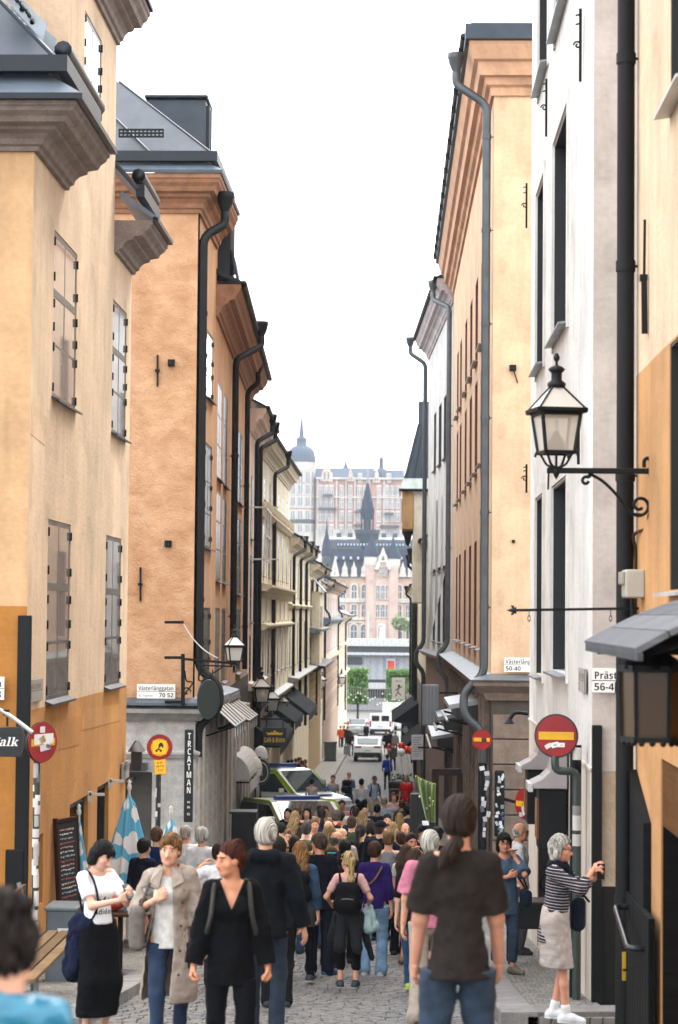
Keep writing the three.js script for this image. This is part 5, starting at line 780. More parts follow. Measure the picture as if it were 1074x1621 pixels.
const plateAt = (name, label, x0, x1, y0, y1, d, draw, yaw = 0, o = {}) => { const a = at(x0, (y0 + y1) / 2, d), b = at(x1, (y0 + y1) / 2, d), c = a.clone().add(b).multiplyScalar(.5), w = o.w ?? a.distanceTo(b), h = (y1 - y0) / F * d, t = thing(name, label, 'sign', c); plate(t, frameAt(c, yaw, o.roll ?? 0), w, h, draw, o); return t; };
plateAt('street_sign', 'white street sign reading Västerlånggatan 70 52 on the ochre house', 217, 278, 1083, 1106, 42.3, street('Västerlånggatan', '70 52', { align2: 'right', small: 'kv. Typhon' }));
plateAt('street_sign', 'white street sign reading Västerlånggatan 50-40 on the peach house', 798, 864, 1041, 1064, 42.9, street('Västerlånggatan', '50-40', { small: '' }));
plateAt('street_sign', 'white street sign reading Prästgatan 56-42 beside the black downpipe', 936, 1022, 1058, 1097, 21.9, street('Prästgatan', '56-42'));
plateAt('street_sign', 'white street sign cut off by the picture edge on the yellow house', -82, 7.5, 1071, 1108, 23.4, street('Prästgatan', '58', { align: 'right' }));
{ const st = new Wall([-4.1, -23.47], [-4.1, -32.1]), mk = (px, y0, y1, len, label) => { const [s, y] = st.hit(px, (y0 + y1) / 2), d = 23.47 + s, p = st.pt(s, y, .03), t = thing('street_sign', label, 'sign', p); plate(t, frameAt(p, Math.PI / 2), len, (y1 - y0) / F * d, street('Tyska brinken', '15', { bg: '#9c958d', fg: '#35322f' }), { board: '#8f8983' }); };
mk(52, 1075, 1111, .9, 'grey street sign reading Tyska brinken near the black corner guard'); mk(195, 1206, 1233, .8, 'small grey street sign under the lamp hood at the far corner of the yellow house'); }
{ const st = new Wall([1.95, -32.7], [1.95, -22]), [s, y] = st.hit(927, 1077), p = st.pt(s, y, .03), t = thing('street_sign', 'narrow grey street sign on the white house edge beside the Prästgatan sign', 'sign', p); plate(t, frameAt(p, -Math.PI / 2), .75, .26, street('Tyska brinken', '22', { bg: '#aaa5a0', fg: '#4a4744' }), { board: '#9b9793' }); }
const redS = paint('#a3191f', { roughness: .35 }), yelS = paint('#f0b81e', { roughness: .35 }), greenP = paint('#37443f');
function disc(t, p, r, yaw, o = {}) {                         // no-entry style disc: dark back, rim, red face, yellow bar
const m = frameAt(p, yaw), put = g => boxUV(g.applyMatrix4(m)), c = (rr, th, z, seg = 40) => new THREE.CylinderGeometry(rr, rr, th, seg).rotateX(Math.PI / 2).translate(0, 0, z);
add('sign_back', put(c(r, .02, -.012)), paint('#26332f'), t);
if (o.ring) { add('sign_face', put(c(r * .98, .012, .006)), redS, t); add('sign_centre', put(c(r * .68, .012, .014)), yelS, t); } else { add('sign_face', put(c(r * (o.inset ?? .97), .012, .006)), redS, t); add('sign_bar', put(rbox(r * 1.6, r * .36, .012, .004, 0, r * (o.barY ?? 0), .014)), yelS, t); }
for (const [x, y, w, h, rot, col, txt] of o.stickers ?? []) { const g = new RoundedBoxGeometry(w * r, h * r, .004, 1, .0015).rotateZ(rot).translate(x * r, y * r, .0245); add('sticker', put(g), paint(col), t); if (txt) add('sticker_print', new THREE.PlaneGeometry(w * r * .95, h * r * .95).rotateZ(rot).translate(x * r, y * r, .0275).applyMatrix4(m), new THREE.MeshStandardMaterial({ map: canvasTex(128, 64, (q, W, H) => { q.fillStyle = col; q.fillRect(0, 0, W, H); q.fillStyle = '#26211f'; q.font = 'bold 40px sans-serif'; q.textAlign = 'center'; q.textBaseline = 'middle'; q.fillText(txt, W / 2, H / 2, W - 6); }), roughness: .5, side: THREE.DoubleSide }), t); }
}
{ // no entry sign at the alley corner, cranked pole
const d = 22.2, p = at(881, 1165, d), t = thing('no_entry_sign', 'large no entry sign on a cranked green pole before the white house', 'sign', V(p.x, gy(d), p.z));
disc(t, p, .226, -.12, { inset: .92, stickers: [[-.36, -.46, .3, .2, .5, '#e9e7e2'], [-.05, -.4, .34, .24, .25, '#e9e7e2', 'no!'], [.24, -.4, .3, .2, 0, '#e9e7e2', 'oi']] });
add('pole', pipe([V(p.x - .01, p.y - .2, p.z - .03), V(p.x - .01, p.y - .36, p.z - .03), V(at(914, 1216, d).x, p.y - .36, p.z - .03), V(at(914, 1216, d).x, gy(d) + .05, p.z - .03)], .042), greenP, t);
for (const [y, h, c] of [[.9, .16, '#d8d5cf'], [1.02, .1, '#8e8b87'], [.72, .12, '#cbc8c2'], [1.6, .12, '#d8d5cf']]) add('sticker', cyl(.045, .045, h, at(914, 1216, d).x, gy(d) + 1 + y, p.z - .03, 12), paint(c), t);
}
{ const d = 22.4, p = at(67, 1175, d), t = thing('no_entry_sign', 'no entry sign pasted over with stickers, by the yellow house', 'sign', V(p.x, gy(d), p.z));
disc(t, p, .215, .95, { stickers: [[-.1, .62, .34, .3, 0, '#d6cfc8', '■'], [0, .16, 1.3, .5, .02, '#efece6'], [-.1, .12, .4, .36, .5, '#d9a441'], [.1, -.25, .7, .3, .15, '#dcd8d1'], [.3, -.2, .3, .2, -.3, '#4a4a4c']] });
const x = at(56, 1300, d).x; add('pole', pipe([V(x, gy(d), p.z - .06), V(x, p.y + .1, p.z - .06)], .036), greenP, t); seed = 91;
for (let y = gy(d) + .5; y < p.y - .24; y += rnd(.05, .13)) add('sticker', boxUV(new THREE.CylinderGeometry(.0385 + rnd(0, .002), .039, rnd(.06, .16), 10, 1, false, rnd(-2.2, .6), rnd(1.2, 3)).translate(x, y, p.z - .06)), paint(['#e5e3df', '#bfbcb8', '#d9d7d4', '#6b6f75', '#b3bab4', '#ece9e4'][Math.floor(rnd(0, 6))]), t); }
{ const d = 41, p = at(253, 1183, d), t = thing('traffic_sign', 'round red and yellow vehicle ban sign with a yellow plate, at the grey shop', 'sign', V(p.x, gy(d), p.z));
disc(t, p, .245, .1, { ring: true });
const m = frameAt(p, .1); add('pictogram', new THREE.PlaneGeometry(.26, .26).translate(0, 0, .024).applyMatrix4(m), new THREE.MeshStandardMaterial({ side: THREE.DoubleSide, roughness: .4, map: canvasTex(128, 128, (g) => { g.fillStyle = '#f0b81e'; g.fillRect(0, 0, 128, 128); g.fillStyle = '#1c1a17'; g.fillRect(54, 34, 46, 20); g.fillRect(64, 20, 26, 16); g.beginPath(); g.arc(64, 58, 9, 0, 7); g.arc(92, 58, 9, 0, 7); g.fill(); g.beginPath(); g.arc(36, 96, 11, 0, 7); g.arc(76, 96, 11, 0, 7); g.fill(); g.fillRect(38, 80, 36, 10); g.fillRect(50, 64, 12, 18); }) }), t);
const q = at(254, 1214, d); plate(t, frameAt(q, .05, .08), .22, .28, (g, w, h) => { g.fillStyle = '#eeb024'; g.fillRect(0, 0, w, h); g.fillStyle = '#1c1a17'; g.font = 'bold 26px sans-serif'; g.textAlign = 'center'; g.fillText('6-11', w / 2, 36); g.fillText('(6-11)', w / 2, 66); g.font = 'bold 24px sans-serif'; g.fillText('P 11', w / 2, 104); }, { board: '#eeb024' });
const x = at(250, 1280, d).x; add('pole', pipe([V(x, gy(d), p.z - .06), V(x, p.y, p.z - .06)], .05), paint('#1d2122'), t); seed = 17;
for (let y = gy(d) + .9; y < q.y - .3; y += rnd(.08, .22)) add('sticker', boxUV(new THREE.CylinderGeometry(.053, .053, rnd(.05, .12), 8, 1, false, rnd(-1.6, .8), rnd(.5, 1.4)).translate(x, y, p.z - .06)), paint(['#dcdad6', '#55585c', '#c9c7c3'][Math.floor(rnd(0, 3))]), t); }
{ const d = 42.2, p = at(763, 1171, d), t = thing('no_entry_sign', 'small no entry sign half hidden behind the black downpipe of the peach house', 'sign', V(p.x, p.y, p.z)); disc(t, p, .2, -.25, { stickers: [[.25, 0, .5, .4, .2, '#3b3320']] }); add('bracket', bar(p, V(1.8, p.y, p.z - .1), .04), iron, t);
const q = at(829, 1273, 41.5), u = thing('no_entry_sign', 'round red sign seen edge-on with white stickers, behind the white house corner', 'sign', q.clone()); disc(u, q, .29, -1.05, { stickers: [[.2, -.4, .5, .6, .4, '#e3e0dc'], [-.2, -.7, .4, .3, 0, '#cfccc8']] }); add('bracket', bar(q, V(q.x - .42, q.y, -42.95), .05), iron, u); }
{ // vertical board with painted letters on the corner casing
const p = at(299, 1228, 42.1), t = thing('letter_board', 'tall black casing with white painted letters, below the oval sign', 'board', p); const h = 145 / F * 42.1, m = frameAt(p, .15);
add('casing', rbox(.17, h, .16, .02, 0, 0, 0).applyMatrix4(m), paint('#101214', { roughness: .6 }), t);
add('print', new THREE.PlaneGeometry(.15, h - .05).translate(0, 0, .084).applyMatrix4(m), new THREE.MeshStandardMaterial({ side: THREE.DoubleSide, roughness: .6, map: canvasTex(64, 512, (g) => { g.fillStyle = '#101214'; g.fillRect(0, 0, 64, 512); g.fillStyle = '#e8e6e2'; g.font = 'bold 50px sans-serif'; g.textAlign = 'center'; 'TRCATMAN'.split('').forEach((c, i) => g.fillText(c, 32, 46 + i * 44)); g.font = 'bold 20px sans-serif'; g.fillText('no', 32, 410); g.fillText('86', 32, 440); g.fillText('FU', 32, 480); }) }), t); }
{ // black hanging sign with blackletter word, on its rope bracket
const d = 22, p = at(-10, 1174, d), t = thing('hanging_sign', 'black shop sign ending in the white word Walk, hanging beside the corner guard', 'sign', p); const s = (x, y) => [x / F * d, y / F * d];
const sh = new THREE.Shape(); sh.moveTo(...s(-50, 20)); sh.lineTo(...s(44, 24)); sh.quadraticCurveTo(...s(52, 14), ...s(50, 0)); sh.quadraticCurveTo(...s(52, -16), ...s(44, -24)); sh.lineTo(...s(-50, -22)); sh.closePath();
add('board', boxUV(ext(sh, .05, .008).translate(p.x, p.y, p.z - .025)), paint('#121416'), t);
const a = at(-2, 1174, d); add('print', new THREE.PlaneGeometry(.46, .17).translate(a.x, a.y, a.z + .03), new THREE.MeshStandardMaterial({ side: THREE.DoubleSide, roughness: .6, map: canvasTex(256, 96, (g) => { g.fillStyle = '#121416'; g.fillRect(0, 0, 256, 96); g.fillStyle = '#e4e1dc'; g.font = 'italic bold 68px serif'; g.textAlign = 'right'; g.textBaseline = 'middle'; g.fillText('e Walk', 240, 48); }) }), t);
add('hanger', bar(at(12, 1150, d), at(12, 1128, d), .02), iron, t); add('stay_bar', tube([at(-30, 1112, d), at(0, 1124, d), at(20, 1136, d - .05), at(52, 1160, d - .1)], .022, 20, 8), metal('#b8b6b2'), t); add('clamp', cyl(.035, .035, .06, at(10, 1128, d).x, at(10, 1128, d).y, -d, 8), iron, t); }
{ // arrow-headed sign arm and its two rings
const d = 17.7, q = (px, py) => at(px, py, d), t = thing('sign_bracket', 'thin iron rod with an arrow tip and two hanging rings, crossing the black downpipe', 'bracket', q(1005, 964));
add('rod', bar(q(815, 966), q(1016, 963), .022), iron, t);
const tip = q(801, 966), b = q(815, 966); add('arrow_tip', boxUV(new THREE.ConeGeometry(.03, .085, 4).rotateZ(Math.PI / 2).translate(tip.x + .045, tip.y, tip.z)), iron, t);
for (const k of [-1, 1]) add('arrow_flare', tube([b.clone(), V(b.x - .01, b.y + k * .02, b.z), V(b.x - .03, b.y + k * .035, b.z), V(b.x - .005, b.y + k * .03, b.z)], .007, 12, 6), iron, t);
for (const px of [838, 967]) { const c = q(px, 979); add('ring', boxUV(new THREE.TorusGeometry(.016, .004, 6, 16).scale(.7, 1.4, 1).translate(c.x, c.y, c.z)), iron, t); add('link', bar(q(px, 965), q(px, 975), .006), iron, t); }
add('brace', bar(q(1016, 963), q(1002, 988), .016), iron, t); add('brace', bar(q(1016, 963), q(1016, 1000), .018), iron, t);
}
{ // boarded canopy above the orange house door
const t = thing('door_canopy', 'weathered grey wooden canopy projecting from the orange house above the hanging lamp', 'canopy', V(1.95, EYE, -13.5)); const d0 = 11.4, d1 = 14.6, n = 4;
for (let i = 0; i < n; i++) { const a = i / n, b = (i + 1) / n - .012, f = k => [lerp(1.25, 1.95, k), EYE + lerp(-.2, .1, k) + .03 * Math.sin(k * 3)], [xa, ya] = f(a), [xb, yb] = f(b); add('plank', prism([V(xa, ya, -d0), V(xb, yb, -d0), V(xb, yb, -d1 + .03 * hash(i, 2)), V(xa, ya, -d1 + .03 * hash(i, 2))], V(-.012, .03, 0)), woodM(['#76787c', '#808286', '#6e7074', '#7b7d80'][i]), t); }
add('eave_board', box(.03, .045, d1 - d0, 1.262, EYE - .215, -(d0 + d1) / 2), woodM('#55575a'), t);
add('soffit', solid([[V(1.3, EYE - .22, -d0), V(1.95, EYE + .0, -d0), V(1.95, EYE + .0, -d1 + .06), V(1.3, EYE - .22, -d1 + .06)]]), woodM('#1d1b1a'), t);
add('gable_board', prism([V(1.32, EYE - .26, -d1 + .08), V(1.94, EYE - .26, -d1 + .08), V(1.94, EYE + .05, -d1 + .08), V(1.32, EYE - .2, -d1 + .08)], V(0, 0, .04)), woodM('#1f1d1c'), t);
add('flashing', rbox(.12, .12, d1 - d0, .03, 1.93, EYE + .12, -(d0 + d1) / 2), metal('#4a4c50'), t);
}
{ // box lamp hung below the canopy
const d = 13, c = at(1035, 1114, d), t = thing('hanging_lamp', 'dark box lamp with amber glass hanging under the wooden canopy', 'lamp', c); const W = .19, H = .21, n = 6, P = (i, y, k = 1) => { const a = (i + .35) / n * 2 * Math.PI; return V(c.x + Math.sin(a) * W * k, c.y + y, c.z + Math.cos(a) * W * k); };
const amber = mat('#6d4f22', { phys: true, transmission: .7, thickness: 0, roughness: .25 });
for (let i = 0; i < n; i++) { const j = i + 1; add('post', bar(P(i, -H), P(i, H, 1.05), .022), iron, t); add('rail', bar(P(i, -H), P(j, -H), .03), iron, t); add('rail', bar(P(i, H, 1.05), P(j, H, 1.05), .04), iron, t); add('glass_pane', solid([[P(i, -H, .98), P(j, -H, .98), P(j, H, 1.03), P(i, H, 1.03)]]), amber, t); for (let k = 0; k < 3; k++) { const p = P(i, 0).lerp(P(j, 0), (k + .5) / 3); add('fringe', boxUV(new THREE.SphereGeometry(.02, 8, 6).translate(p.x, c.y - H - .02, p.z)), iron, t); } }
add('lamp_roof', lathe([[W * 1.15, H], [W * .9, H + .05], [.05, H + .12], [.02, H + .15], [.001, H + .15]], c.x, c.y, c.z, 6), iron, t);
for (let i = 0; i < 4; i++) { const a = i * 1.57 + .4; add('scroll', tube(scroll(V(c.x + Math.sin(a) * .07, c.y + H + .17, c.z + Math.cos(a) * .07), .05, -1, 5, .6, 18, V(Math.sin(a), 0, Math.cos(a))), .009, 30, 6), iron, t); }
add('rod', pipe([V(c.x, c.y + H + .1, c.z), V(c.x, EYE - .05, c.z)], .014), iron, t);
}
// ---------------------------------------------------------------- cafe furniture by the yellow house
const cloudTex = canvasTex(512, 512, (g, w, h) => { g.fillStyle = '#63b6d8'; g.fillRect(0, 0, w, h); g.fillStyle = '#f0efec'; const cl = (x, y, s) => { for (const [a, b, r] of [[0, 0, 30], [28, -14, 32], [58, 0, 28], [20, 16, 28], [44, 18, 26], [-22, 12, 22]]) { g.beginPath(); g.arc(x + a * s, y + b * s, r * s, 0, 7); g.fill(); } }; for (const [x, y, s] of [[40, 120, 1], [190, 70, .8], [330, 150, 1.1], [460, 90, .7], [90, 260, 1.2], [260, 240, .9], [400, 290, 1.15], [30, 380, .8], [180, 370, 1.1], [330, 400, .9], [480, 370, .9]]) cl(x, y, s); g.fillStyle = '#f4f2ee'; g.font = 'bold 46px sans-serif'; for (const x of [10, 265]) g.fillText('HAZE DEN', x, 474); });
cloudTex.wrapS = THREE.RepeatWrapping;
function parasol(px, yTop, yBot, d, k, label) {
const top = at(px, yTop, d), low = at(px, yBot, d), t = thing('parasol', label, 'parasol', gp(px, d, .1), 'closed cloud-print parasols'), h = top.y - low.y, n = 64, m = 22, pos = [], uv = [], idx = [], nf = 8;
for (let j = 0; j <= m; j++) for (let i = 0; i <= n; i++) { const v = j / m, a = i / n * 2 * Math.PI, fold = 1 + (.3 * v + .1) * Math.sin(a * nf + .6 * v), cap = v < .1 ? v / .1 * .12 : v < .13 ? .17 : .1 + .9 * Math.pow(v, .95), r = k * cap * .34 * fold; pos.push(top.x + Math.cos(a) * r, top.y - .05 - v * h + .03 * Math.sin(a * nf) * v, top.z + Math.sin(a) * r * .8); uv.push(i / n * 1.3, 1 - v); if (j && i) { const q = j * (n + 1) + i; idx.push(q - n - 2, q - 1, q - n - 1, q - n - 1, q - 1, q); } }
const g = new THREE.BufferGeometry(); g.setAttribute('position', new THREE.Float32BufferAttribute(pos, 3)); g.setAttribute('uv', new THREE.Float32BufferAttribute(uv, 2)); g.setIndex(idx); g.computeVertexNormals();
add('canopy', g, new THREE.MeshPhysicalMaterial({ map: cloudTex, roughness: .9, side: THREE.DoubleSide, transmission: .15, thickness: 0 }), t);
add('finial', lathe([[.02, -.08], [.035, -.04], [.03, 0], [.02, .02], [.03, .05], [.001, .08]], top.x, top.y, top.z, 10), paint('#e7e4dd'), t);
add('pole', cyl(.022, .022, top.y - gy(d) - .1, top.x, (top.y + gy(d)) / 2, top.z, 10), paint('#d8d5cd'), t);
add('foot', lathe([[.001, .1], [.05, .1], [.06, .06], [.26, .05], [.28, 0], [.001, 0]], top.x, gy(d) + .1, top.z, 20), stone('#6f6c69'), t);
}
parasol(205, 1243, 1408, 29.5, .98, 'largest closed parasol with white clouds on blue, behind the woman with the phone');
parasol(125, 1282, 1392, 27.5, .36, 'slim closed cloud parasol against the orange wall beside the chalkboard');
parasol(271, 1283, 1400, 34, .8, 'closed cloud parasol behind the woman in the beige coat');
{ const d = 25.6, p = at(107, 1365, d), t = thing('chalkboard', 'tall dark menu chalkboard with red frame leaning on the orange wall', 'menu board', V(p.x, gy(d) + .1, p.z)), m = frameAt(p, 1.22, 0).multiply(M4().makeRotationX(-.06)), w = .5, h = 1.0;
add('board', rbox(w, h, .03, .006, 0, 0, 0).applyMatrix4(m), paint('#1d1c1c', { roughness: .9 }), t);
add('frame', [rbox(.05, h + .08, .05, .01, -w / 2, 0, 0), rbox(.05, h + .08, .05, .01, w / 2, 0, 0), rbox(w, .05, .05, .01, 0, h / 2, 0), rbox(w, .05, .05, .01, 0, -h / 2, 0)].map(g => g.applyMatrix4(m)), woodM('#3b1c16'), t);
add('print', new THREE.PlaneGeometry(w - .06, h - .06).translate(0, 0, .019).applyMatrix4(m), new THREE.MeshStandardMaterial({ side: THREE.DoubleSide, roughness: .95, map: canvasTex(256, 448, (g, W, H) => { g.fillStyle = '#1d1c1c'; g.fillRect(0, 0, W, H); seed = 5; for (let i = 0; i < 16; i++) { g.fillStyle = ['#c9a5a0', '#d9d5cf', '#8fb0c0', '#a9544c'][i % 4]; let x = 18; const y = 34 + i * 25; while (x < 200) { const l = rnd(8, 34); g.fillRect(x, y + rnd(-2, 2), l, rnd(5, 11)); x += l + rnd(5, 12); } } }) }), t); }
{ // slatted bench
const d0 = 19.6, d1 = 22.6, X = -3.55, gyb = gy(21.2) + .1, t = thing('bench', 'wooden slat bench with a slatted back along the orange wall', 'bench', V(X, gyb, -21));
const sl = gy(d1) - gy(d0); const pt = (x, y, d) => V(x, gyb + y, -d), w1 = woodM('#8a6f50'), w2 = woodM('#765d41');
for (let i = 0; i < 4; i++) add('seat_slat', bar(pt(X - .2 + i * .13, .46, d0), pt(X - .2 + i * .13, .46, d1), .105, .035), i % 2 ? w1 : w2, t);
for (let i = 0; i < 2; i++) add('back_slat', bar(pt(X - .33 - i * .05, .68 + i * .2, d0), pt(X - .33 - i * .05, .68 + i * .2, d1), .03, .15), i ? w2 : w1, t);
for (const d of [d0 + .25, d1 - .25]) { add('leg', pipe([pt(X + .22, 0, d), pt(X + .22, .43, d)], .025), metal('#8a8c8e'), t); add('leg', pipe([pt(X - .22, 0, d), pt(X - .25, .45, d), pt(X - .4, 1.0, d)], .025), metal('#8a8c8e'), t); add('seat_bearer', bar(pt(X - .26, .43, d), pt(X + .24, .43, d), .04), iron, t); } }
{ const d = 24, p = gp(114, d, .1), t = thing('utility_box', 'grey metal utility box with a white label behind the bench', 'box', p.clone()); p.x = -3.72; add('cabinet', rbox(.34, .8, .5, .02, p.x, p.y + .4, p.z), paint('#59646a'), t); add('cabinet_lid', rbox(.38, .05, .54, .02, p.x, p.y + .82, p.z), paint('#6b767b'), t); add('label_plate', rbox(.16, .12, .01, .004, p.x + .04, p.y + .55, p.z + .256), paint('#cfd2d2'), t); }
{ const d = 25, p = gp(190, d, .1), t = thing('cafe_table', 'small dark cafe table between the parasol and the coat', 'table', p.clone()); add('tabletop', lathe([[.001, .74], [.36, .74], [.37, .72], [.36, .7], [.001, .7]], p.x, p.y, p.z, 24), woodM('#4a3524'), t); add('pedestal', cyl(.03, .03, .7, p.x, p.y + .35, p.z), iron, t); add('foot', lathe([[.001, .06], [.05, .05], [.22, .02], [.22, 0], [.001, 0]], p.x, p.y, p.z, 18), iron, t);
const q = V(p.x - .02, p.y + .74, p.z + .1), b = thing('tote_bag', 'orange red cloth bag lying on the cafe table', 'bag', q); add('bag_body', boxUV(new THREE.SphereGeometry(1, 20, 14).scale(.2, .13, .14).translate(q.x - .1, q.y + .12, q.z)), cloth('#d8563c'), b); add('handle', tube([V(q.x - .2, q.y + .2, q.z), V(q.x - .1, q.y + .33, q.z), V(q.x, q.y + .2, q.z)], .012, 14, 6), cloth('#b8442f'), b);
for (const [dx, h, c, l] of [[.1, .26, '#3d6f9c', 'blue menu card standing on the cafe table'], [.18, .22, '#d8d4c8', 'white menu card standing on the cafe table']]) { const m = thing('menu_card', l, 'card', V(q.x + dx, q.y, q.z)); add('cover', rbox(.02, h, .16, .003, q.x + dx, q.y + h / 2, q.z).rotateY(0), paint(c), m); add('leaf', rbox(.016, h - .02, .15, .003, q.x + dx + .02, q.y + h / 2, q.z), paint('#e6e3da'), m); } }
{ const d = 26.5, p = gp(150, d, .1), t = thing('cafe_chair', 'dark cafe chair tucked behind the woman with the phone', 'chair', p.clone()), B = (w, h, dp, x, y, z) => rbox(w, h, dp, .008, p.x + x, p.y + y, p.z + z); add('seat', B(.42, .04, .42, 0, .45, 0), woodM('#2c2420'), t); for (const [x, z] of [[-.18, -.18], [.18, -.18], [-.18, .18], [.18, .18]]) add('leg', B(.035, .45, .035, x, .225, z), iron, t); add('backrest', B(.42, .28, .03, 0, .75, -.19), woodM('#2c2420'), t); for (const x of [-.19, .19]) add('back_post', B(.03, .45, .03, x, .67, -.2), iron, t); }
// ---------------------------------------------------------------- cafe row on the left, farther down
{ const p = at(435, 1166, 64), t = thing('cafe_sign', 'navy hanging sign with a gold crown reading Café & Bistro', 'sign', p), w = 37 / F * 64, h = 29 / F * 64; plate(t, frameAt(p, .12), w, h, (g, W, H) => { g.fillStyle = '#1b2732'; g.fillRect(0, 0, W, H); g.fillStyle = '#e8c02f'; g.font = 'bold 46px sans-serif'; g.textAlign = 'center'; g.fillText('Café & Bistro', W / 2, 104, W - 14); g.beginPath(); g.moveTo(30, 52); g.lineTo(22, 30); g.quadraticCurveTo(45, 46, 58, 28); g.quadraticCurveTo(72, 44, W / 2 - 8, 20); g.lineTo(W / 2 + 8, 20); g.quadraticCurveTo(W - 72, 44, W - 58, 28); g.quadraticCurveTo(W - 45, 46, W - 22, 30); g.lineTo(W - 30, 52); g.fill(); }, { board: '#1b2732', t: .06 }); for (const k of [-.25, .25]) add('hanger', bar(V(p.x + k, p.y + h / 2, p.z), V(p.x + k, p.y + h / 2 + .25, p.z), .03), iron, t); add('arm', bar(V(p.x + .4, p.y + h / 2 + .25, p.z), V(-4.75, p.y + h / 2 + .25, p.z), .05), iron, t); }
function leanAwning(d0, d1, yT, yB, x1, m, label, o = {}) {   // cloth awning off the left wall between two depths; heights above the camera
const a = lx(d0) + .05, b = lx(d1) + .05, t = thing('cafe_awning', label, 'awning', V(a, EYE + yT, -d0), o.group), n = o.n ?? 5;
for (let i = 0; i < n; i++) { const u = i / n, v = (i + 1) / n, A = k => V(lerp(a, b, k), EYE + yT, -lerp(d0, d1, k)), C = k => V(lerp(a, b, k) + x1, EYE + yB - .03 * Math.sin(k * Math.PI), -lerp(d0, d1, k)); add('awning_panel', prism([A(u), C(u), C(v), A(v)], V(0, .02, 0)), m, t); add('valance', prism([C(u), C(v), C(v).add(V(0, -.28, 0)), C(u).add(V(0, -.28, 0))], V(.01, 0, 0)), m, t); }
for (const k of [0, 1]) { const A = V(lerp(a, b, k), EYE + yT, -lerp(d0, d1, k)), C = V(lerp(a, b, k) + x1, EYE + yB, -lerp(d0, d1, k)); add('side_cheek', prism([A, C, V(A.x, C.y, A.z)], V(0, 0, .01)), m, t); add('rail', bar(C, V(A.x, C.y, A.z), .04), iron, t); }
}
const blackCloth = cloth('#1d2125'), greyCloth = cloth('#bdbbb8');
leanAwning(70, 81, -3.7, -4.35, .85, blackCloth, 'nearest dark cafe awning, just above the Café & Bistro sign'); leanAwning(82.5, 90, -3.6, -4.2, .85, blackCloth, 'middle dark cafe awning behind the lanterns'); leanAwning(91.5, 101, -3.5, -4.3, 1.05, blackCloth, 'largest dark cafe awning, farthest of the three past the café sign');
{ const d = 56, c = at(385, 1205, d), t = thing('hood_awning', 'rounded grey dome awning over a shop door before the cafe sign', 'awning', c.clone()), n = 7, W = 4, R0 = .52; for (let i = 0; i < n; i++) { const a0 = i / n * Math.PI / 2, a1 = (i + 1) / n * Math.PI / 2, P = (a, z) => V(lx(d) + Math.cos(a) * R0, c.y - .45 + Math.sin(a) * .6, -d - z); add('awning_panel', prism([P(a0, -.0), P(a1, 0), P(a1, W), P(a0, W)], V(.01, .01, 0)), greyCloth, t); } const f = [V(lx(d), c.y - .55, -d)]; for (let i = 0; i <= n; i++) { const a = i / n * Math.PI / 2; f.push(V(lx(d) + Math.cos(a) * R0, c.y - .45 + Math.sin(a) * .6, -d)); } add('awning_end', prism(f, V(0, 0, .01)), greyCloth, t); add('valance', prism([V(lx(d) + R0, c.y - .55, -d), V(lx(d) + R0, c.y - .55, -d - W), V(lx(d) + R0, c.y - .85, -d - W), V(lx(d) + R0, c.y - .85, -d)], V(.01, 0, 0)), greyCloth, t); add('rail', bar(V(lx(d), c.y - .55, -d), V(lx(d) + R0, c.y - .55, -d), .04), iron, t); }
{ const d = 60, p = at(413, 1222, d), t = thing('pub_sign', 'round black pub sign with a thin pale ring, beside the police van', 'sign', p); add('board', boxUV(new THREE.CylinderGeometry(.36, .36, .08, 32).rotateX(Math.PI / 2).scale(.75, 1, 1).translate(p.x, p.y, p.z)), paint('#15181a'), t); add('ring', boxUV(new THREE.TorusGeometry(.27, .014, 6, 36).scale(.75, 1, 1).translate(p.x, p.y, p.z + .045)), paint('#d3d0c8'), t); add('arm', bar(V(p.x, p.y + .4, p.z), V(lx(d), p.y + .4, p.z), .04), iron, t); add('emblem', box(.1, .2, .02, p.x, p.y, p.z + .045), paint('#b9b5ab'), t); }
for (const [px, py, d, r, l] of [[413, 1200, 60.5, .36, 'white round parasol top bunched beside the black pub sign'], [405, 1215, 59, .3, 'folded white parasol under the grey dome awning']]) { const p = at(px, py, d), t = thing('folded_parasol', l, 'parasol', gp(px, d)); add('cloth', boxUV(new THREE.SphereGeometry(r, 20, 14).scale(.6, .95, .6).translate(p.x, p.y, p.z)), cloth('#dcdad6'), t); add('pole', cyl(.025, .025, p.y - gy(d), p.x, (p.y + gy(d)) / 2, p.z), iron, t); add('tie', boxUV(new THREE.TorusGeometry(r * .6, .02, 6, 20).rotateX(Math.PI / 2).translate(p.x, p.y, p.z)), cloth('#b9b6b0'), t); }
{ // dark serving counter with string lights in front of the ochre houses
const d = 50, a = gp(366, d), b = gp(402, d), t = thing('serving_counter', 'black outdoor serving counter below the grey dome awning', 'counter', a.clone()), w = b.x - a.x; add('front', rbox(w, 1.5, .1, .02, a.x + w / 2, a.y + .75, a.z), paint('#17191b'), t); add('counter_top', rbox(w + .1, .05, .7, .01, a.x + w / 2, a.y + 1.52, a.z - .25), paint('#26282a'), t); add('side', rbox(.1, 1.5, .6, .02, a.x + w, a.y + .75, a.z - .3), paint('#17191b'), t);
const d2 = 60, e = gp(392, d2), f = gp(440, d2), u = thing('terrace_screen', 'low dark terrace screen before the seated crowd by the police van', 'screen', e.clone()), w2 = f.x - e.x; add('panel', rbox(w2, 1.0, .06, .02, e.x + w2 / 2, e.y + .5, e.z), paint('#1b1e20'), u); add('rail', rbox(w2, .06, .1, .02, e.x + w2 / 2, e.y + 1.03, e.z), metal('#5a5d60'), u); for (let i = 0; i < 3; i++) add('post', rbox(.08, 1.2, .08, .02, e.x + w2 * i / 2, e.y + .6, e.z), iron, u); }
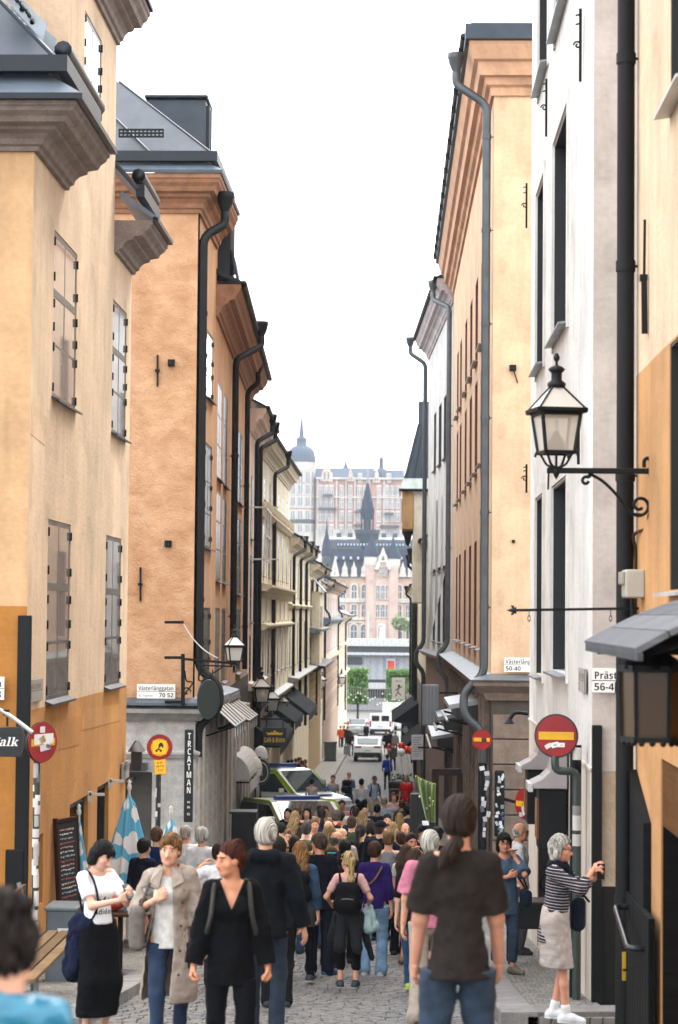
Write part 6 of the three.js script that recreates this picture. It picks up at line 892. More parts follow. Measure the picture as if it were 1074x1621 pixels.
{ const d = 139, p = gp(523, d, .1), t = thing('litter_bin', 'grey litter bin on the left pavement by the stone block wall', 'bin', p.clone()); add('drum', cyl(.42, .38, 1.1, p.x, p.y + .6, p.z, 18), paint('#4d5357'), t); add('lid', cyl(.46, .46, .1, p.x, p.y + 1.2, p.z, 18), paint('#3c4145'), t); add('base', cyl(.4, .44, .08, p.x, p.y + .04, p.z, 18), iron, t); }
// ---------------------------------------------------------------- right side, farther down
{ const p = at(682, 1116, 60), t = thing('light_box', 'tall frosted light box sign on the taupe house wall', 'sign', p), w = 27 / F * 60, h = 64 / F * 60; add('case', rbox(w, h, .14, .02, p.x, p.y, p.z), metal('#9aa0a4'), t); add('panel', rbox(w - .09, h - .1, .02, .005, p.x, p.y, p.z + .075), mat('#8d949b', { roughness: .25 }), t); for (let i = 0; i < 3; i++) add('bar', box(.02, h - .1, .02, p.x - w * .2 + i * w * .2, p.y, p.z + .09), metal('#b7bcc0'), t); add('bracket', box(rx(60) - p.x, .05, .06, (rx(60) + p.x) / 2, p.y + h * .3, p.z - .05), iron, t); }
{ const d = 130, p = at(631, 1090, d), t = thing('pub_sign', 'white square hanging sign with a black dancing figure, before the street tree', 'sign', p), w = 21 / F * d, h = 34 / F * d; plate(t, frameAt(p, .1), w, h, (g, W, H) => { g.fillStyle = '#e4e3df'; g.fillRect(0, 0, W, H); g.strokeStyle = g.fillStyle = '#1b1b1b'; g.lineWidth = 5; g.beginPath(); g.arc(42, 48, 8, 0, 7); g.fill(); g.beginPath(); g.moveTo(42, 54); g.lineTo(36, 84); g.lineTo(54, 104); g.moveTo(36, 84); g.lineTo(22, 112); g.moveTo(40, 62); g.lineTo(20, 76); g.moveTo(40, 62); g.lineTo(62, 52); g.stroke(); g.font = 'italic 16px serif'; g.fillText('Anno', 16, 24); }, { t: .08 }); add('arm', bar(V(p.x - .5, p.y + h / 2 + .1, p.z), V(rx(d), p.y + h / 2 + .1, p.z), .06), iron, t);
const d2 = 120, q = at(651, 1107, d2), u = thing('pub_sign', 'white shield-shaped hanging sign with two horns beside the square one', 'sign', q), s = new THREE.Shape(), k = 1 / F * d2; s.moveTo(-7 * k, 6 * k); s.lineTo(-4.5 * k, 13 * k); s.lineTo(-2.5 * k, 7 * k); s.lineTo(2.5 * k, 7 * k); s.lineTo(4.5 * k, 13 * k); s.lineTo(7 * k, 6 * k); s.quadraticCurveTo(8 * k, -6 * k, 0, -11 * k); s.quadraticCurveTo(-8 * k, -6 * k, -7 * k, 6 * k); add('board', boxUV(ext(s, .08, .01).translate(q.x, q.y, q.z)), paint('#dededb'), u); for (const e of [-1, 1]) add('emblem', box(.06, .16, .02, q.x + e * .1, q.y + .05, q.z + .09), paint('#85898c'), u); add('arm', bar(V(q.x - .2, q.y + .45, q.z), V(rx(d2), q.y + .45, q.z), .05), iron, u); }
function rightAwning(d0, d1, yT, yB, out, m, label) { const t = thing('cafe_awning', label, 'awning', V(rx(d0), EYE + yT, -d0)), n = 5; for (let i = 0; i < n; i++) { const u = i / n, v = (i + 1) / n, A = k => { const d = lerp(d0, d1, k); return V(rx(d) - .05, EYE + yT, -d); }, C = k => { const d = lerp(d0, d1, k); return V(rx(d) - out, EYE + yB, -d); }; add('awning_panel', prism([A(u), C(u), C(v), A(v)], V(0, .02, 0)), m, t); add('valance', prism([C(u), C(v), C(v).add(V(0, -.3, 0)), C(u).add(V(0, -.3, 0))], V(-.01, 0, 0)), m, t); } add('side_cheek', prism([V(rx(d0) - .05, EYE + yT, -d0), V(rx(d0) - out, EYE + yB, -d0), V(rx(d0) - .05, EYE + yB - .2, -d0)], V(0, 0, .01)), m, t); }
rightAwning(104, 116, -4.3, -5.2, 1.3, blackCloth, 'black curved awning under the white shield sign'); rightAwning(92, 101, -5.1, -5.7, .9, blackCloth, 'lower black awning on the short side, above the emblem board');
{ const d = 100, p = at(642, 1155, d), t = thing('emblem_board', 'black board with a white knot emblem below the black awnings', 'sign', p), w = 13 / F * d; plate(t, frameAt(p, .1), w, w * 1.5, (g, W, H) => { g.fillStyle = '#15171a'; g.fillRect(0, 0, W, H); g.strokeStyle = '#dcdad5'; g.lineWidth = 5; for (const [x, y] of [[W / 2, 44], [W / 2 - 14, 66], [W / 2 + 14, 66], [W / 2, 84]]) { g.beginPath(); g.arc(x, y, 14, 0, 7); g.stroke(); } }, { board: '#15171a', t: .1 }); add('bracket', bar(V(p.x, p.y + .3, p.z), V(rx(d), p.y + .3, p.z), .06), iron, t); }
{ const d = 74, p = at(661, 1183, d), t = thing('menu_sign', 'tall white menu panel hung on the wall by the balloons', 'sign', p); plate(t, frameAt(p, .35), .42, .85, (g, W, H) => { g.fillStyle = '#e3e4e4'; g.fillRect(0, 0, W, H); g.fillStyle = '#8a8d90'; for (let i = 0; i < 9; i++) g.fillRect(8, 12 + i * 12, W - 16 - (i * 7) % 20, 3); }, { t: .05 }); add('bracket', bar(p.clone(), V(rx(d), p.y, p.z), .05), iron, t); }
seed = 33; for (const [px, py, d, r, c, l] of [[636, 1181, 84, .15, '#d8321f', 'red balloon, topmost of the bunch'], [644, 1187, 84.3, .15, '#d63a26', 'red balloon touching the white balloon on its right'], [636, 1191, 83.6, .15, '#e9e4de', 'white balloon under the red balloons'], [616, 1181, 97, .1, '#c92c2c', 'small red balloon held by a walker in the street'], [616.5, 1188, 97, .1, '#d9766c', 'small pink balloon held by a walker in the street'], [653, 1188, 76, .16, '#d4491d', 'red and yellow round balloon by the white menu panel']]) { const p = at(px, py, d), t = thing('balloon', l, 'balloon', p.clone(), 'balloons by the cafe'); add('skin', lathe([[.001, -r * 1.15], [r * .5, -r * .85], [r * .92, -.2 * r], [r, r * .2], [r * .8, r * .7], [r * .4, r * .95], [.001, r]], p.x, p.y, p.z, 18), mat(c, { roughness: .25 }), t); add('knot', lathe([[.001, 0], [.02, -.03], [.001, -.03]], p.x, p.y - r * 1.12, p.z, 8), mat(c, { roughness: .4 }), t); add('string', tube([V(p.x, p.y - r * 1.15, p.z), V(p.x + .02, p.y - .5, p.z), V(p.x + .05, p.y - 1, p.z)], .006, 8, 5), paint('#d8d8d8'), t); }
{ // dark menu stand, green net drape, wooden frame
const d = 38, a = gp(648, d), b = gp(689, d), w = b.x - a.x, t = thing('menu_stand', 'tall black menu stand with white scribbled lines under the green netting', 'stand', a.clone()), top = at(660, 1256, d).y, h = top - a.y, m = frameAt(V(a.x + w / 2, a.y + h / 2, a.z)); add('panel', rbox(w, h, .1, .02, 0, 0, 0).applyMatrix4(m), paint('#1a1c1e'), t); add('print', new THREE.PlaneGeometry(w * .55, h * .6).translate(-.04, -.1, .054).applyMatrix4(m), new THREE.MeshStandardMaterial({ side: THREE.DoubleSide, roughness: .8, map: canvasTex(128, 256, (g) => { g.fillStyle = '#1a1c1e'; g.fillRect(0, 0, 128, 256); seed = 3; g.strokeStyle = '#d9d6d0'; g.lineWidth = 5; for (let i = 0; i < 6; i++) { g.beginPath(); g.moveTo(14, 50 + i * 30); for (let k = 1; k < 7; k++) g.lineTo(14 + k * 9, 50 + i * 30 + rnd(-9, 9)); g.stroke(); } }) }), t); add('paper', rbox(.14, .12, .01, .003, 0, h * .1, .06).applyMatrix4(m), paint('#e9e7e2'), t); for (const k of [-1, 1]) add('leg', box(.06, .3, .3, k * w * .42, -h / 2 + .12, 0).applyMatrix4(m), iron, t);
const e = 37.5, n = thing('green_netting', 'green translucent netting bundle hanging beside the dark wooden frame', 'netting', at(675, 1300, e)), pos = [], idx = [], N = 40, M = 24; for (let j = 0; j <= M; j++) for (let i = 0; i <= N; i++) { const v = j / M, u = i / N, y = lerp(1228 + 14 * u, 1302, v), L = lerp(657, 676, v), Rr = lerp(690, 689, v), p = at(lerp(L, Rr, u), y, e + .12 * Math.sin(u * 22 + v * 3) * (1 - .4 * v) - .1); pos.push(p.x, p.y, p.z); if (j && i) { const q = j * (N + 1) + i; idx.push(q - N - 2, q - 1, q - N - 1, q - N - 1, q - 1, q); } } const g = new THREE.BufferGeometry(); g.setAttribute('position', new THREE.Float32BufferAttribute(pos, 3)); g.setIndex(idx); g.computeVertexNormals(); add('net', boxUV(g), mat('#7f9a4e', { phys: true, transmission: .55, thickness: 0, roughness: .6 }), n); add('rope', tube([at(657, 1228, e), at(672, 1236, e), at(690, 1242, e)], .02, 16, 6), cloth('#8f8a3e'), n); for (let i = 0; i < 9; i++) { const p = at(662 + hash(i, 1) * 24, 1236 + hash(i, 2) * 50, e - .02); add('fairy_light', boxUV(new THREE.SphereGeometry(.02, 8, 6).translate(p.x, p.y, p.z + .1)), mat('#f1e6b0', { roughness: .3 }), n); }
const f = 40, F0 = gp(691, f), fr = thing('wooden_frame', 'dark wooden gate frame against the taupe shop front', 'frame', F0.clone()), tp = at(700, 1222, f).y; add('post', box(.13, tp - F0.y, .13, at(692, CY, f).x, (tp + F0.y) / 2, -f), woodM('#241c18'), fr); add('beam', box(at(733, CY, f).x - at(687, CY, f).x, .12, .14, at(710, CY, f).x, tp, -f), woodM('#241c18'), fr); add('post', box(.1, tp - F0.y, .1, at(731, CY, f).x, (tp + F0.y) / 2, -f), woodM('#241c18'), fr); }
{ // stickered casing beside the corner downpipe
const d = 42.6, p = at(791, 1272, d), t = thing('sticker_board', 'black rounded casing covered in white stickers, beside the corner downpipe', 'board', p), h = 1.3; add('casing', rbox(.2, h, .12, .05, p.x, p.y, p.z), ironPaint, t); seed = 44; for (let i = 0; i < 26; i++) add('sticker', rbox(rnd(.03, .08), rnd(.03, .09), .006, .002, 0, 0, 0).rotateZ(rnd(-.5, .5)).translate(p.x + rnd(-.07, .07), p.y + rnd(-.6, .6), p.z + .062 + i * .0003), paint(['#dfe2e6', '#b7c3d0', '#8e97a1', '#e9e6df', '#3d5a86'][i % 5]), t);
const q = at(778, 1240, 42.8), u = thing('sticker_patch', 'band of pasted stickers round the black downpipe of the peach house', 'stickers', q); for (let i = 0; i < 14; i++) add('sticker', rbox(rnd(.05, .1), rnd(.05, .13), .006, .002, 0, 0, 0).rotateZ(rnd(-.3, .3)).translate(1.8 - .05 + rnd(-.13, .0), q.y + .3 - i * .1, -43 + .28 + i * .0004), paint(['#dfe2e6', '#c9ccd0', '#5a6470'][i % 3]), u); }
{ // souvenir display by the white house
const d = 30, p = gp(838, d, .1), t = thing('postcard_rack', 'tall narrow postcard rack with shop light painted on cards by the white house wall', 'rack', p.clone()), h = 1.9; add('back', rbox(.06, h, .7, .01, p.x + .2, p.y + h / 2 + .1, p.z), woodM('#2a211c'), t); for (let i = 0; i < 8; i++) for (let k = 0; k < 3; k++) add('card', rbox(.01, .15, .11, .002, p.x + .15, p.y + .45 + i * .19, p.z - .22 + k * .2).rotateX(0), paint(['#c9692d', '#e0a35a', '#a9442b', '#d8d0c0', '#c58a4a', '#7b3522'][(i * 3 + k * 5) % 6]), t); for (const k of [-.36, .36]) add('post', bar(V(p.x + .16, p.y, p.z + k), V(p.x + .16, p.y + h + .1, p.z + k), .05), woodM('#c98d55'), t);  // orange cards and posts paint in the glow of the lit shop window
const e = 27.5, q = gp(832, e, .1), s = thing('display_table', 'dark display table with straight legs behind the phone caller', 'table', q.clone()); add('tabletop', rbox(.7, .34, .5, .02, q.x + .1, q.y + .63, q.z), paint('#141618'), s); for (const [x, z] of [[-.2, .2], [.4, .2], [-.2, -.2], [.4, -.2]]) add('leg', box(.06, .46, .06, q.x + x, q.y + .23, q.z + z), paint('#1c2023'), s); }
{ const d = 33, p = at(832, 1135, d), t = thing('wall_lamp', 'black gooseneck wall lamp at the far edge of the white house', 'lamp', V(1.95, p.y, p.z)); add('arm', tube([V(1.95, p.y + .05, p.z), V(1.75, p.y + .06, p.z), V(1.68, p.y - .02, p.z)], .03, 12, 8), iron, t); add('shade', boxUV(new THREE.ConeGeometry(.09, .12, 14).translate(1.67, p.y - .05, p.z)), iron, t); }
{ // fairy-light garland across the far end
const d = 180, t = thing('light_garland', 'string of small white lights across the far end of the street', 'garland', at(550, 1088, d)), a = at(550, 1086, d), b = at(650, 1086, d), P = u => a.clone().lerp(b, u).add(V(0, -.25 * Math.sin(u * Math.PI), 0)); add('wire', tube([0, .25, .5, .75, 1].map(P), .02, 30, 5), paint('#8d8f90'), t); for (let i = 0; i < 26; i++) { const p = P((i + .5) / 26), l = .4 + .9 * hash(i, 3); add('drop', box(.02, l, .02, p.x, p.y - l / 2, p.z), paint('#c9cccc'), t); add('bulb', boxUV(new THREE.SphereGeometry(.06, 6, 5).translate(p.x, p.y - l, p.z)), mat('#f2f1ea', { roughness: .3 }), t); } }
// ---------------------------------------------------------------- vehicles
function vehicle(name, label, cat, x, d, yaw, o) {           // built facing +z, then turned; side profile given as [z, y] points
const y = gy(d), t = thing(name, label, cat, V(x, y, -d), o.group), s = (gy(d + 2) - gy(d - 2)) / 4, m = M4().makeTranslation(x, y, -d).multiply(M4().makeRotationX(Math.atan(s))).multiply(M4().makeRotationY(yaw)), W = o.w, put = g => boxUV(g.applyMatrix4(m));
const A = (n, g, mm, par = t) => add(n, Array.isArray(g) ? g.map(put) : put(g), mm, par);
const side = pts => ext(poly(pts.map(([z, yy]) => [-z, yy])), W, .07, 3).rotateY(Math.PI / 2).translate(-W / 2, 0, 0);   // x across
A('body', side(o.body), o.paint);
const gl = mat('#2e3a3c', { phys: true, roughness: .05, clearcoat: .8 }), pl = (pts, th, off) => ext(poly(pts.map(([z, yy]) => [-z, yy])), th).rotateY(Math.PI / 2).translate(off, 0, 0);
for (const k of [-1, 1]) { for (const q of o.sideGlass) A('side_window', pl(q, .02, k * W / 2 - .01), gl); for (const q of o.stripes ?? []) A('livery_patch', pl(q.pts, .012, k * W / 2 - .002), paint(q.c)); for (const wz of o.wheels) { const g = new THREE.Group(); g.name = 'wheel'; g.position.copy(V(k * (W / 2 - .1), .33, wz).applyMatrix4(m)).sub(t.position); t.add(g); A('tyre', new THREE.CylinderGeometry(.33, .33, .22, 22).rotateZ(Math.PI / 2).translate(k * (W / 2 - .1), .33, wz), mat('#0d0e0f', { roughness: .9 }), g); A('rim', new THREE.CylinderGeometry(.2, .2, .235, 16).rotateZ(Math.PI / 2).translate(k * (W / 2 - .1), .33, wz), metal('#9ea3a7'), g); } A('wing_mirror', new RoundedBoxGeometry(.2, .16, .1, 2, .03).translate(k * (W / 2 + .12), o.mirror[1], o.mirror[0]), o.mirrorM ?? paint('#1a1d20')); }
const sheet = (za, ya, zb, yb, ww, n, mm, dz = .0) => { const dir = V(0, yb - ya, zb - za).normalize(), nn = V(0, -dir.z, dir.y).multiplyScalar(dz), q = [V(-ww / 2, ya, za), V(ww / 2, ya, za), V(ww / 2 * .93, yb, zb), V(-ww / 2 * .93, yb, zb)].map(p => p.clone().add(nn)); A(n, prism(q, nn.clone().setLength(.015)), mm); };
for (const [za, ya, zb, yb, n, k] of o.sheets) sheet(za, ya, zb, yb, W * (k ?? .82), n, gl, o.sheetOff ?? .02);
for (const [n, bx, mm] of o.boxes ?? []) A(n, new RoundedBoxGeometry(bx[0], bx[1], bx[2], 2, Math.min(...bx.slice(0, 3)) * .25).translate(bx[3], bx[4], bx[5]), mm);
return t;
}
const white = mat('#e4e6e7', { phys: true, roughness: .3, clearcoat: .7, clearcoatRoughness: .08 }), blueP = paint('#1d3f8f'), limeP = paint('#b4d42a'), tail = paint('#b3201c', { roughness: .25 }), blackP = paint('#14171a'), platesM = paint('#e8e8e4');
const vanBody = [[2.4, .3], [2.45, .75], [2.3, 1.02], [1.45, 1.2], [.72, 1.88], [.4, 1.95], [-2.35, 1.95], [-2.45, 1.7], [-2.45, .3]];
const van = (label, x, d, yaw) => vehicle('police_van', label, 'van', x, d, yaw, { w: 1.9, body: vanBody, paint: white, wheels: [1.55, -1.5], mirror: [1.0, 1.25], mirrorM: white, sideGlass: [[[1.2, 1.2], [.62, 1.78], [.0, 1.8], [.0, 1.2]], [[-.15, 1.2], [-.15, 1.8], [-2.2, 1.8], [-2.2, 1.2]]], sheets: [[1.45, 1.22, .74, 1.86, 'windscreen', .88]],
stripes: [{ c: '#b4d42a', pts: [[.72, 1.9], [.55, 1.93], [-2.4, 1.93], [-2.4, 1.82], [.5, 1.82], [1.3, 1.17], [1.5, 1.17]] }, { c: '#1d3f8f', pts: [[2.2, .95], [.9, 1.05], [.9, .7], [2.3, .7]] }, { c: '#b4d42a', pts: [[.9, 1.05], [-.4, 1.05], [-.4, .7], [.9, .7]] }, { c: '#1d3f8f', pts: [[-.4, 1.05], [-1.6, 1.05], [-1.6, .7], [-.4, .7]] }, { c: '#b4d42a', pts: [[-1.6, 1.05], [-2.4, 1.05], [-2.4, .7], [-1.6, .7]] }],
boxes: [['light_bar', [1.4, .12, .3, 0, 2.04, .1], blueP], ['light_bar', [1.3, .1, .22, 0, 2.02, -2.0], blueP], ['headlight', [.38, .2, .1, -.68, .85, 2.37], mat('#dfe5ea', { roughness: .1 })], ['headlight', [.38, .2, .1, .68, .85, 2.37], mat('#dfe5ea', { roughness: .1 })], ['grille', [.8, .16, .06, 0, .84, 2.4], blackP], ['bumper', [1.8, .3, .12, 0, .42, 2.42], blackP], ['bonnet_mark', [.9, .02, .3, 0, 1.13, 1.86], blueP], ['number_plate', [.5, .12, .02, 0, .5, 2.49], platesM]] });
van('white police van with a blue light bar, its windscreen facing the crowd', at(440, 1250, 71).x, 71, .95);
const suvBody = [[2.1, .3], [2.15, .75], [1.9, .95], [1.0, 1.05], [.4, 1.5], [-.2, 1.56], [-1.5, 1.5], [-1.95, 1.1], [-2.12, 1.0], [-2.15, .35]];
vehicle('white_car', 'white hatchback driving away, seen from behind in mid street', 'car', at(583, 1180, 143).x, 143, Math.PI, { w: 1.8, body: suvBody, paint: white, wheels: [1.35, -1.3], mirror: [.75, 1.1], mirrorM: white, sideGlass: [[[.85, 1.05], [.4, 1.42], [-.4, 1.46], [-.4, 1.05]], [[-.5, 1.05], [-.5, 1.46], [-1.4, 1.42], [-1.75, 1.1]]], sheets: [[1.0, 1.06, .42, 1.5, 'windscreen', .85], [-1.5, 1.47, -1.94, 1.12, 'rear_window', .78]],
boxes: [['tail_light', [.42, .13, .1, -.62, .95, -2.1], tail], ['tail_light', [.42, .13, .1, .62, .95, -2.1], tail], ['bumper', [1.76, .34, .14, 0, .42, -2.12], blackP], ['number_plate', [.5, .12, .02, 0, .72, -2.165], platesM], ['exhaust', [.16, .06, .06, -.5, .32, -2.17], metal('#999')], ['exhaust', [.16, .06, .06, .5, .32, -2.17], metal('#999')]] });
vehicle('police_car', 'low white police estate car with a blue roof bar, half hidden by heads', 'car', at(470, 1270, 57).x, 57, .42, { w: 1.85, body: [[2.2, .3], [2.25, .75], [2.0, .95], [1.1, 1.02], [.45, 1.48], [-1.7, 1.5], [-2.15, 1.1], [-2.25, .95], [-2.25, .35]], paint: white, wheels: [1.4, -1.4], mirror: [.85, 1.05], mirrorM: white, sideGlass: [[[.95, 1.02], [.4, 1.4], [-.4, 1.42], [-.4, 1.02]], [[-.5, 1.02], [-.5, 1.42], [-1.7, 1.4], [-1.95, 1.05]]], sheets: [[1.1, 1.04, .46, 1.47, 'windscreen', .86]],
stripes: [{ c: '#b4d42a', pts: [[.5, 1.5], [.4, 1.53], [-1.6, 1.53], [-1.6, 1.45], [.4, 1.45], [1.1, 1.0], [1.25, 1.0]] }, { c: '#1d3f8f', pts: [[2.1, .9], [.9, .98], [.9, .65], [2.15, .65]] }, { c: '#b4d42a', pts: [[.9, .98], [-.6, .98], [-.6, .65], [.9, .65]] }], boxes: [['light_bar', [1.25, .11, .26, 0, 1.57, .0], blueP], ['headlight', [.4, .16, .1, -.66, .8, 2.18], mat('#dfe5ea', { roughness: .1 })], ['headlight', [.4, .16, .1, .66, .8, 2.18], mat('#dfe5ea', { roughness: .1 })], ['grille', [.7, .16, .06, 0, .78, 2.22], blackP], ['number_plate', [.5, .12, .02, 0, .48, 2.28], platesM]] });
const wagonBody = [[2.2, .3], [2.25, .75], [2.0, .95], [1.1, 1.02], [.45, 1.48], [-1.7, 1.5], [-2.15, 1.1], [-2.25, .95], [-2.25, .35]];
vehicle('silver_car', 'silver estate car parked near the end of the street by the left tree', 'car', at(565, 1148, 196).x, 196, Math.PI + .05, { w: 1.85, body: wagonBody, paint: mat('#a9aeb2', { phys: true, roughness: .3, metalness: .5, clearcoat: .6 }), wheels: [1.4, -1.4], mirror: [.85, 1.05], sideGlass: [[[.95, 1.02], [.4, 1.4], [-1.7, 1.42], [-1.95, 1.05]]], sheets: [[-1.7, 1.47, -2.14, 1.12, 'rear_window', .8]], boxes: [['tail_light', [.16, .5, .1, -.82, 1.05, -2.15], tail], ['tail_light', [.16, .5, .1, .82, 1.05, -2.15], tail], ['bumper', [1.8, .34, .14, 0, .42, -2.22], paint('#7f8387')], ['number_plate', [.5, .12, .02, 0, .75, -2.27], platesM]] });
vehicle('white_van', 'white delivery van parked beside the silver car at the end of the street', 'van', at(605, 1148, 200).x, 200, Math.PI - .05, { w: 2.0, body: [[2.4, .3], [2.4, .9], [1.6, 1.15], [.9, 1.9], [-2.4, 1.95], [-2.45, .3]], paint: white, wheels: [1.5, -1.5], mirror: [1.0, 1.25], sideGlass: [[[1.35, 1.15], [.8, 1.75], [.1, 1.78], [.1, 1.15]]], sheets: [], boxes: [['rear_window', [.7, .5, .04, -.45, 1.5, -2.44], glassDark], ['rear_window', [.7, .5, .04, .45, 1.5, -2.44], glassDark], ['tail_light', [.14, .5, .06, -.92, 1.0, -2.44], tail], ['tail_light', [.14, .5, .06, .92, 1.0, -2.44], tail], ['bumper', [1.9, .25, .12, 0, .4, -2.45], blackP], ['number_plate', [.5, .12, .02, 0, .8, -2.48], platesM]] });
vehicle('white_truck', 'white box truck with a dark windscreen at the end of the street under the tree', 'truck', at(634, 1140, 212).x, 212, .25, { w: 2.2, body: [[2.9, .4], [2.95, 1.2], [2.75, 2.3], [2.4, 2.6], [-3, 2.6], [-3, .4]], paint: white, wheels: [1.9, -1.9], mirror: [2.7, 1.7], sideGlass: [[[2.6, 1.3], [2.5, 2.1], [1.7, 2.1], [1.7, 1.3]]], sheets: [[2.96, 1.25, 2.76, 2.25, 'windscreen', .9]], boxes: [['headlight', [.3, .2, .08, -.8, .8, 2.95], platesM], ['headlight', [.3, .2, .08, .8, .8, 2.95], platesM], ['grille', [1.2, .3, .06, 0, .8, 2.96], blackP]] });
// ---------------------------------------------------------------- people: a skeleton, smooth distance fields, surface nets
const smin = (a, b, k) => { const h = Math.max(k - Math.abs(a - b), 0) / k; return Math.min(a, b) - h * h * k * .25; };
function surface(f, lo, hi, c, colour) {                     // mesh of f = 0 inside lo..hi with cells of c
const nx = Math.ceil((hi[0] - lo[0]) / c) + 2, ny = Math.ceil((hi[1] - lo[1]) / c) + 2, nz = Math.ceil((hi[2] - lo[2]) / c) + 2, g = new Float32Array(nx * ny * nz).fill(1), B = 4;
for (let k = 0; k < nz; k += B) for (let j = 0; j < ny; j += B) for (let i = 0; i < nx; i += B) {
const v = f(lo[0] + (i + 1.5) * c, lo[1] + (j + 1.5) * c, lo[2] + (k + 1.5) * c), far = Math.abs(v) > c * B * 1.5 + .012;
for (let kk = k; kk < Math.min(k + B, nz); kk++) for (let jj = j; jj < Math.min(j + B, ny); jj++) for (let ii = i; ii < Math.min(i + B, nx); ii++) g[(kk * ny + jj) * nx + ii] = far ? v : f(lo[0] + ii * c, lo[1] + jj * c, lo[2] + kk * c);
}
const id = new Int32Array(nx * ny * nz).fill(-1), pos = [], idx = [], at3 = (i, j, k) => g[(k * ny + j) * nx + i];
const E = [[0, 1], [0, 2], [0, 4], [1, 3], [1, 5], [2, 3], [2, 6], [3, 7], [4, 5], [4, 6], [5, 7], [6, 7]], v = new Float32Array(8);
for (let k = 0; k < nz - 1; k++) for (let j = 0; j < ny - 1; j++) for (let i = 0; i < nx - 1; i++) {
let m = 0; for (let q = 0; q < 8; q++) { v[q] = at3(i + (q & 1), j + (q >> 1 & 1), k + (q >> 2)); if (v[q] < 0) m |= 1 << q; }
if (m === 0 || m === 255) continue;
let x = 0, y = 0, z = 0, n = 0;
for (const [a, b] of E) if ((m >> a & 1) !== (m >> b & 1)) { const t = v[a] / (v[a] - v[b]); x += (a & 1) + t * ((b & 1) - (a & 1)); y += (a >> 1 & 1) + t * ((b >> 1 & 1) - (a >> 1 & 1)); z += (a >> 2) + t * ((b >> 2) - (a >> 2)); n++; }
id[(k * ny + j) * nx + i] = pos.length / 3; pos.push(lo[0] + (i + x / n) * c, lo[1] + (j + y / n) * c, lo[2] + (k + z / n) * c);
}
const q4 = (a, b, d, e, flip) => flip ? idx.push(a, d, b, a, e, d) : idx.push(a, b, d, a, d, e);
for (let k = 1; k < nz - 1; k++) for (let j = 1; j < ny - 1; j++) for (let i = 1; i < nx - 1; i++) {
const s = at3(i, j, k) < 0, I = (a, b, d) => id[((k + d) * ny + j + b) * nx + i + a];
if (s !== at3(i + 1, j, k) < 0) q4(I(0, -1, -1), I(0, 0, -1), I(0, 0, 0), I(0, -1, 0), !s);
if (s !== at3(i, j + 1, k) < 0) q4(I(-1, 0, -1), I(0, 0, -1), I(0, 0, 0), I(-1, 0, 0), s);
if (s !== at3(i, j, k + 1) < 0) q4(I(-1, -1, 0), I(0, -1, 0), I(0, 0, 0), I(-1, 0, 0), !s);
}
const geo = new THREE.BufferGeometry(), P = new Float32Array(pos), uv = new Float32Array(pos.length / 3 * 2);
for (let i = 0; i < P.length / 3; i++) { uv[i * 2] = P[i * 3] + .6 * P[i * 3 + 2]; uv[i * 2 + 1] = P[i * 3 + 1]; }
geo.setAttribute('position', new THREE.BufferAttribute(P, 3)); geo.setAttribute('uv', new THREE.BufferAttribute(uv, 2));
if (colour) { const C = new Float32Array(P.length); for (let i = 0; i < P.length; i += 3) { const q = colour(P[i], P[i + 1], P[i + 2]); C[i] = q.r; C[i + 1] = q.g; C[i + 2] = q.b; } geo.setAttribute('color', new THREE.BufferAttribute(C, 3)); }
geo.setIndex(idx); geo.computeVertexNormals(); return geo;
}
function field(bones, k) {
const D = bones.map(([a, ra, b, rb, fl = 1]) => [a.x, a.y, a.z, b.x - a.x, b.y - a.y, b.z - a.z, ra, rb, fl, 1 / Math.max(1e-9, (b.x - a.x) ** 2 + (b.y - a.y) ** 2 + (b.z - a.z) ** 2)]);
return (x, y, z) => { let d = 9; for (const [ax, ay, az, bx, by, bz, ra, rb, fl, il] of D) { const px = x - ax, py = y - ay, pz = z - az; let t = (px * bx + py * by + pz * bz) * il; t = t < 0 ? 0 : t > 1 ? 1 : t; const ex = px - bx * t, ey = py - by * t, ez = (pz - bz * t) * fl, q = Math.sqrt(ex * ex + ey * ey + ez * ez) - (ra + (rb - ra) * t); d = smin(d, fl > 1 ? q * .88 : q, k); } return d; };
}
function bounds(bones, pad) { const lo = [9, 9, 9], hi = [-9, -9, -9]; for (const [a, ra, b, rb] of bones) for (const [p, r] of [[a, ra], [b, rb]]) ['x', 'y', 'z'].forEach((q, i) => { lo[i] = Math.min(lo[i], p[q] - r - pad); hi[i] = Math.max(hi[i], p[q] + r + pad); }); return [lo, hi]; }
function ik(S, T, l1, l2, hint) {                            // elbow or knee between S and T
const d = T.clone().sub(S), L = clamp(d.length(), .05, (l1 + l2) * .998); d.normalize(); const a = (l1 * l1 - l2 * l2 + L * L) / (2 * L), h = Math.sqrt(Math.max(0, l1 * l1 - a * a));
const n = hint.clone().sub(d.clone().multiplyScalar(hint.dot(d))).normalize(); return [S.clone().addScaledVector(d, a).addScaledVector(n, h), S.clone().addScaledVector(d, L)];
}
const skinM = {}; const skinMat = c => skinM[c] ??= mat(c, { vertexColors: true, map: rep1(tSkin, 3), roughness: .6 });
const hairMat = c => mat(c, { phys: true, specularIntensity: .35, map: rep1(tHair, 2.4), bumpMap: rep1(tHair, 2.4), bumpScale: .012, roughness: .6 });
const denimM = c => mat(c, { map: rep1(tDenim, 2.2), roughness: .9, bumpMap: rep1(tClothB, 2.4), bumpScale: .008 });
const WHITE = new THREE.Color(1, 1, 1);
const DARKH = ['#1a1513', '#2a1d17', '#3d2a1e', '#54382a', '#6a4a30', '#2e2320', '#8a6844', '#a98a5c'], SKINS = ['#d9a688', '#cf9a7c', '#dfb096', '#c98f70', '#d4a488'];
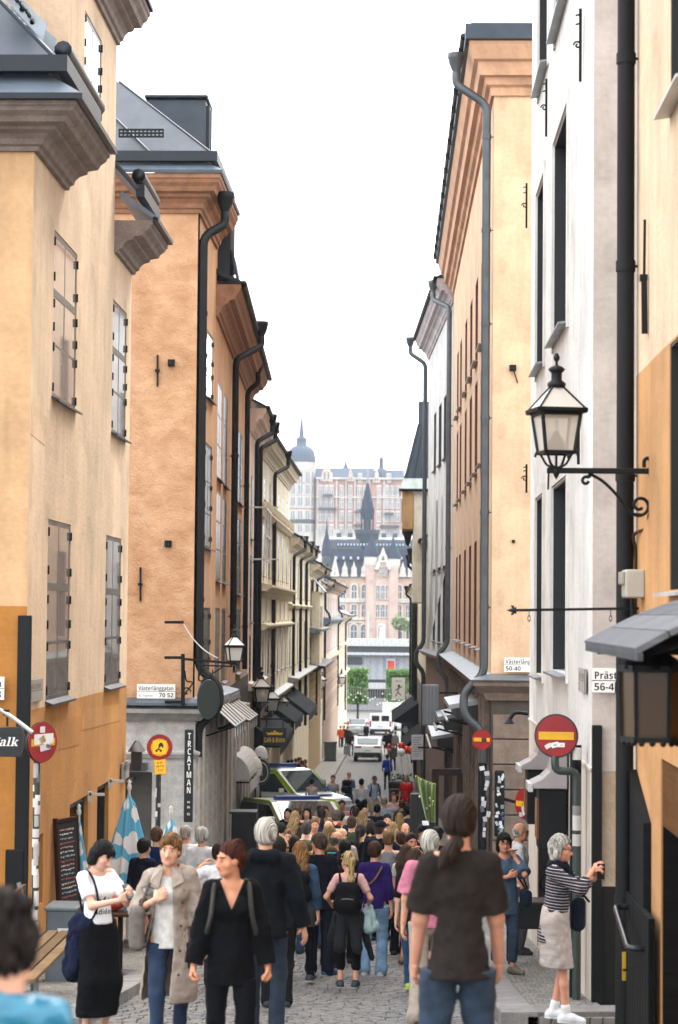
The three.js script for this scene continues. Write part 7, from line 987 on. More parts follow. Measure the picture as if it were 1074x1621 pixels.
function person(o) {
const d = o.d, g0 = gp(o.px, d, o.lift ?? 0), s = (o.h ?? 1.7) / 1.7, m = o.sex === 'm', T = thing('person', o.label, 'person', g0, o.group), W = M4().makeTranslation(g0.x, g0.y, g0.z).multiply(M4().makeRotationY(R(o.yaw ?? 0))).multiply(M4().makeScale(s * (o.wide ?? 1), s, s * (o.wide ?? 1)));
const cell = clamp(d * (o.lod ?? .00062), .009, .07), hc = clamp(cell * .55, .0045, .035), B = o.fat ?? 1;
const lean = M4().makeTranslation(0, .93, 0).multiply(M4().makeRotationFromEuler(new THREE.Euler(R(o.lean ?? 0), R(o.twist ?? 0), R(o.side ?? 0)))).multiply(M4().makeTranslation(0, -.93, 0)).premultiply(M4().makeTranslation(o.shiftX ?? 0, o.drop ?? 0, 0));
const U = (x, y, z) => V(x, y, z).applyMatrix4(lean), dropY = o.drop ?? 0, sx = o.shiftX ?? 0;
const pel = V(sx, .93 + dropY, 0), waist = U(0, 1.08, .005), chest = U(0, 1.26, .0), up = U(0, 1.37, -.015), nb = U(0, 1.425, -.02), sw = (m ? .166 : .146) * (o.shoulders ?? 1);
const hy = R(o.headYaw ?? 0), hp = R(o.headPitch ?? 0), ht = R(o.headTilt ?? 0), neckTop = U(0, 1.5, -.005);
const HM = M4().makeTranslation(neckTop.x, neckTop.y, neckTop.z).multiply(M4().makeRotationFromEuler(new THREE.Euler(R((o.lean ?? 0) * .4), R(o.twist ?? 0), 0))).multiply(M4().makeRotationFromEuler(new THREE.Euler(hp, hy, ht, 'YXZ'))).multiply(M4().makeTranslation(0, .075, .02)).multiply(M4().makeScale(.9, .9, .9));
const arms = {}, legs = {};
for (const [k, e] of [['L', 1], ['R', -1]]) {
const A = o.arms?.[k] ?? {}, S = U(e * sw, 1.375, -.02), t = A.hand ? V(...A.hand) : S.clone().add(V(e * .07, -.52, .03)), h = V(...(A.hint ?? [e * .45, -.15, -1])), [el, wr] = ik(S, t, .28, .245, h);
const f = A.dir ? V(...A.dir).normalize() : wr.clone().sub(el).normalize(), n = A.palm ? V(...A.palm) : V(-e, 0, .15); n.sub(f.clone().multiplyScalar(n.dot(f))).normalize(); const thumb = f.clone().cross(n).multiplyScalar(-e).normalize();
arms[k] = { S, el, wr, f, n, thumb, curl: A.curl ?? .35, e };
const G = o.legs?.[k] ?? {}, Hh = V(e * .088 + sx, .91 + dropY, 0), an = V(...(G.foot ?? [e * .095, .085, -.02])), [kn, ank] = ik(Hh, an, .42, .42, V(...(G.hint ?? [e * .12, 0, 1]))); legs[k] = { H: Hh, kn, an: ank, yaw: R(G.yaw ?? e * 8), pitch: R(G.pitch ?? 0), e };
}
const cl = o.bottom && (o.bottom.skirt || (o.bottom.len ?? 1) >= .75) ? .78 : 1, ca = (o.top?.sleeve ?? 0) > 1.3 ? .8 : 1;
const bb = [[pel, .1 * B, waist, .09 * B, 1.3], [waist, .09 * B, chest, m ? .11 : .1, 1.35], [chest, m ? .11 : .1, up, .075, 1.3], [nb, .055, neckTop, .05], [U(-sw * .8, 1.385, -.02), .05, U(sw * .8, 1.385, -.02), .05]];
for (const k of 'LR') { const a = arms[k], l = legs[k]; bb.push([a.S, (m ? .046 : .04) * ca, a.el, (m ? .038 : .033) * ca], [a.el, (m ? .038 : .033) * ca, a.wr, m ? .026 : .022], [l.H, .076 * B * cl, l.kn, .05 * cl], [l.kn, .048 * cl, l.kn.clone().lerp(l.an, .35), .05 * cl], [l.kn.clone().lerp(l.an, .35), .05 * cl, l.an, .033]); if (o.bareFeet) bb.push([l.an, .034, footTip(l), .03]); }
function footTip(l, q = .15, y = -.05) { return l.an.clone().add(V(Math.sin(l.yaw) * q, y, Math.cos(l.yaw) * q)); }
const parts = [surface(field(bb, .03), ...bounds(bb, .03), cell, () => WHITE)];
const HI = HM.clone().invert(), hp3 = V(0, 0, 0), hl = (x, y, z) => hp3.set(x, y, z).applyMatrix4(HI);
const ell = (p, cx, cy, cz, rx2, ry, rz) => { const x = (p.x - cx) / rx2, y = (p.y - cy) / ry, z = (p.z - cz) / rz; return (Math.sqrt(x * x + y * y + z * z) - 1) * Math.min(rx2, ry, rz); };
const cap = (p, ax, ay, az, bx, by, bz, ra, rb) => { const ux = bx - ax, uy = by - ay, uz = bz - az, px = p.x - ax, py = p.y - ay, pz = p.z - az, t = clamp((px * ux + py * uy + pz * uz) / (ux * ux + uy * uy + uz * uz), 0, 1); return Math.hypot(px - ux * t, py - uy * t, pz - uz * t) - lerp(ra, rb, t); };
const nI = nb.clone().applyMatrix4(HI);
const head = (x, y, z) => { const p = hl(x, y, z); let q = ell(p, 0, .04, -.015, .077, .095, .094); q = smin(q, ell(p, 0, -.03, .022, .062, .082, .072), .03); q = smin(q, cap(p, -.03, -.078, .04, .03, -.078, .04, .03, .03), .03); q = smin(q, cap(p, 0, -.1, .058, 0, -.1, .062, .02, .02), .03);
q = smin(q, cap(p, 0, -.06, -.02, nI.x, nI.y, nI.z, .056, .062), .03);
if (d < 60) { const ax = Math.abs(p.x), pa = { x: ax, y: p.y, z: p.z }; q = Math.max(q, -cap(pa, .03, .012, .106, .034, .012, .106, .017, .016) * 1); q = smin(q, cap(p, 0, .012, .089, 0, -.036, .11, .009, .0135), .014); q = smin(q, cap(pa, .012, -.04, .096, .013, -.041, .097, .009, .009), .01); q = smin(q, cap(pa, .012, .034, .09, .045, .034, .078, .008, .008), .012); q = Math.min(q, cap(pa, .031, .01, .0835, .0315, .01, .0835, .0125, .0125)); q = smin(q, cap(p, -.018, -.062, .088, .018, -.062, .088, .0085, .0085), .008); q = smin(q, cap(pa, .045, -.03, .055, .05, -.03, .05, .02, .02), .03); q = smin(q, ell(pa, .078, -.005, -.008, .012, .034, .022), .008); }
return q; };
const hc2 = V(0, 0, 0).applyMatrix4(HM), skinC = new THREE.Color(1, 1, 1), lipC = new THREE.Color(.9, .6, .57), browC = S(o.hair?.c ?? '#3a2a20').clone().multiplyScalar(1.5), eyeW = new THREE.Color(1.15, 1.2, 1.25), iris = new THREE.Color(.1, .08, .07), blush = new THREE.Color(1.02, .87, .84);
const faceC = (x, y, z) => { const p = hl(x, y, z), ax = Math.abs(p.x); if (p.z < .04 || d > 60) return skinC; if (Math.hypot(ax - .031, p.y - .01) < .0135 && p.z > .08) return (Math.hypot(ax - .031, p.y - .01) < .0075 || p.y > .0165) ? iris : eyeW; if (Math.abs(p.y - .034 - (ax - .03) * -.12) < .0055 && ax > .013 && ax < .05) return browC; if (Math.abs(p.y + .062) < .009 - ax * .2 && ax < .025 && p.z > .075) return lipC; if (Math.hypot(ax - .042, p.y + .028) < .018) return blush; return skinC; };
parts.push(surface(head, [hc2.x - .13, Math.min(hc2.y - .17, nb.y - .02), hc2.z - .15], [hc2.x + .13, hc2.y + .16, hc2.z + .15], hc, faceC));
if (!o.noHands) for (const k of 'LR') {
const a = arms[k], b = [], w = a.wr, P = (f, sd, n) => w.clone().addScaledVector(a.f, f).addScaledVector(a.thumb, sd).addScaledVector(a.n, n), fat = m ? 1.12 : 1;
b.push([w.clone().addScaledVector(a.f, -.03), .025, P(.02, 0, 0), .022]);
[[.028, .075, .068], [.01, .08, .076], [-.008, .077, .07], [-.025, .07, .056]].forEach(([sd, f, len], i) => { b.push([P(.02, sd * .6, 0), .015 * fat, P(f, sd, 0), .0115 * fat]); const c = a.curl * (1 + i * .12), r = (l, t) => [Math.cos(t) * l, Math.sin(t) * l], [f1, n1] = r(len * .45, c * .9), [f2, n2] = r(len * .32, c * 2), [f3, n3] = r(len * .25, c * 2.9), A = P(f, sd, 0), A1 = P(f + f1, sd * 1.06, n1), A2 = P(f + f1 + f2, sd * 1.08, n1 + n2), A3 = P(f + f1 + f2 + f3, sd * 1.05, n1 + n2 + n3); b.push([A, .0098 * fat, A1, .009 * fat], [A1, .009 * fat, A2, .0082 * fat], [A2, .0082 * fat, A3, .0072 * fat]); });
b.push([P(.015, .02, .005), .015 * fat, P(.045, .046, .016), .0125 * fat], [P(.045, .046, .016), .0115 * fat, P(.072, .05, .024 + a.curl * .018), .0095 * fat], [P(.072, .05, .024 + a.curl * .018), .0095 * fat, P(.094, .044, .03 + a.curl * .03), .008 * fat]);
parts.push(surface(field(b, .008), ...bounds(b, .012), clamp(cell * .45, .0042, .035), () => WHITE));
}
const body = mergeGeometries(parts.map(q => { const r = q.toNonIndexed(); return r; })); body.applyMatrix4(W); add('body', body, skinMat(o.skin ?? SKINS[Math.floor(hash(o.px, d) * 5)]), T);
const wear = (name, bones, mt, e = {}) => {
const f0 = field(bones, e.k ?? .03), amp = e.fold ?? .007, fr = e.freq ?? 9, sd = hash(o.px, d) * 50; let [lo, hi] = bounds(bones, .04 + (e.pad ?? 0));
const f = (x, y, z) => { let q = f0(x, y, z); if (d < 60 && Math.abs(q) < .06) q += amp * (perlin.noise(x * fr + sd, y * fr * (e.vert ?? .6), z * fr) * 1.1 + .6 * perlin.noise(x * fr * 2.3, y * fr * 1.9 + sd, z * fr * 2.3)); for (const c of e.cuts ?? []) q = Math.max(q, c(x, y, z)); if (e.shell) q = Math.max(q, -(f0(x, y, z) + e.shell)); return q; };
const ge = surface(f, lo, hi, e.cell ?? cell); if (e.uv) { const p = ge.attributes.position, u = ge.attributes.uv; for (let i = 0; i < p.count; i++) { const [a, b] = e.uv(p.getX(i), p.getY(i), p.getZ(i)); u.setXY(i, a, b); } } ge.applyMatrix4(W); return add(name, ge, mt, T);
};
const torso = (x, hem, e = {}) => { const b = [[waist, .1 * B + x, chest, (m ? .122 : .108) + x, 1.3], [chest, (m ? .122 : .106) + x, up, .082 + x, 1.25], [U(-sw * .84, 1.372, -.02), .047 + x * .6, U(sw * .84, 1.372, -.02), .047 + x * .6]]; const q = pel.clone().lerp(waist, clamp((hem - .93) / .15, -3, .9)); b.push([q, (e.hemR ?? .132 * B) + x, waist, .108 * B + x, 1.18]); if (!m && (o.bust ?? 1)) b.push([U(-.06, 1.25, .06), .05 + x, U(.06, 1.25, .06), .05 + x]); return b; };
const sleeves = (len, x, e = {}) => { const b = []; for (const k of 'LR') { const a = arms[k]; if (len <= 1) b.push([a.S, .046 + x * .7, a.S.clone().lerp(a.el, len), (m ? .046 : .04) + x * .9 + (e.flare ?? 0)]); else { b.push([a.S, .046 + x * .75, a.el, .04 + x * .8], [a.el, .04 + x * .8, a.el.clone().lerp(a.wr, len - 1), .029 + x * .75 + (e.cuff ?? 0)]); } } return b; };
const sleeveCut = len => (x, y, z) => { let q = -9; for (const k of 'LR') { const a = arms[k], A = len <= 1 ? a.S : a.el, Bq = len <= 1 ? a.el : a.wr, t = len <= 1 ? len : len - 1, u = Bq.clone().sub(A), L = u.length(); u.normalize(); const c = A.clone().addScaledVector(u, L * t), v = (x - c.x) * u.x + (y - c.y) * u.y + (z - c.z) * u.z, r = Math.hypot(x - c.x - u.x * v, y - c.y - u.y * v, z - c.z - u.z * v); if (r < .11 && v < .2) q = Math.max(q, v); } return q; };
const neckCut = (r, dx = 0) => (x, y, z) => { const c = nb; return r - Math.hypot(x - c.x, (y - c.y - .03) * 1.0, z - c.z - dx); };
const vCut = (depth, wd) => (x, y, z) => { const p = V(x, y, z).sub(nb), t = clamp((-p.y + .02) / depth, 0, 1); return p.z > .0 ? (1 - t) * wd - Math.abs(p.x) - (p.y < -depth ? 9 : 0) : -9; };
const top = o.top;
if (top) {
const x = top.x ?? .012, b = torso(x, top.hem ?? .88, top).concat(top.sleeve === 0 ? [] : sleeves(top.sleeve ?? .62, x, top)), hemY = (top.hem ?? .88) + dropY, cuts = [(X, Y) => hemY - Y, neckCut(top.neck ?? .075, top.neckZ ?? .03)];
if (top.sleeve !== 0) cuts.push(sleeveCut(top.sleeve ?? .62)); else cuts.push((X, Y, Z) => Math.abs(X - chest.x) - sw * .82);
if (top.v) cuts.push(vCut(...top.v)); if (top.cut) cuts.push(top.cut);
if (top.hood) b.push([U(-.07, 1.43, -.1), .05, U(.07, 1.43, -.1), .05], [U(-.1, 1.42, -.04), .035, U(-.07, 1.43, -.1), .045], [U(.1, 1.42, -.04), .035, U(.07, 1.43, -.1), .045]);
if (top.collar) b.push([U(-.05, 1.44, .0), .03, U(.05, 1.44, .0), .03], [U(-.06, 1.44, -.05), .03, U(.06, 1.44, -.05), .03]);
wear(top.name ?? 'shirt', b, top.m, { cuts, fold: top.fold ?? .008, uv: top.uv, shell: top.shell });
}
const bot = o.bottom;
if (bot) {
const x = bot.x ?? .012, b = [], cuts = [];
if (bot.skirt) { const [ra, rb, hem, fl = 1.25] = bot.skirt; b.push([V(sx, 1.02 + dropY, 0), ra, V(sx, hem + .05, .0), rb, fl]); cuts.push((X, Y) => hem - Y, (X, Y) => Y - 1.06 - dropY); for (const k of 'LR') { const l = legs[k]; b.push([l.H, .095 + x, l.kn, .08 + x]); if (hem < .4) b.push([l.kn, .08 + x, l.kn.clone().lerp(l.an, .8), .07 + x]); } }
else { b.push([pel, .106 * B + x, waist, .098 * B + x, 1.3], [V(sx - .05, .9 + dropY, -.02), .088 * B + x, V(sx + .05, .9 + dropY, -.02), .088 * B + x, 1.05]); const t = bot.len ?? 1; for (const k of 'LR') { const l = legs[k]; if (t <= .5) b.push([l.H, .08 * B + x, l.H.clone().lerp(l.kn, t * 2), .07 + x + (bot.flare ?? .01)]); else b.push([l.H, .08 * B + x, l.kn, .053 + x], [l.kn, .053 + x, l.kn.clone().lerp(l.an, (t - .5) * 2), (bot.hem ?? .05) + x]); if (t >= 1) b.push([l.an, (bot.hem ?? .05) + x, l.an.clone().add(V(0, -.03, .012)), (bot.hem ?? .05) + x]); }
const wy = top && (top.hem ?? .88) < .93 ? (top.hem ?? .88) + .04 : 1.04; cuts.push((X, Y) => Y - wy - dropY);
if (t <= .5) cuts.push((X, Y, Z) => { let q = 9; for (const k of 'LR') { const l = legs[k], u = l.kn.clone().sub(l.H), L = u.length(); u.normalize(); const c = l.H.clone().addScaledVector(u, L * t * 2); q = Math.min(q, (X - c.x) * u.x + (Y - c.y) * u.y + (Z - c.z) * u.z); } return q; }); }
wear(bot.name ?? (bot.skirt ? 'skirt' : 'trousers'), b, bot.m, { cuts, fold: bot.fold ?? .007, k: bot.skirt ? .09 : .025, freq: 8, vert: bot.skirt ? .25 : .9 });
}
if (o.shoes !== null) for (const k of 'LR') {
const l = legs[k], sh = o.shoes ?? {}, f = V(Math.sin(l.yaw), 0, Math.cos(l.yaw)), tip = l.an.clone().addScaledVector(f, .155).add(V(0, -.052 - Math.sin(l.pitch) * .15, 0)), heel = l.an.clone().addScaledVector(f, -.035).add(V(0, -.045 + (l.pitch > 0 ? 0 : 0), 0)), b = [[heel, .04, l.an.clone().addScaledVector(f, .05).add(V(0, -.035, 0)), .045], [l.an.clone().addScaledVector(f, .05).add(V(0, -.035, 0)), .045, tip, .033]]; if (sh.high) b.push([l.an.clone().add(V(0, .04, 0)), .045, heel, .042]); else b.push([l.an.clone().add(V(0, -.01, -.005)), .042, heel, .042]);
const N = tip.clone().sub(heel).normalize(), pn = V(0, 1, 0).sub(N.clone().multiplyScalar(N.y)).normalize(), base = heel.clone().addScaledVector(pn, -.036), soleF = f2 => (x, y, z) => f2 * ((x - base.x) * pn.x + (y - base.y) * pn.y + (z - base.z) * pn.z);
wear('shoe', b, sh.m ?? paint('#22211f', { roughness: .7 }), { cuts: [soleF(-1)], fold: .002, cell: Math.max(.006, cell * .7), k: .03 });
if (sh.sole && d < 60) wear('shoe_sole', b.map(([p, a, q, c]) => [p, a + .006, q, c + .006]), sh.sole, { cuts: [soleF(-1), (x, y, z) => soleF(1)(x, y, z) - .02], fold: 0, cell: Math.max(.006, cell * .7), k: .03 });
if (sh.sock && d < 60) wear('sock', [[l.an.clone().add(V(0, .0, 0)), .042, l.an.clone().lerp(l.kn, .16), .043]], sh.sock, { fold: .002, cell: Math.max(.007, cell * .8) });
}
const hr = o.hair;
if (hr && hr.style !== 'none') {
const st = hr.style, sdd = hash(o.px, 3) * 40, th = hr.th ?? .016, long = hr.len ?? .3, bx = hr.side ?? 0; let lo = [hc2.x - .17, hc2.y - .16, hc2.z - .19], hi = [hc2.x + .17, hc2.y + .2, hc2.z + .17];
const tails = []; const L3 = (x, y, z) => V(x, y, z).applyMatrix4(HM);
if (st === 'long') { const a = L3(0, -.02, -.075), e = U((hr.lx ?? 0), 1.42 - long, -.15); for (const q of [-.055, -.02, .02, .055]) tails.push([a.clone().add(V(q * .8, 0, 0)), .05, a.clone().lerp(e, .45).add(V(q * 1.15, 0, -.02)), .048], [a.clone().lerp(e, .45).add(V(q * 1.15, 0, -.02)), .048, e.clone().add(V(q * (hr.taper ?? .9), .05 * hash(q, 1), 0)), .028]); for (const q of [-1, 1]) tails.push([L3(q * .075, .03, -.01), .03, L3(q * .085, -.1, -.02), .03]); }
if (st === 'pony') { const a = L3(bx, hr.py ?? .03, -.105), e = U(hr.lx ?? 0, 1.44 - long, -.17); tails.push([a, .02, a.clone().add(V(0, .0, -.035)), .03], [a.clone().add(V(0, 0, -.035)), .032, a.clone().lerp(e, .5).add(V(0, 0, -.025)), .04], [a.clone().lerp(e, .5).add(V(0, 0, -.025)), .04, e, .012]); }
if (st === 'bun') for (const q of hr.buns ?? [[0, .1, -.085, .045]]) { const c = L3(q[0], q[1], q[2]); tails.push([c, q[3], c.clone().add(V(.004, .006, 0)), q[3] * .85]); }
if (st === 'bob') for (const q of [-1, 1]) { tails.push([L3(q * .07, .03, -.02), .032, L3(q * .078, -.07, -.02), .028], [L3(q * .045, .0, -.07), .045, L3(q * .05, -.085, -.06), .042]); if (hr.fringe) tails.push([L3(q * .012, .085, .085), .02, L3(q * .042, .045, .088), .014]); }
if (hr.fringe && st !== 'bob') for (const q of [-1, 1]) tails.push([L3(q * .02, .095, .075), .022, L3(q * .055, .05, .075), .016]);
const tf = tails.length ? field(tails, .03) : null; if (tf) { const [a, b] = bounds(tails, .03); for (let i = 0; i < 3; i++) { lo[i] = Math.min(lo[i], a[i]); hi[i] = Math.max(hi[i], b[i]); } }
const [fy, fz] = hr.line ?? [.05, .058];
const f = (x, y, z) => { const p = hl(x, y, z); let q = ell(p, 0, .042, -.02, .077 + th, .095 + th, .094 + th); q = smin(q, ell(p, 0, -.025, -.045, .066 + th * .6, .06, .06 + th * .5), .03); q = Math.max(q, -.72 * (p.y - fy) + .7 * (p.z - fz)); if (Math.abs(p.x) > .05) q = Math.max(q, (p.z - .028) * .8 - Math.max(0, p.y - .03)); if (st === 'bald') q = Math.max(q, p.y - .035 - (p.z < -.05 ? .02 : 0)); if (hr.cut) q = Math.max(q, hr.cut - p.y); if (tf) q = smin(q, tf(x, y, z), .025); if (d < 60) { const a = Math.atan2(p.x, -p.z) * 6; q += (hr.rough ?? .006) * (1.3 * perlin.noise(a * 2.2 + sdd, p.y * 9, p.z * 6) + .7 * perlin.noise(p.x * 60, p.y * 12 + sdd, p.z * 60)); } return q; };
const ge = surface(f, lo, hi, clamp(hc * 1.15, .005, .035)); ge.applyMatrix4(W); add('hair', ge, hairMat(hr.c ?? DARKH[Math.floor(hash(o.px * 3, d) * 8)]), T);
}
const headCap = (name, mt, e = {}) => { const f = (x, y, z) => { const p = hl(x, y, z); let q = ell(p, 0, .048, -.015, .09 + (e.th ?? 0), .1, .11); q = Math.max(q, (e.y ?? .05) - p.y + (p.z > 0 ? -.1 : .1) * 0 * p.z); if (e.brim !== 0) { const bz = e.back ? -1 : 1, u = ell(p, 0, .062, bz * .1, .075, .014, e.brim ?? .085); q = smin(q, u, .01); } return q; }; const ge = surface(f, [hc2.x - .24, hc2.y - .06, hc2.z - .24], [hc2.x + .24, hc2.y + .2, hc2.z + .24], clamp(hc, .005, .03)); ge.applyMatrix4(W); return add(name, ge, mt, T); };
if (o.cap) headCap('cap', o.cap.m, o.cap);
const HW = W.clone().multiply(HM);
if (o.glasses) { const c = paint(o.glasses === true ? '#15151a' : o.glasses), gy2 = o.glassesUp ? .12 : .012, gz = o.glassesUp ? .075 : .108, g = []; for (const e of [-1, 1]) { g.push(new THREE.TorusGeometry(.021, .0035, 6, 18).scale(1.1, .9, 1).translate(e * .031, gy2, gz)); g.push(bar(V(e * .053, gy2, gz - .004), V(e * .08, gy2 + .005, -.005), .005)); } g.push(bar(V(-.01, gy2 + .004, gz), V(.01, gy2 + .004, gz), .005)); add('glasses', g.map(q => boxUV(q.applyMatrix4(HW))), c, T); }
const ctx = { T, W, HM, HW, U, arms, legs, wear, chest, waist, pel, nb, s, sw, cell, torso, sleeves, put: g => boxUV(g.applyMatrix4(W)), world: v => v.clone().applyMatrix4(W), hand: k => arms[k].wr.clone().addScaledVector(arms[k].f, .085).addScaledVector(arms[k].n, .03).applyMatrix4(W) };
o.extra?.(ctx); return ctx;
}
function backpack(c, label, mt, e = {}) {
const t = thing('backpack', label, 'backpack', c.world(c.U(0, e.y0 ?? 1.0, -.2))), w = e.w ?? .27, h = e.h ?? .4, y = (e.y0 ?? 1.0) + h / 2, z = -(e.z ?? .2), m = M4().makeTranslation(0, 0, 0), f0 = field([[c.U(-w * .28, y - h * .28, z), .11, c.U(w * .28, y - h * .28, z), .11], [c.U(-w * .25, y + h * .26, z + .01), .09, c.U(w * .25, y + h * .26, z + .01), .09], [c.U(-w * .2, y - h * .2, z - .06), .07, c.U(w * .2, y - h * .2, z - .06), .07]], .08);
const q = c.U(0, y, z), f = (x, yy, zz) => f0(x, yy, zz) + .006 * perlin.noise(x * 14, yy * 12, zz * 14), g = surface(f, [q.x - .32, q.y - .34, q.z - .24], [q.x + .32, q.y + .34, q.z + .2], Math.max(.009, c.cell)); add('bag_body', c.put(g), mt, t);
for (const k of [-1, 1]) add('strap', c.put(tube([c.U(k * .09, y + h * .32, z + .08), c.U(k * .115, 1.43, -.03), c.U(k * .125, 1.37, .08), c.U(k * .14, 1.22, .13), c.U(k * .17, 1.08, .06), c.U(k * .14, y - h * .3, z + .06)], .017, 30, 6)), e.strap ?? mt, t);
add('handle', c.put(tube([c.U(-.035, y + h * .36, z), c.U(0, y + h * .46, z - .01), c.U(.035, y + h * .36, z)], .008, 12, 6)), e.strap ?? mt, t);
add('pocket_zip', c.put(tube([c.U(-w * .3, y - h * .05, z - .11), c.U(0, y - h * .02, z - .135), c.U(w * .3, y - h * .05, z - .11)], .006, 14, 5)), metal('#8d9093'), t);
if (e.patch) add('badge', c.put(rbox(.05, .06, .01, .003, q.x + .02, q.y + .1, q.z - .125)), paint('#e6e4df'), t);
return t;
}
function shoulderBag(c, label, mt, side, e = {}) { const p = c.U(side * (e.x ?? .24), e.y ?? .95, e.z ?? -.05), t = thing('shoulder_bag', label, 'bag', c.world(p)), g = new RoundedBoxGeometry(e.w ?? .12, e.h ?? .26, e.d ?? .3, 4, .05).translate(p.x, p.y, p.z); add('bag_body', c.put(g), mt, t); const a = c.U((e.cross ? -side : side) * .12, 1.43, -.03); add('strap', c.put(tube([p.clone().add(V(0, .12, .1)), c.U(side * (e.cross ? .0 : .19), 1.25, e.cross ? .17 : .08), a, c.U(side * (e.cross ? 0 : .17), 1.22, -.16), p.clone().add(V(0, .12, -.1))], .012, 30, 6)), e.strap ?? mt, t); return t; }
function phone(c, k, label, e = {}) { const p = c.hand(k), t = thing('phone', label, 'phone', p), m = M4().makeTranslation(p.x, p.y, p.z).multiply(M4().makeRotationFromEuler(new THREE.Euler(R(e.pitch ?? -40), R(e.yaw ?? 0), 0, 'YXZ'))); add('phone_case', boxUV(new RoundedBoxGeometry(.072, .145, .012, 2, .005).applyMatrix4(m)), paint('#141517', { roughness: .3 }), t); add('phone_glass', boxUV(new RoundedBoxGeometry(.064, .132, .002, 1, .0008).translate(0, 0, .007).applyMatrix4(m)), mat('#0c0f12', { roughness: .06 }), t); return t; }
// ---------------------------------------------------------------- the near people
const sneaker = c => paint(c, { roughness: .6 }), soleW = paint('#dcdcda', { roughness: .7 });
{ // girl at the bottom edge, close to the camera, in a bright turquoise jacket
person({ px: 0, d: 5.6, h: 1.43, yaw: 172, label: 'girl with dark tied-up hair and a shiny turquoise jacket, cropped by the bottom edge', skin: '#c99477', noHands: true, headPitch: 4, hair: { style: 'bun', c: '#241813', buns: [[0, .15, -.03, .055], [.04, .13, -.07, .045], [-.04, .16, -.05, .04], [.02, .18, .0, .035]], rough: .016, th: .022 }, lod: .0016,
top: { name: 'jacket', m: mat('#086c87', { phys: true, roughness: .3, clearcoat: .3, map: rep1(tCloth, 2), bumpMap: rep1(tClothB, 2), bumpScale: .02 }), sleeve: 1.9, x: .035, hem: .82, neck: .085, fold: .016 }, bottom: { m: cloth('#1c2026') } });
}
const teeTex = canvasTex(256, 256, (g) => { g.fillStyle = '#e9e9ea'; g.fillRect(0, 0, 256, 256); g.fillStyle = '#16181d'; const leaf = (a) => { g.save(); g.translate(128, 128); g.rotate(a); g.beginPath(); g.moveTo(0, 16); g.quadraticCurveTo(-26, -30, 0, -62); g.quadraticCurveTo(26, -30, 0, 16); g.fill(); g.restore(); }; leaf(0); leaf(-.85); leaf(.85); g.fillStyle = '#e9e9ea'; for (const y of [118, 127, 136]) g.fillRect(80, y, 96, 4); g.fillStyle = '#16181d'; g.font = 'bold 50px sans-serif'; g.textAlign = 'center'; g.fillText('adidas', 128, 198); });
{
const c = person({ px: 152, d: 18.5, h: 1.7, sex: 'f', yaw: 42, label: 'young woman in a white printed T-shirt and long black skirt with a phone', skin: '#dcb09a', headPitch: 28, headYaw: 18, hair: { style: 'bob', c: '#15100f', fringe: true, rough: .007, cut: -.1 }, arms: { L: { hand: [.1, 1.24, .33], hint: [.6, -1, -.2], dir: [-.35, .35, .8], palm: [-.8, .5, .2], curl: .6 }, R: { hand: [.0, 1.21, .33], hint: [-.7, -1, -.1], dir: [.25, .4, .8], palm: [.8, .5, .1], curl: .6 } },
top: { m: new THREE.MeshStandardMaterial({ map: teeTex, roughness: .95, side: THREE.DoubleSide }), sleeve: .72, hem: .98, neck: .085, flare: .012, uv: (x, y, z) => z > .02 ? [clamp((x + .15) / .3, .02, .98), clamp((y - 1.0) / .3, .02, .98)] : [.01, .01] }, bottom: { m: cloth('#0f1013'), skirt: [.115, .17, .2, 1.2], fold: .012, x: .004 }, shoes: { m: sneaker('#191a1c') } });
const navy = cloth('#141b33'); c.wear('jacket_wrap', [[V(-.1, .99, -.06), .09, V(.1, .99, -.06), .09], [V(-.12, .98, .03), .06, V(.13, .98, .04), .05], [V(-.08, .94, -.13), .09, V(-.12, .58, -.17), .11], [V(.08, .93, -.13), .09, V(.05, .62, -.18), .1], [V(-.14, .93, -.05), .06, V(-.2, .6, -.05), .05]], navy, { fold: .022, k: .07 });
const strap = c.put(tube([c.U(.02, .9, -.2), c.U(-.1, 1.25, -.13), c.U(-.1, 1.43, -.03), c.U(-.105, 1.36, .09), c.U(-.1, 1.15, .15), c.U(-.16, .98, .1)], .01, 30, 6)); add('shoulder_strap', strap, navy, c.T);
const t = phone(c, 'L', 'black phone held in both hands by the woman in the white T-shirt', { pitch: -35, yaw: 45 });
}
const trench = cloth('#a3968a', { roughness: .85 });
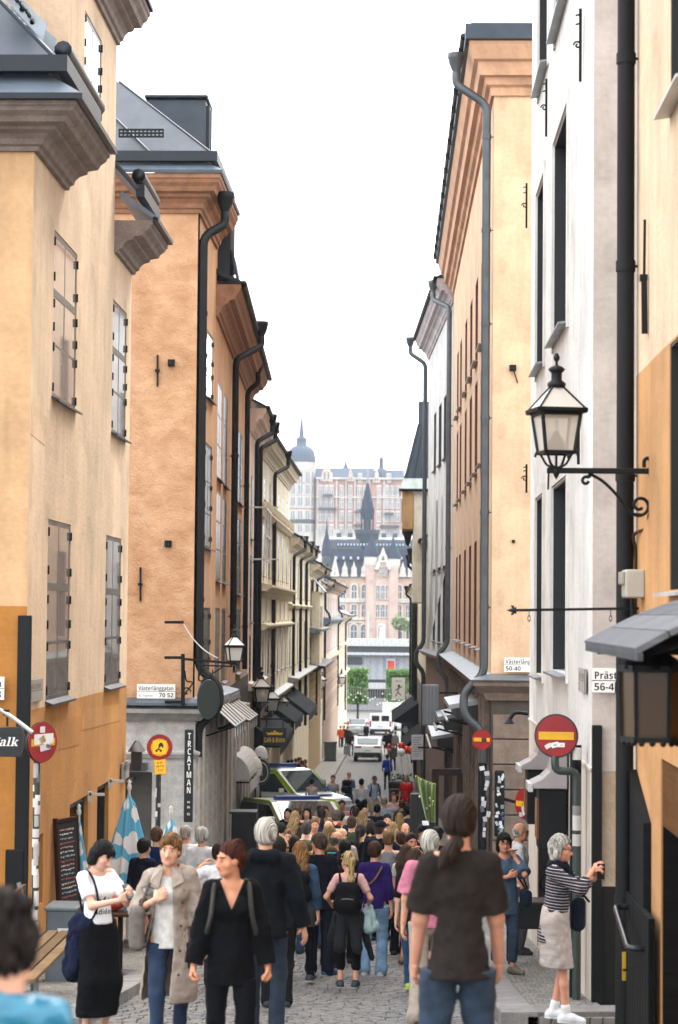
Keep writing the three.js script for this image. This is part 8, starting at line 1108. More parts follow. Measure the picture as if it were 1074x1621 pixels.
{
const wedge = (x, y, z) => { if (z < -.02) return -9; const t = clamp((1.42 - y) / .9, 0, 1.2), cx = lerp(-.02, -.1, t), hw = lerp(.035, .1, Math.min(1, t * 1.6)); return hw - Math.abs(x - cx); };
const c = person({ px: 266, d: 17, h: 1.74, sex: 'f', yaw: 8, label: 'smiling woman with short light brown hair in an open beige trench coat over blue jeans', skin: '#d8a88b', headYaw: -14, headTilt: -3, hair: { style: 'short', c: '#8a6238', th: .02, line: [.045, .062], fringe: true, rough: .008 }, glasses: '#5a4a3a', glassesUp: true, legs: { L: { foot: [.09, .085, -.12], yaw: 8 }, R: { foot: [-.09, .085, .14], yaw: -6 } },
arms: { R: { hand: [-.12, 1.22, .18], hint: [-.55, -1, -.2], dir: [.6, .45, .3], palm: [.3, -.2, -.9], curl: .9 }, L: { hand: [.27, .86, .08], hint: [.6, 0, -1], curl: .6 } },
top: { m: cloth('#dedcd6'), sleeve: .5, hem: .84, neck: .082, neckZ: .05, x: .016, fold: .012 }, bottom: { m: denimM('#20344f'), hem: .036, x: .008 }, shoes: { m: sneaker('#1b1b1c') } });
const b = c.torso(.034, .88).concat(c.sleeves(1.42, .03, { cuff: .022 }), [[V(0, .98, 0), .165, V(0, .5, .01), .22, 1.15], [c.U(-.055, 1.44, .0), .035, c.U(.06, 1.44, .0), .035], [c.U(-.08, 1.42, -.05), .035, c.U(.08, 1.42, -.05), .035]]);
c.wear('coat', b, trench, { shell: .018, fold: .013, freq: 7, vert: .35, cuts: [(x, y) => .43 - y, wedge, (x, y, z) => .07 - Math.hypot(x - c.nb.x, y - c.nb.y - .04, z - c.nb.z - .03), (x, y, z) => { const a = c.arms.L, u = a.wr.clone().sub(a.el).normalize(), q = a.el.clone().lerp(a.wr, .42), v = (x - q.x) * u.x + (y - q.y) * u.y + (z - q.z) * u.z; return Math.hypot(x - q.x, z - q.z) < .12 && v < .3 ? v : -9; }, (x, y, z) => { const a = c.arms.R, u = a.wr.clone().sub(a.el).normalize(), q = a.el.clone().lerp(a.wr, .5), v = (x - q.x) * u.x + (y - q.y) * u.y + (z - q.z) * u.z; return Math.hypot(x - q.x, y - q.y, z - q.z) < .14 && v < .3 ? v : -9; }] });
const col = c.put(mergeGeometries([-1, 1].map(e => flat(prism([c.U(e * .03 - .02, 1.46, .06), c.U(e * .1 - .02, 1.43, .03), c.U(e * .13 - .03, 1.35, .125), c.U(e * .05 - .04, 1.3, .15)], V(0, .004, .012)))))); add('lapel', col, trench, c.T);
for (const y of [1.2, 1.02, .84, .66]) { const p = V(lerp(.075, .03, (1.3 - y)), y, y > 1 ? .165 : .215); add('button', c.put(new THREE.SphereGeometry(.011, 8, 6).translate(p.x + .02, p.y, p.z)), paint('#2b2320'), c.T); }
shoulderBag(c, 'soft grey shoulder bag under the arm of the woman in the trench coat', cloth('#77706a'), -1, { x: .25, y: 1.0, z: .02, w: .12, h: .34, d: .34 });
}
{
const blk = cloth('#0c0d10');
const c = person({ px: 364, d: 14.5, h: 1.66, sex: 'f', yaw: 4, label: 'woman with tied auburn hair in a black V-neck jacket, looking to the side, hands hanging', skin: '#c88d6c', headYaw: -58, headPitch: 2, hair: { style: 'bun', c: '#4f2415', th: .012, line: [.056, .06], buns: [[0, .1, -.1, .032], [.01, .13, -.07, .028], [0, -.05, -.1, .03], [0, .02, -.115, .035]], rough: .01 }, legs: { L: { foot: [.1, .085, .12] }, R: { foot: [-.1, .085, -.08] } }, shoulders: .96,
arms: { L: { hand: [.26, .82, .07], curl: .9 }, R: { hand: [-.26, .84, .08], curl: .8 } }, top: { name: 'jacket', m: blk, sleeve: 1.97, x: .03, hem: .74, v: [.2, .085], hemR: .145, fold: .013, cuff: .01, neck: .08 }, bottom: { m: cloth('#101114'), hem: .055 } });
backpack(c, 'grey patterned backpack on the woman in the black V-neck jacket', cloth('#6a655e'), { strap: cloth('#4c4a47'), w: .3, h: .44, z: .22 });
}
{
person({ px: 724, d: 11.5, h: 1.83, sex: 'm', yaw: 181, fat: .96, shoulders: .86, label: 'long-haired man in a dark brown T-shirt and blue jeans seen from behind', skin: '#c48e75', headYaw: 0, hair: { style: 'pony', c: '#33241c', len: .07, py: -.1, lx: .1, side: .02, th: .022, rough: .005, line: [.05, .07] }, arms: { L: { hand: [.21, .86, .12], hint: [.5, 0, -1], curl: .4 }, R: { hand: [-.21, .85, .13], hint: [-.5, 0, -1], curl: .4 } }, legs: { L: { foot: [.13, .085, 0] }, R: { foot: [-.13, .085, 0] } },
top: { m: cloth('#2a2522'), sleeve: .86, x: .02, hem: .82, flare: .014, hemR: .145, fold: .012, neck: .07 }, bottom: { m: denimM('#2a3a4b'), hem: .075, x: .022, fold: .012 } });
}
{
person({ px: 418, d: 18.5, h: 1.88, sex: 'm', yaw: 176, fat: 1.05, label: 'tall man with thick white hair in a black hooded jacket seen from behind', skin: '#cf9c80', headYaw: 12, hair: { style: 'short', c: '#d8d2c4', th: .024, line: [.05, .066], cut: -.13, rough: .0035 }, arms: { R: { hand: [-.3, .84, .05], curl: .3 } }, top: { name: 'jacket', m: cloth('#12161b'), sleeve: 1.95, x: .034, hem: .8, hood: true, hemR: .15, fold: .012, cuff: .012 }, bottom: { m: denimM('#222f40') }, shoes: { m: sneaker('#8d8b87'), sole: soleW } });
}
const stripeTex = tex(8, 256, (x, y, i, j) => { const p = j % 64; return p < 5 ? [.88, .86, .85] : p > 28 && p < 32 ? [.5, .22, .3] : p > 32 && p < 37 ? [.8, .78, .78] : [.075, .085, .13]; });
{
const c = person({ px: 878, d: 19.7, lift: .1, h: 1.67, sex: 'f', yaw: 78, lean: 4, label: 'grey-haired woman in a striped jacket and pale skirt photographing the wall', skin: '#cd9176', headPitch: 2, hair: { style: 'bob', c: '#b9b4aa', th: .024, rough: .012, line: [.05, .06] }, glasses: true, arms: { L: { hand: [.03, 1.33, .37], hint: [.8, -1, -.1], dir: [-.2, .75, .5], palm: [-.7, .2, .6], curl: .7 }, R: { hand: [-.03, 1.4, .36], hint: [-.8, -1, .1], dir: [.2, .55, .7], palm: [.6, 0, .5], curl: .7 } }, legs: { L: { foot: [.08, .085, -.02], yaw: 4 }, R: { foot: [-.085, .0, .13], yaw: -4, pitch: .25 } },
top: { name: 'jacket', m: mat('#ffffff', { map: rep(stripeTex, 1, 4.6), roughness: .95 }), sleeve: 1.5, x: .026, hem: .73, neck: .08, hemR: .14, fold: .01, uv: (x, y, z) => [x, y + .12 * z] }, bottom: { m: cloth('#b8aca4'), skirt: [.125, .15, .5, 1.1], x: .012, fold: .014 }, shoes: { m: sneaker('#e2e3e5'), sole: paint('#e8e8e8'), sock: cloth('#e8e8e6') } });
c.wear('scarf', [[c.U(-.06, 1.43, .0), .05, c.U(.06, 1.43, .0), .05], [c.U(-.05, 1.42, -.06), .05, c.U(.05, 1.42, -.06), .05], [c.U(0, 1.42, .05), .05, c.U(.02, 1.3, .12), .05]], cloth('#141a2c'), { fold: .016 });
phone(c, 'L', 'small black camera phone held up by the grey-haired woman', { pitch: 5, yaw: 10 });
shoulderBag(c, 'dark navy bag hanging in front of the grey-haired woman in stripes', cloth('#171c2a'), 1, { x: .13, y: .98, z: .2, w: .2, h: .3, d: .12, cross: true });
}
{
const c = person({ px: 797, d: 25.7, lift: .1, h: 1.66, sex: 'f', yaw: 8, fat: 1.12, label: 'black-haired woman with glasses in a denim shirt holding a phone to her ear', skin: '#c38a6e', hair: { style: 'bob', c: '#12100f', th: .02, cut: -.09, fringe: true }, glasses: true, arms: { L: { hand: [.12, 1.42, .1], hint: [.5, -1, .3], dir: [-.2, .9, -.1], palm: [-.8, .1, .2], curl: .7 }, R: { hand: [.02, 1.2, .2], hint: [-1, -.6, 0], dir: [.9, .3, .1], palm: [0, .2, -1] } }, legs: { L: { foot: [.11, .085, .03], yaw: 40 } },
top: { m: denimM('#3b4f62'), sleeve: .95, x: .035, hem: .72, hemR: .17, neck: .085, v: [.08, .05], fold: .012, flare: .02 }, bottom: { m: denimM('#24364a'), len: .86, hem: .045 }, shoes: { m: sneaker('#5b5348') } });
phone(c, 'L', 'dark phone at the ear of the woman in the denim shirt', { pitch: 80, yaw: 80 }); shoulderBag(c, 'dark blue handbag hanging at the hip of the denim shirt woman', cloth('#1c2634'), 1, { x: .27, y: .92, z: .02, h: .2, d: .26, strap: cloth('#15171a') });
}
// ---------------------------------------------------------------- the crowd in the street: one line per person
const K = (px, d, h, yaw, label, o = {}) => person({ px, d, h, yaw, label, ...o, hair: { c: '#2a1f19', style: 'short', ...o.hair } });
const tee = (c, o = {}) => ({ m: cloth(c), ...o }), jacket = (c, o = {}) => ({ name: 'jacket', m: cloth(c), sleeve: 1.93, x: .028, hem: .8, ...o }), jeans = (c = '#2a4265', o = {}) => ({ m: denimM(c), ...o }), pants = (c = '#17181b', o = {}) => ({ m: cloth(c), ...o });
const walkA = { L: { foot: [.09, .1, -.24], pitch: .5 }, R: { foot: [-.09, .085, .22] } }, walkB = { R: { foot: [-.09, .1, -.24], pitch: .5 }, L: { foot: [.09, .085, .22] } };
{
const c = K(474, 24.9, 1.64, 172, 'long-haired blonde woman in a denim jacket with grey shorts and black leggings', { sex: 'f', hair: { style: 'long', c: '#9a6f42', len: .2, rough: .012, th: .02 }, headYaw: 8, top: { name: 'jacket', m: denimM('#2a4560'), sleeve: 1.8, x: .035, hem: .88, fold: .012 }, bottom: { m: cloth('#121316'), hem: .04, x: .004, name: 'leggings' }, shoes: { m: sneaker('#39434c'), sole: soleW }, legs: walkA });
c.wear('shorts', [[c.pel, .135, c.waist, .12, 1.25], ...['L', 'R'].map(k => [c.legs[k].H, .105, c.legs[k].H.clone().lerp(c.legs[k].kn, .45), .105])], cloth('#4b4d52'), { cuts: [(x, y) => .7 - y, (x, y) => y - 1.0] });
backpack(c, 'small black backpack on the blonde woman in the denim jacket', cloth('#101115'), { w: .24, h: .36, y0: 1.02, patch: true });
}
K(505, 26.4, 1.72, 165, 'man in a dark navy jacket with greying hair and glasses, wearing neon green trainers', { sex: 'm', headYaw: 55, hair: { c: '#54463a', th: .02 }, glasses: true, top: jacket('#10141c'), bottom: pants('#161c29', { hem: .06 }), shoes: { m: sneaker('#2a4f8a'), sole: paint('#7fdc4a') }, legs: { L: { foot: [.12, .085, .06], yaw: 20 }, R: { foot: [-.12, .085, -.04], yaw: -35 } } });
{
const c = K(551, 24.7, 1.54, 178, 'girl with blonde ponytail and black cap, flannel tied round her waist', { sex: 'f', headYaw: 35, hair: { style: 'pony', c: '#cdb07a', len: .3, lx: -.03, rough: .01 }, cap: { m: cloth('#111318'), brim: .09 }, top: tee('#d9a9a4', { sleeve: .7, hem: .95 }), bottom: { m: cloth('#0f1013'), len: .78, hem: .05 }, shoes: { m: sneaker('#26333f'), sole: soleW }, arms: { L: { hand: [.24, 1.02, .22], hint: [.6, -.2, -1] }, R: { hand: [-.24, 1.0, .16], hint: [-.6, -.2, -1] } } });
c.wear('flannel_shirt', [[c.U(-.08, .98, -.03), .085, c.U(.08, .98, -.03), .085], [V(-.08, .92, -.1), .07, V(-.12, .52, -.12), .075], [V(.07, .92, -.1), .07, V(.1, .54, -.11), .08], [V(-.15, .9, .03), .06, V(-.3, .38, .02), .035], [V(.14, .9, .03), .06, V(.22, .6, .05), .05]], mat('#101218', { map: rep1(tCloth, 1.2), roughness: .95 }), { fold: .016, k: .06 });
backpack(c, 'black backpack of the girl with the blonde ponytail', cloth('#121215'), { w: .26, h: .36, y0: .98 });
const q = c.world(V(-.28, .9, .1)), t = thing('folded_jacket', 'pale mint jacket held by the girl with the blonde ponytail', 'jacket', q); c.wear('cloth', [[V(-.24, .98, .12), .06, V(-.3, .78, .1), .09], [V(-.22, .92, .05), .05, V(-.26, .74, .02), .07]], cloth('#a9c4c6'), { fold: .03 }); const m = c.T.children.pop(); m.parent = null; m.position.add(c.T.position).sub(q); t.add(m);
}
{ const c = K(592, 26.5, 1.62, 174, 'woman in a purple sweater and light blue jeans seen from behind', { sex: 'f', fat: 1.12, hair: { style: 'short', c: '#4a3022', th: .024, cut: -.13 }, headYaw: -10, top: { m: cloth('#2c1c5c'), sleeve: 1.55, x: .028, hem: .86 }, bottom: jeans('#7f9dbb', { hem: .06, x: .018 }), shoes: { m: sneaker('#c9c6c0'), sole: soleW }, legs: { L: { foot: [.12, .085, -.03] } } }); shoulderBag(c, 'small brown bag on a strap across the purple sweater', cloth('#6b4c36'), 1, { x: .2, y: 1.0, z: .1, w: .06, h: .16, d: .2, cross: true, strap: cloth('#8a6a48') }); }
{ const c = K(679, 20.5, 1.8, 176, 'white-haired man in a pink polo shirt and khaki trousers, mostly behind the man in brown', { sex: 'm', fat: 1.1, hair: { c: '#d5d0c4', th: .018 }, top: tee('#c87b90', { sleeve: .85, hem: .85, x: .025, flare: .02 }), bottom: pants('#a99e90', { hem: .065, x: .02 }), shoes: { m: sneaker('#3a332c') }, legs: walkA }); shoulderBag(c, 'black bag at the hip of the white-haired man in pink', cloth('#121214'), -1, { x: .25, y: .9, h: .3, d: .16 }); }
K(655, 24, 1.6, 170, 'person in a dark vest and blue jeans with lime trainers, behind the pink polo shirt', { sex: 'f', hair: { style: 'long', c: '#4a3426', len: .2 }, top: jacket('#15171c', { sleeve: .9 }), bottom: jeans('#27486e', { hem: .04 }), shoes: { m: sneaker('#a8b83a'), sole: paint('#c8d64a') }, legs: walkB });
K(640, 28.5, 1.55, 160, 'girl in a white top and denim shorts walking with bare legs', { sex: 'f', lean: 5, hair: { style: 'long', c: '#4f3728', len: .22 }, top: tee('#cfcdca', { sleeve: .5 }), bottom: { m: denimM('#8fa6bb'), len: .22, flare: .02 }, shoes: { m: sneaker('#7a5a44') }, legs: { L: { foot: [.1, .09, .32] }, R: { foot: [-.08, .1, -.3], pitch: .4 } } });
K(822, 29, 1.75, 95, 'balding man in a white shirt looking at the postcard rack', { sex: 'm', lift: .1, hair: { style: 'bald', c: '#c9c4ba', th: .012 }, glasses: true, top: tee('#d9d7d8', { sleeve: .85, hem: .85, x: .025, collar: true }), bottom: pants('#4a4a4c') });
K(226, 29, 1.68, 150, 'dark-haired person in navy sitting by the large parasol', { drop: -.1, hair: { c: '#1b1412', th: .022 }, top: jacket('#161b2d') }); K(246, 30, 1.72, 172, 'brown-haired person in a blue jacket behind the trench coat', { hair: { c: '#6a4630', th: .02 }, top: jacket('#17264f'), bottom: jeans() });
K(292, 31, 1.74, 168, 'white-haired man in a white shirt beside the third parasol', { sex: 'm', fat: 1.15, hair: { c: '#c9c4bb', th: .014 }, top: tee('#dedede', { sleeve: .85, x: .03, hem: .82 }), bottom: pants('#2d2f36') }); K(318, 30, 1.72, 176, 'second white-haired person in a white shirt with rounded hair, next to the first', { hair: { style: 'short', c: '#d7d4cd', th: .03, cut: -.12 }, fat: 1.1, top: tee('#e2e2e2', { sleeve: .85, x: .03, hem: .82 }), bottom: pants('#23252b') });
K(344, 24.5, 1.62, 185, 'person in a white striped shirt raising a hand behind the auburn-haired woman', { hair: { c: '#2c1e17', style: 'bun' }, top: { m: mat('#e6e4e6', { map: rep1(tCloth, 4) }), sleeve: .8, x: .025 }, bottom: pants('#2b2a33'), arms: { L: { hand: [.2, 1.42, .16], hint: [1, -.8, .2] } } });
K(438, 22, 1.72, 186, 'dark-haired man in a black jacket just past the white-haired man', { sex: 'm', hair: { c: '#171210' }, top: jacket('#15171b'), bottom: pants() });
K(456, 34, 1.66, -6, 'young woman in a pale blue tank top walking towards the camera', { sex: 'f', hair: { style: 'pony', c: '#8a6a48', len: .15 }, top: tee('#86a7c4', { sleeve: 0, hem: .9, neck: .1, neckZ: .05 }), bottom: pants('#5a1f28'), arms: { R: { hand: [-.24, .92, .1] } } });
{ const c = K(484, 35, 1.77, 175, 'grey-haired man in a blue T-shirt', { sex: 'm', hair: { c: '#4b4a49' }, top: tee('#2e5796', { sleeve: .85 }), bottom: pants('#2b2d30') }); backpack(c, 'camouflage green backpack on the man in the blue T-shirt', cloth('#55533c'), { w: .34, h: .46, patch: true }); }
K(485, 47, 1.72, -8, 'woman with very long dark hair in black facing the camera', { sex: 'f', hair: { style: 'long', c: '#33231b', len: .35 }, top: jacket('#121318'), bottom: pants() }); K(514, 49, 1.72, 5, 'woman in a grey vest standing in front of the police car', { sex: 'f', hair: { style: 'bun', c: '#3a281e' }, top: tee('#8a8d96', { sleeve: 0, neck: .1 }), bottom: pants('#2c2e35') }); K(455, 48, 1.68, -15, 'woman in black by the side window of the nearer police car', { sex: 'f', hair: { style: 'long', c: '#1d1613' }, top: jacket('#17181d'), bottom: pants() });
{ const c = K(531, 41, 1.82, 178, 'man in a grey cap and red scarf', { sex: 'm', cap: { m: cloth('#4f4d4b'), brim: .07 }, hair: { c: '#5a524b' }, top: jacket('#171d2c'), bottom: pants('#22252b') }); c.wear('scarf', [[c.U(-.06, 1.43, -.02), .055, c.U(.06, 1.43, -.02), .055]], cloth('#a8322a')); backpack(c, 'tan flat backpack on the man in the grey cap', cloth('#b39f76'), { w: .36, h: .4 }); }
K(532, 29.5, 1.7, 120, 'balding man with a fringe of grey hair, turned sideways in the crowd', { sex: 'm', hair: { style: 'bald', c: '#6e6a64' }, top: jacket('#1a1d24'), bottom: pants() }); K(525, 27.6, 1.52, 172, 'child in a teal cap between the navy jacket and the ponytail girl', { cap: { m: cloth('#3f8f93'), brim: .05, back: true }, hair: { c: '#3c2a20' }, top: jacket('#17191f'), bottom: pants() }); K(545, 28.4, 1.6, 176, 'dark-haired person in black right behind the teal cap', { hair: { c: '#191311', th: .022 }, top: jacket('#15171c'), bottom: pants() });
K(573, 42, 1.78, 176, 'woman with long fair hair in a dark plaid shirt', { sex: 'f', hair: { style: 'long', c: '#8d7350', len: .3, rough: .01 }, top: { name: 'shirt', m: mat('#ffffff', { map: rep(tex(64, 64, (x, y, i, j) => (i % 32 < 3 || j % 32 < 3) ? [.5, .4, .34] : (i % 32 < 16) !== (j % 32 < 16) ? [.1, .09, .1] : [.06, .06, .07]), 6), roughness: .95 }), sleeve: 1.9, x: .03, hem: .78 }, bottom: jeans() });
{ const c = K(601, 33, 1.82, 158, 'police officer in a dark navy uniform and peaked cap seen from behind', { sex: 'm', fat: 1.12, headYaw: -20, cap: { m: cloth('#0f1420'), brim: .08, th: .01 }, hair: { c: '#4a3a30', th: .008 }, top: jacket('#131a2a', { x: .035 }), bottom: pants('#141924'), arms: { R: { hand: [-.3, 1.12, .26], hint: [-1, -.4, -.5] } } }); c.wear('reflective_cuff', [[c.arms.R.wr.clone(), .045, c.arms.R.wr.clone().lerp(c.arms.R.el, .2), .047]], paint('#b9d23a')); }
{ const c = K(621, 37, 1.72, 172, 'long-haired blonde woman in a dark floral top', { sex: 'f', hair: { style: 'long', c: '#a9875a', len: .28 }, top: tee('#3c3430', { sleeve: .7 }), bottom: jeans('#4a5668'), arms: { L: { hand: [-.0, 1.2, .3] }, R: { hand: [-.28, 1.25, .28], hint: [-1, -.6, -.2] } } }); backpack(c, 'small blue backpack on the blonde woman in the floral top', cloth('#2c3b57'), { w: .24, h: .3 }); }
{ const c = K(668, 33, 1.78, 25, 'bearded man in a black cap with a white paper on it, before the menu stand', { sex: 'm', headPitch: 14, hair: { c: '#1a1412' }, skin: '#a97458', cap: { m: cloth('#0e0f12'), brim: .09 }, top: jacket('#121317'), bottom: pants() }); add('paper_note', c.put(rbox(.1, .07, .01, .002, 0, 0, 0).rotateX(-.5).translate(c.U(0, 1.72, .1).x, c.U(0, 1.72, .1).y, c.U(0, 1.72, .1).z)), paint('#dfe1e2'), c.T); }
K(691, 31, 1.76, 170, 'person in a black beret beside the black cap, behind the long-haired man', { hair: { c: '#2a201b' }, cap: { m: cloth('#0f1013'), brim: 0, th: .02 }, top: jacket('#14161b'), bottom: pants() });
K(650, 29.8, 1.68, 20, 'woman lifting both hands to her face beside the menu stand', { sex: 'f', hair: { style: 'bun', c: '#241a15' }, top: jacket('#17181c'), bottom: pants(), arms: { L: { hand: [.07, 1.45, .2], hint: [1, -1, 0] }, R: { hand: [-.07, 1.47, .2], hint: [-1, -1, 0] } } });
K(541, 53, 1.7, 5, 'man in a pink polo shirt facing the camera in the middle crowd', { sex: 'm', hair: { c: '#3f2c22' }, top: tee('#d08f9d'), bottom: pants('#4a4d55') }); K(560, 50, 1.7, -5, 'dark-haired woman in a white cardigan in the middle crowd', { sex: 'f', hair: { style: 'bob', c: '#1c1512' }, top: tee('#c9ccd4', { sleeve: 1.6 }), bottom: jeans() }); K(549, 44, 1.62, 30, 'white-haired woman with glasses, low in the crowd', { hair: { style: 'bob', c: '#cfccc6' }, glasses: true, top: jacket('#4a4c55'), bottom: pants() }); K(577, 49.5, 1.68, 12, 'bald man in a dark shirt, behind the plaid shirt', { sex: 'm', hair: { style: 'bald', c: '#8a7c70' }, top: tee('#2b2b30'), bottom: pants() }); K(597, 50.5, 1.72, 170, 'dark-haired man in a charcoal jacket past the officer', { sex: 'm', hair: { c: '#15100e' }, top: jacket('#202228'), bottom: pants() }); K(608, 55, 1.7, 174, 'person in a white cap and pale blue shirt', { cap: { m: cloth('#d5d3cf'), brim: .06 }, hair: { c: '#b9a98e' }, top: tee('#aebfd2'), bottom: pants('#5a5d66') }); K(623, 58, 1.7, 14, 'woman with brown hair in a light pink blouse facing the camera', { sex: 'f', hair: { style: 'bob', c: '#7a5a3c' }, top: tee('#d9b6bb', { sleeve: 1.3 }), bottom: pants('#c4bfb8') }); K(636, 54, 1.66, 178, 'brown-haired person in a grey shirt near the menu stand', { hair: { c: '#4b3728' }, top: jacket('#3b3d42'), bottom: pants() });
[[392, '#c9a58a', 'sleeveless peach top', 20], [402, '#1e2229', 'black shirt', -30], [411, '#d9d7d4', 'white shirt', 160], [420, '#28405e', 'dark blue shirt', 40], [430, '#222428', 'charcoal hoodie', -10], [438, '#2f5d8a', 'bright blue shirt', 170], [447, '#8a6a5a', 'brown sweater', 30], [399, '#5b3a34', 'rust shirt', 150], [415, '#3a3d45', 'grey jumper', 10]].forEach(([px, c, n, yaw], i) => K(px, 59 + (i % 3) * 2.2, 1.7, yaw, `terrace guest in a ${n} beside the police car, ${['first', 'second', 'third', 'fourth', 'fifth', 'sixth', 'seventh', 'front', 'middle'][i]} of the seated group`, { group: 'terrace guests', drop: -.42, sex: i % 2 ? 'm' : 'f', hair: { c: DARKH[i % 8], style: ['short', 'bob', 'bald', 'short', 'bun'][i % 5] }, legs: { L: { foot: [.1, .085, .42] }, R: { foot: [-.1, .085, .42] } }, top: tee(c), bottom: pants(['#2a2c31', '#3c4454'][i % 2]) }));
[[456, '#6b3a30', 'red-brown jacket'], [462, '#23262c', 'black coat'], [468, '#3c3a44', 'dark grey jacket'], [473, '#5a4a3c', 'brown coat'], [478, '#b06ab0', 'violet jacket'], [483, '#2a2e38', 'slate jacket'], [459, '#7a5c46', 'tan jacket'], [475, '#33343a', 'charcoal hoodie']].forEach(([px, c, n], i) => K(px, 94 + (i % 4) * 2.5, 1.7, 150 + i * 25, `passer-by in a ${n} on the pavement beyond the police vans`, { group: 'people on the left pavement', hair: { c: DARKH[(i * 3) % 8] }, top: jacket(c), bottom: pants() }));
const more = ['#22252b', '#4a3b33', '#c9c9c9', '#2f4468', '#6b2f33', '#3d4a3c', '#8c8f94', '#151619', '#9a7f63', '#5a6f8c', '#b5a9a0', '#2b2b3f'], shade3 = ['black', 'brown', 'white', 'blue', 'wine red', 'olive', 'grey', 'jet black', 'tan', 'steel blue', 'oatmeal', 'indigo'];
[[445, 39], [466, 42], [497, 39], [508, 44], [519, 37], [556, 38], [563, 46], [587, 39], [612, 42], [632, 45], [641, 39], [655, 42], [470, 45], [540, 47], [505, 51], [645, 49], [447, 27], [520, 31], [614, 30], [570, 34], [499, 32], [634, 33], [541, 33], [465, 30]].forEach(([px, d], i) => K(px, d, 1.6 + .22 * hash(i, 8), [175, 160, 8, 190, -20, 170][i % 6], `${['man', 'woman'][i % 2]} in ${/^[aeiou]/.test(shade3[i % 12]) ? 'an' : 'a'} ${shade3[i % 12]} ${['jacket', 'top', 'hoodie', 'shirt'][(i + (i > 11)) % 4]}, ${i < 12 ? 'in the thick of the crowd before the police car' : i < 16 ? 'among the people near the police car' : 'close behind the front row of the crowd'}`, { group: 'packed crowd', sex: i % 2 ? 'f' : 'm', hair: { c: DARKH[(i * 7) % 8], style: i % 2 ? ['long', 'pony', 'bun', 'bob'][(i >> 1) % 4] : ['short', 'short', 'bald'][(i >> 1) % 3], len: .2 }, top: i % 3 ? jacket(more[i % 12]) : tee(more[i % 12]), bottom: i % 2 ? jeans() : pants() }));
K(527, 72, 1.7, 2, 'red-haired woman in a grey T-shirt standing in the open street', { sex: 'f', hair: { c: '#7a3d22', th: .02 }, top: tee('#9a9c9e', { sleeve: .8 }), bottom: pants('#1a1b1e'), shoes: { m: sneaker('#999') } });
{ const c = K(552, 74, 1.78, 160, 'bald man in a blue T-shirt and jeans', { sex: 'm', hair: { style: 'none' }, top: tee('#55759c', { sleeve: .85 }), bottom: jeans('#2c4668') }); backpack(c, 'black backpack on the bald man in the blue T-shirt', cloth('#17191d'), { w: .32, h: .44 }); }
{ const c = K(572, 67, 1.76, 176, 'waiter in a white shirt with a black apron seen from behind', { sex: 'm', hair: { c: '#1c1613' }, top: tee('#d5d7da', { sleeve: 1.5, hem: .96 }), bottom: pants('#131417') }); c.wear('apron_band', [[c.U(-.08, 1.0, 0), .115, c.U(.08, 1.0, 0), .115]], cloth('#131417'), { fold: 0 }); }
{ const c = K(592, 71, 1.74, 20, 'man with a cap in a pale blue shirt and beige shorts, head bowed', { sex: 'm', headPitch: 30, cap: { m: cloth('#4a4f58'), brim: .08 }, hair: { c: '#3a2c23' }, top: tee('#a9bcd0', { sleeve: .85 }), bottom: { m: cloth('#b5a88f'), len: .45, flare: .03 } }); backpack(c, 'navy backpack on the man in beige shorts', cloth('#1d2b4a'), { w: .3, h: .42 }); }
{ const c = K(512, 71, 1.6, 170, 'white-haired woman in a royal blue jacket', { sex: 'f', hair: { style: 'bob', c: '#d9d7d0' }, top: jacket('#2350a8'), bottom: pants('#55565a') }); backpack(c, 'bright green backpack on the woman in royal blue', cloth('#1f8f6c'), { w: .3, h: .36 }); } K(493, 69, 1.68, 178, 'dark-haired woman in a white vest beside the police van bonnet', { sex: 'f', hair: { c: '#17110f', style: 'bun' }, top: tee('#c8cbd0', { sleeve: 0 }), bottom: pants() });
K(613, 108, 1.78, 178, 'man in a bright blue sweater and black trousers walking up the middle of the street', { sex: 'm', hair: { c: '#15100e' }, top: { name: 'jumper', m: cloth('#173f9c'), sleeve: 1.95, x: .022 }, bottom: pants('#101114'), legs: walkA });
K(643, 72, 1.76, -20, 'white-haired man in a red polo shirt by the planters', { sex: 'm', fat: 1.12, hair: { c: '#cfcac2' }, top: tee('#c4262b', { sleeve: .85 }), bottom: pants('#2b2d33') });
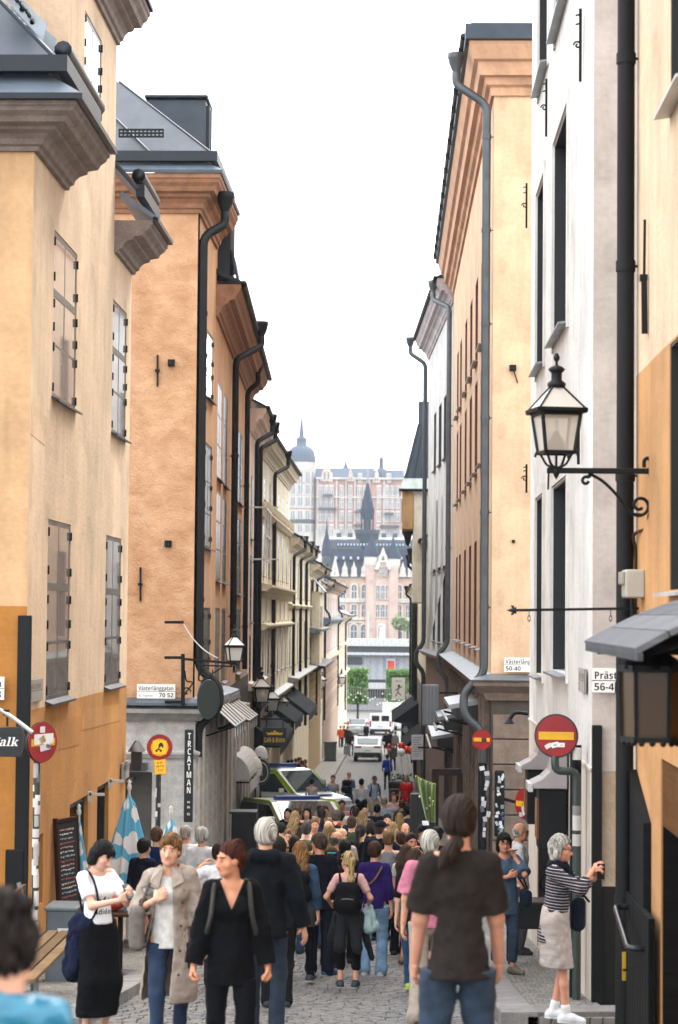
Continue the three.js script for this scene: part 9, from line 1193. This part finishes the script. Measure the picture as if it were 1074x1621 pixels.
[[539, 165, '#d8532c', 'orange jacket', 175], [545, 166, '#3a3d42', 'dark jacket', 178], [550.5, 163, '#2a2c31', 'black hoodie', 160], [580, 176, '#15171a', 'black coat behind the white car', 5], [589, 205, '#d9d9d9', 'white shirt near the white van', 178], [594, 206, '#2a2c31', 'dark suit near the white van', 180], [611, 150, '#1f2733', 'navy T-shirt and shorts', 176], [617, 153, '#2b2d31', 'black jacket beside the navy T-shirt', 182], [626, 150, '#8f9092', 'grey T-shirt', 174], [622, 127, '#4a4c4a', 'dark grey dress near the balloons', 170]].forEach(([px, d, c, n, yaw], i) => K(px, d, 1.74, yaw, `pedestrian in ${/^[aeiou]/.test(n) ? 'an' : 'a'} ${n}, far down the street`, { sex: i % 2 ? 'f' : 'm', hair: { c: DARKH[(i * 5 + 1) % 8] }, top: jacket(c), bottom: i === 6 ? { m: cloth('#2b2d31'), len: .45 } : pants(), legs: i % 2 ? walkA : walkB }));
{ const c = K(556, 150, 1.72, 172, 'woman in a black top and blue jeans with a grey suitcase', { sex: 'f', hair: { style: 'long', c: '#6a4a30' }, top: jacket('#17181c'), bottom: jeans('#2f5486') }); const q = gp(552, 150), t = thing('suitcase', 'grey suitcase standing beside the woman in blue jeans', 'suitcase', q); add('shell', rbox(.45, .65, .28, .05, q.x - .1, q.y + .42, q.z), paint('#8b8e92'), t); add('handle', pipe([V(q.x - .2, q.y + .7, q.z), V(q.x - .2, q.y + 1.0, q.z), V(q.x, q.y + 1.0, q.z), V(q.x, q.y + .7, q.z)], .015), iron, t); for (const k of [-.25, .05]) add('wheel', cyl(.05, .05, .05, q.x + k, q.y + .06, q.z), iron, t); }
for (const [px, d, w, h, l] of [[634, 88, .9, .95, 'dark wooden serving cart under the balloons'], [650, 66, 1.1, .8, 'black planter box with red flowers behind the menu stand']]) { const p = gp(px, d), t = thing('planter', l, 'planter', p.clone()); for (let i = 0; i < 4; i++) add('slat', rbox(w, h / 4 - .02, .04, .006, p.x, p.y + h / 4 * (i + .5), p.z + .25), woodM(i % 2 ? '#2a221d' : '#332922'), t); for (const k of [-1, 1]) add('side_board', rbox(.04, h, .5, .006, p.x + k * w / 2, p.y + h / 2, p.z), woodM('#2a221d'), t); add('rim', rbox(w + .1, .05, .6, .01, p.x, p.y + h + .02, p.z), woodM('#3a2f27'), t);
const g = [], f = []; seed = px; for (let i = 0; i < 70; i++) { const q = V(p.x + rnd(-w / 2, w / 2), p.y + h + rnd(.05, .35), p.z + rnd(-.2, .25)); (i % 4 ? g : f).push(boxUV((i % 4 ? new THREE.ConeGeometry(.04, .12, 4) : new THREE.IcosahedronGeometry(.045, 0)).rotateX(rnd(0, 3)).rotateZ(rnd(0, 3)).translate(q.x, q.y, q.z))); } if (px === 650) { add('foliage', g, mat('#2f4a22'), t); add('blossoms', f, mat('#b3261f'), t); } else add('foliage', g, mat('#34502a'), t); }
renderer.render(scene, camera);
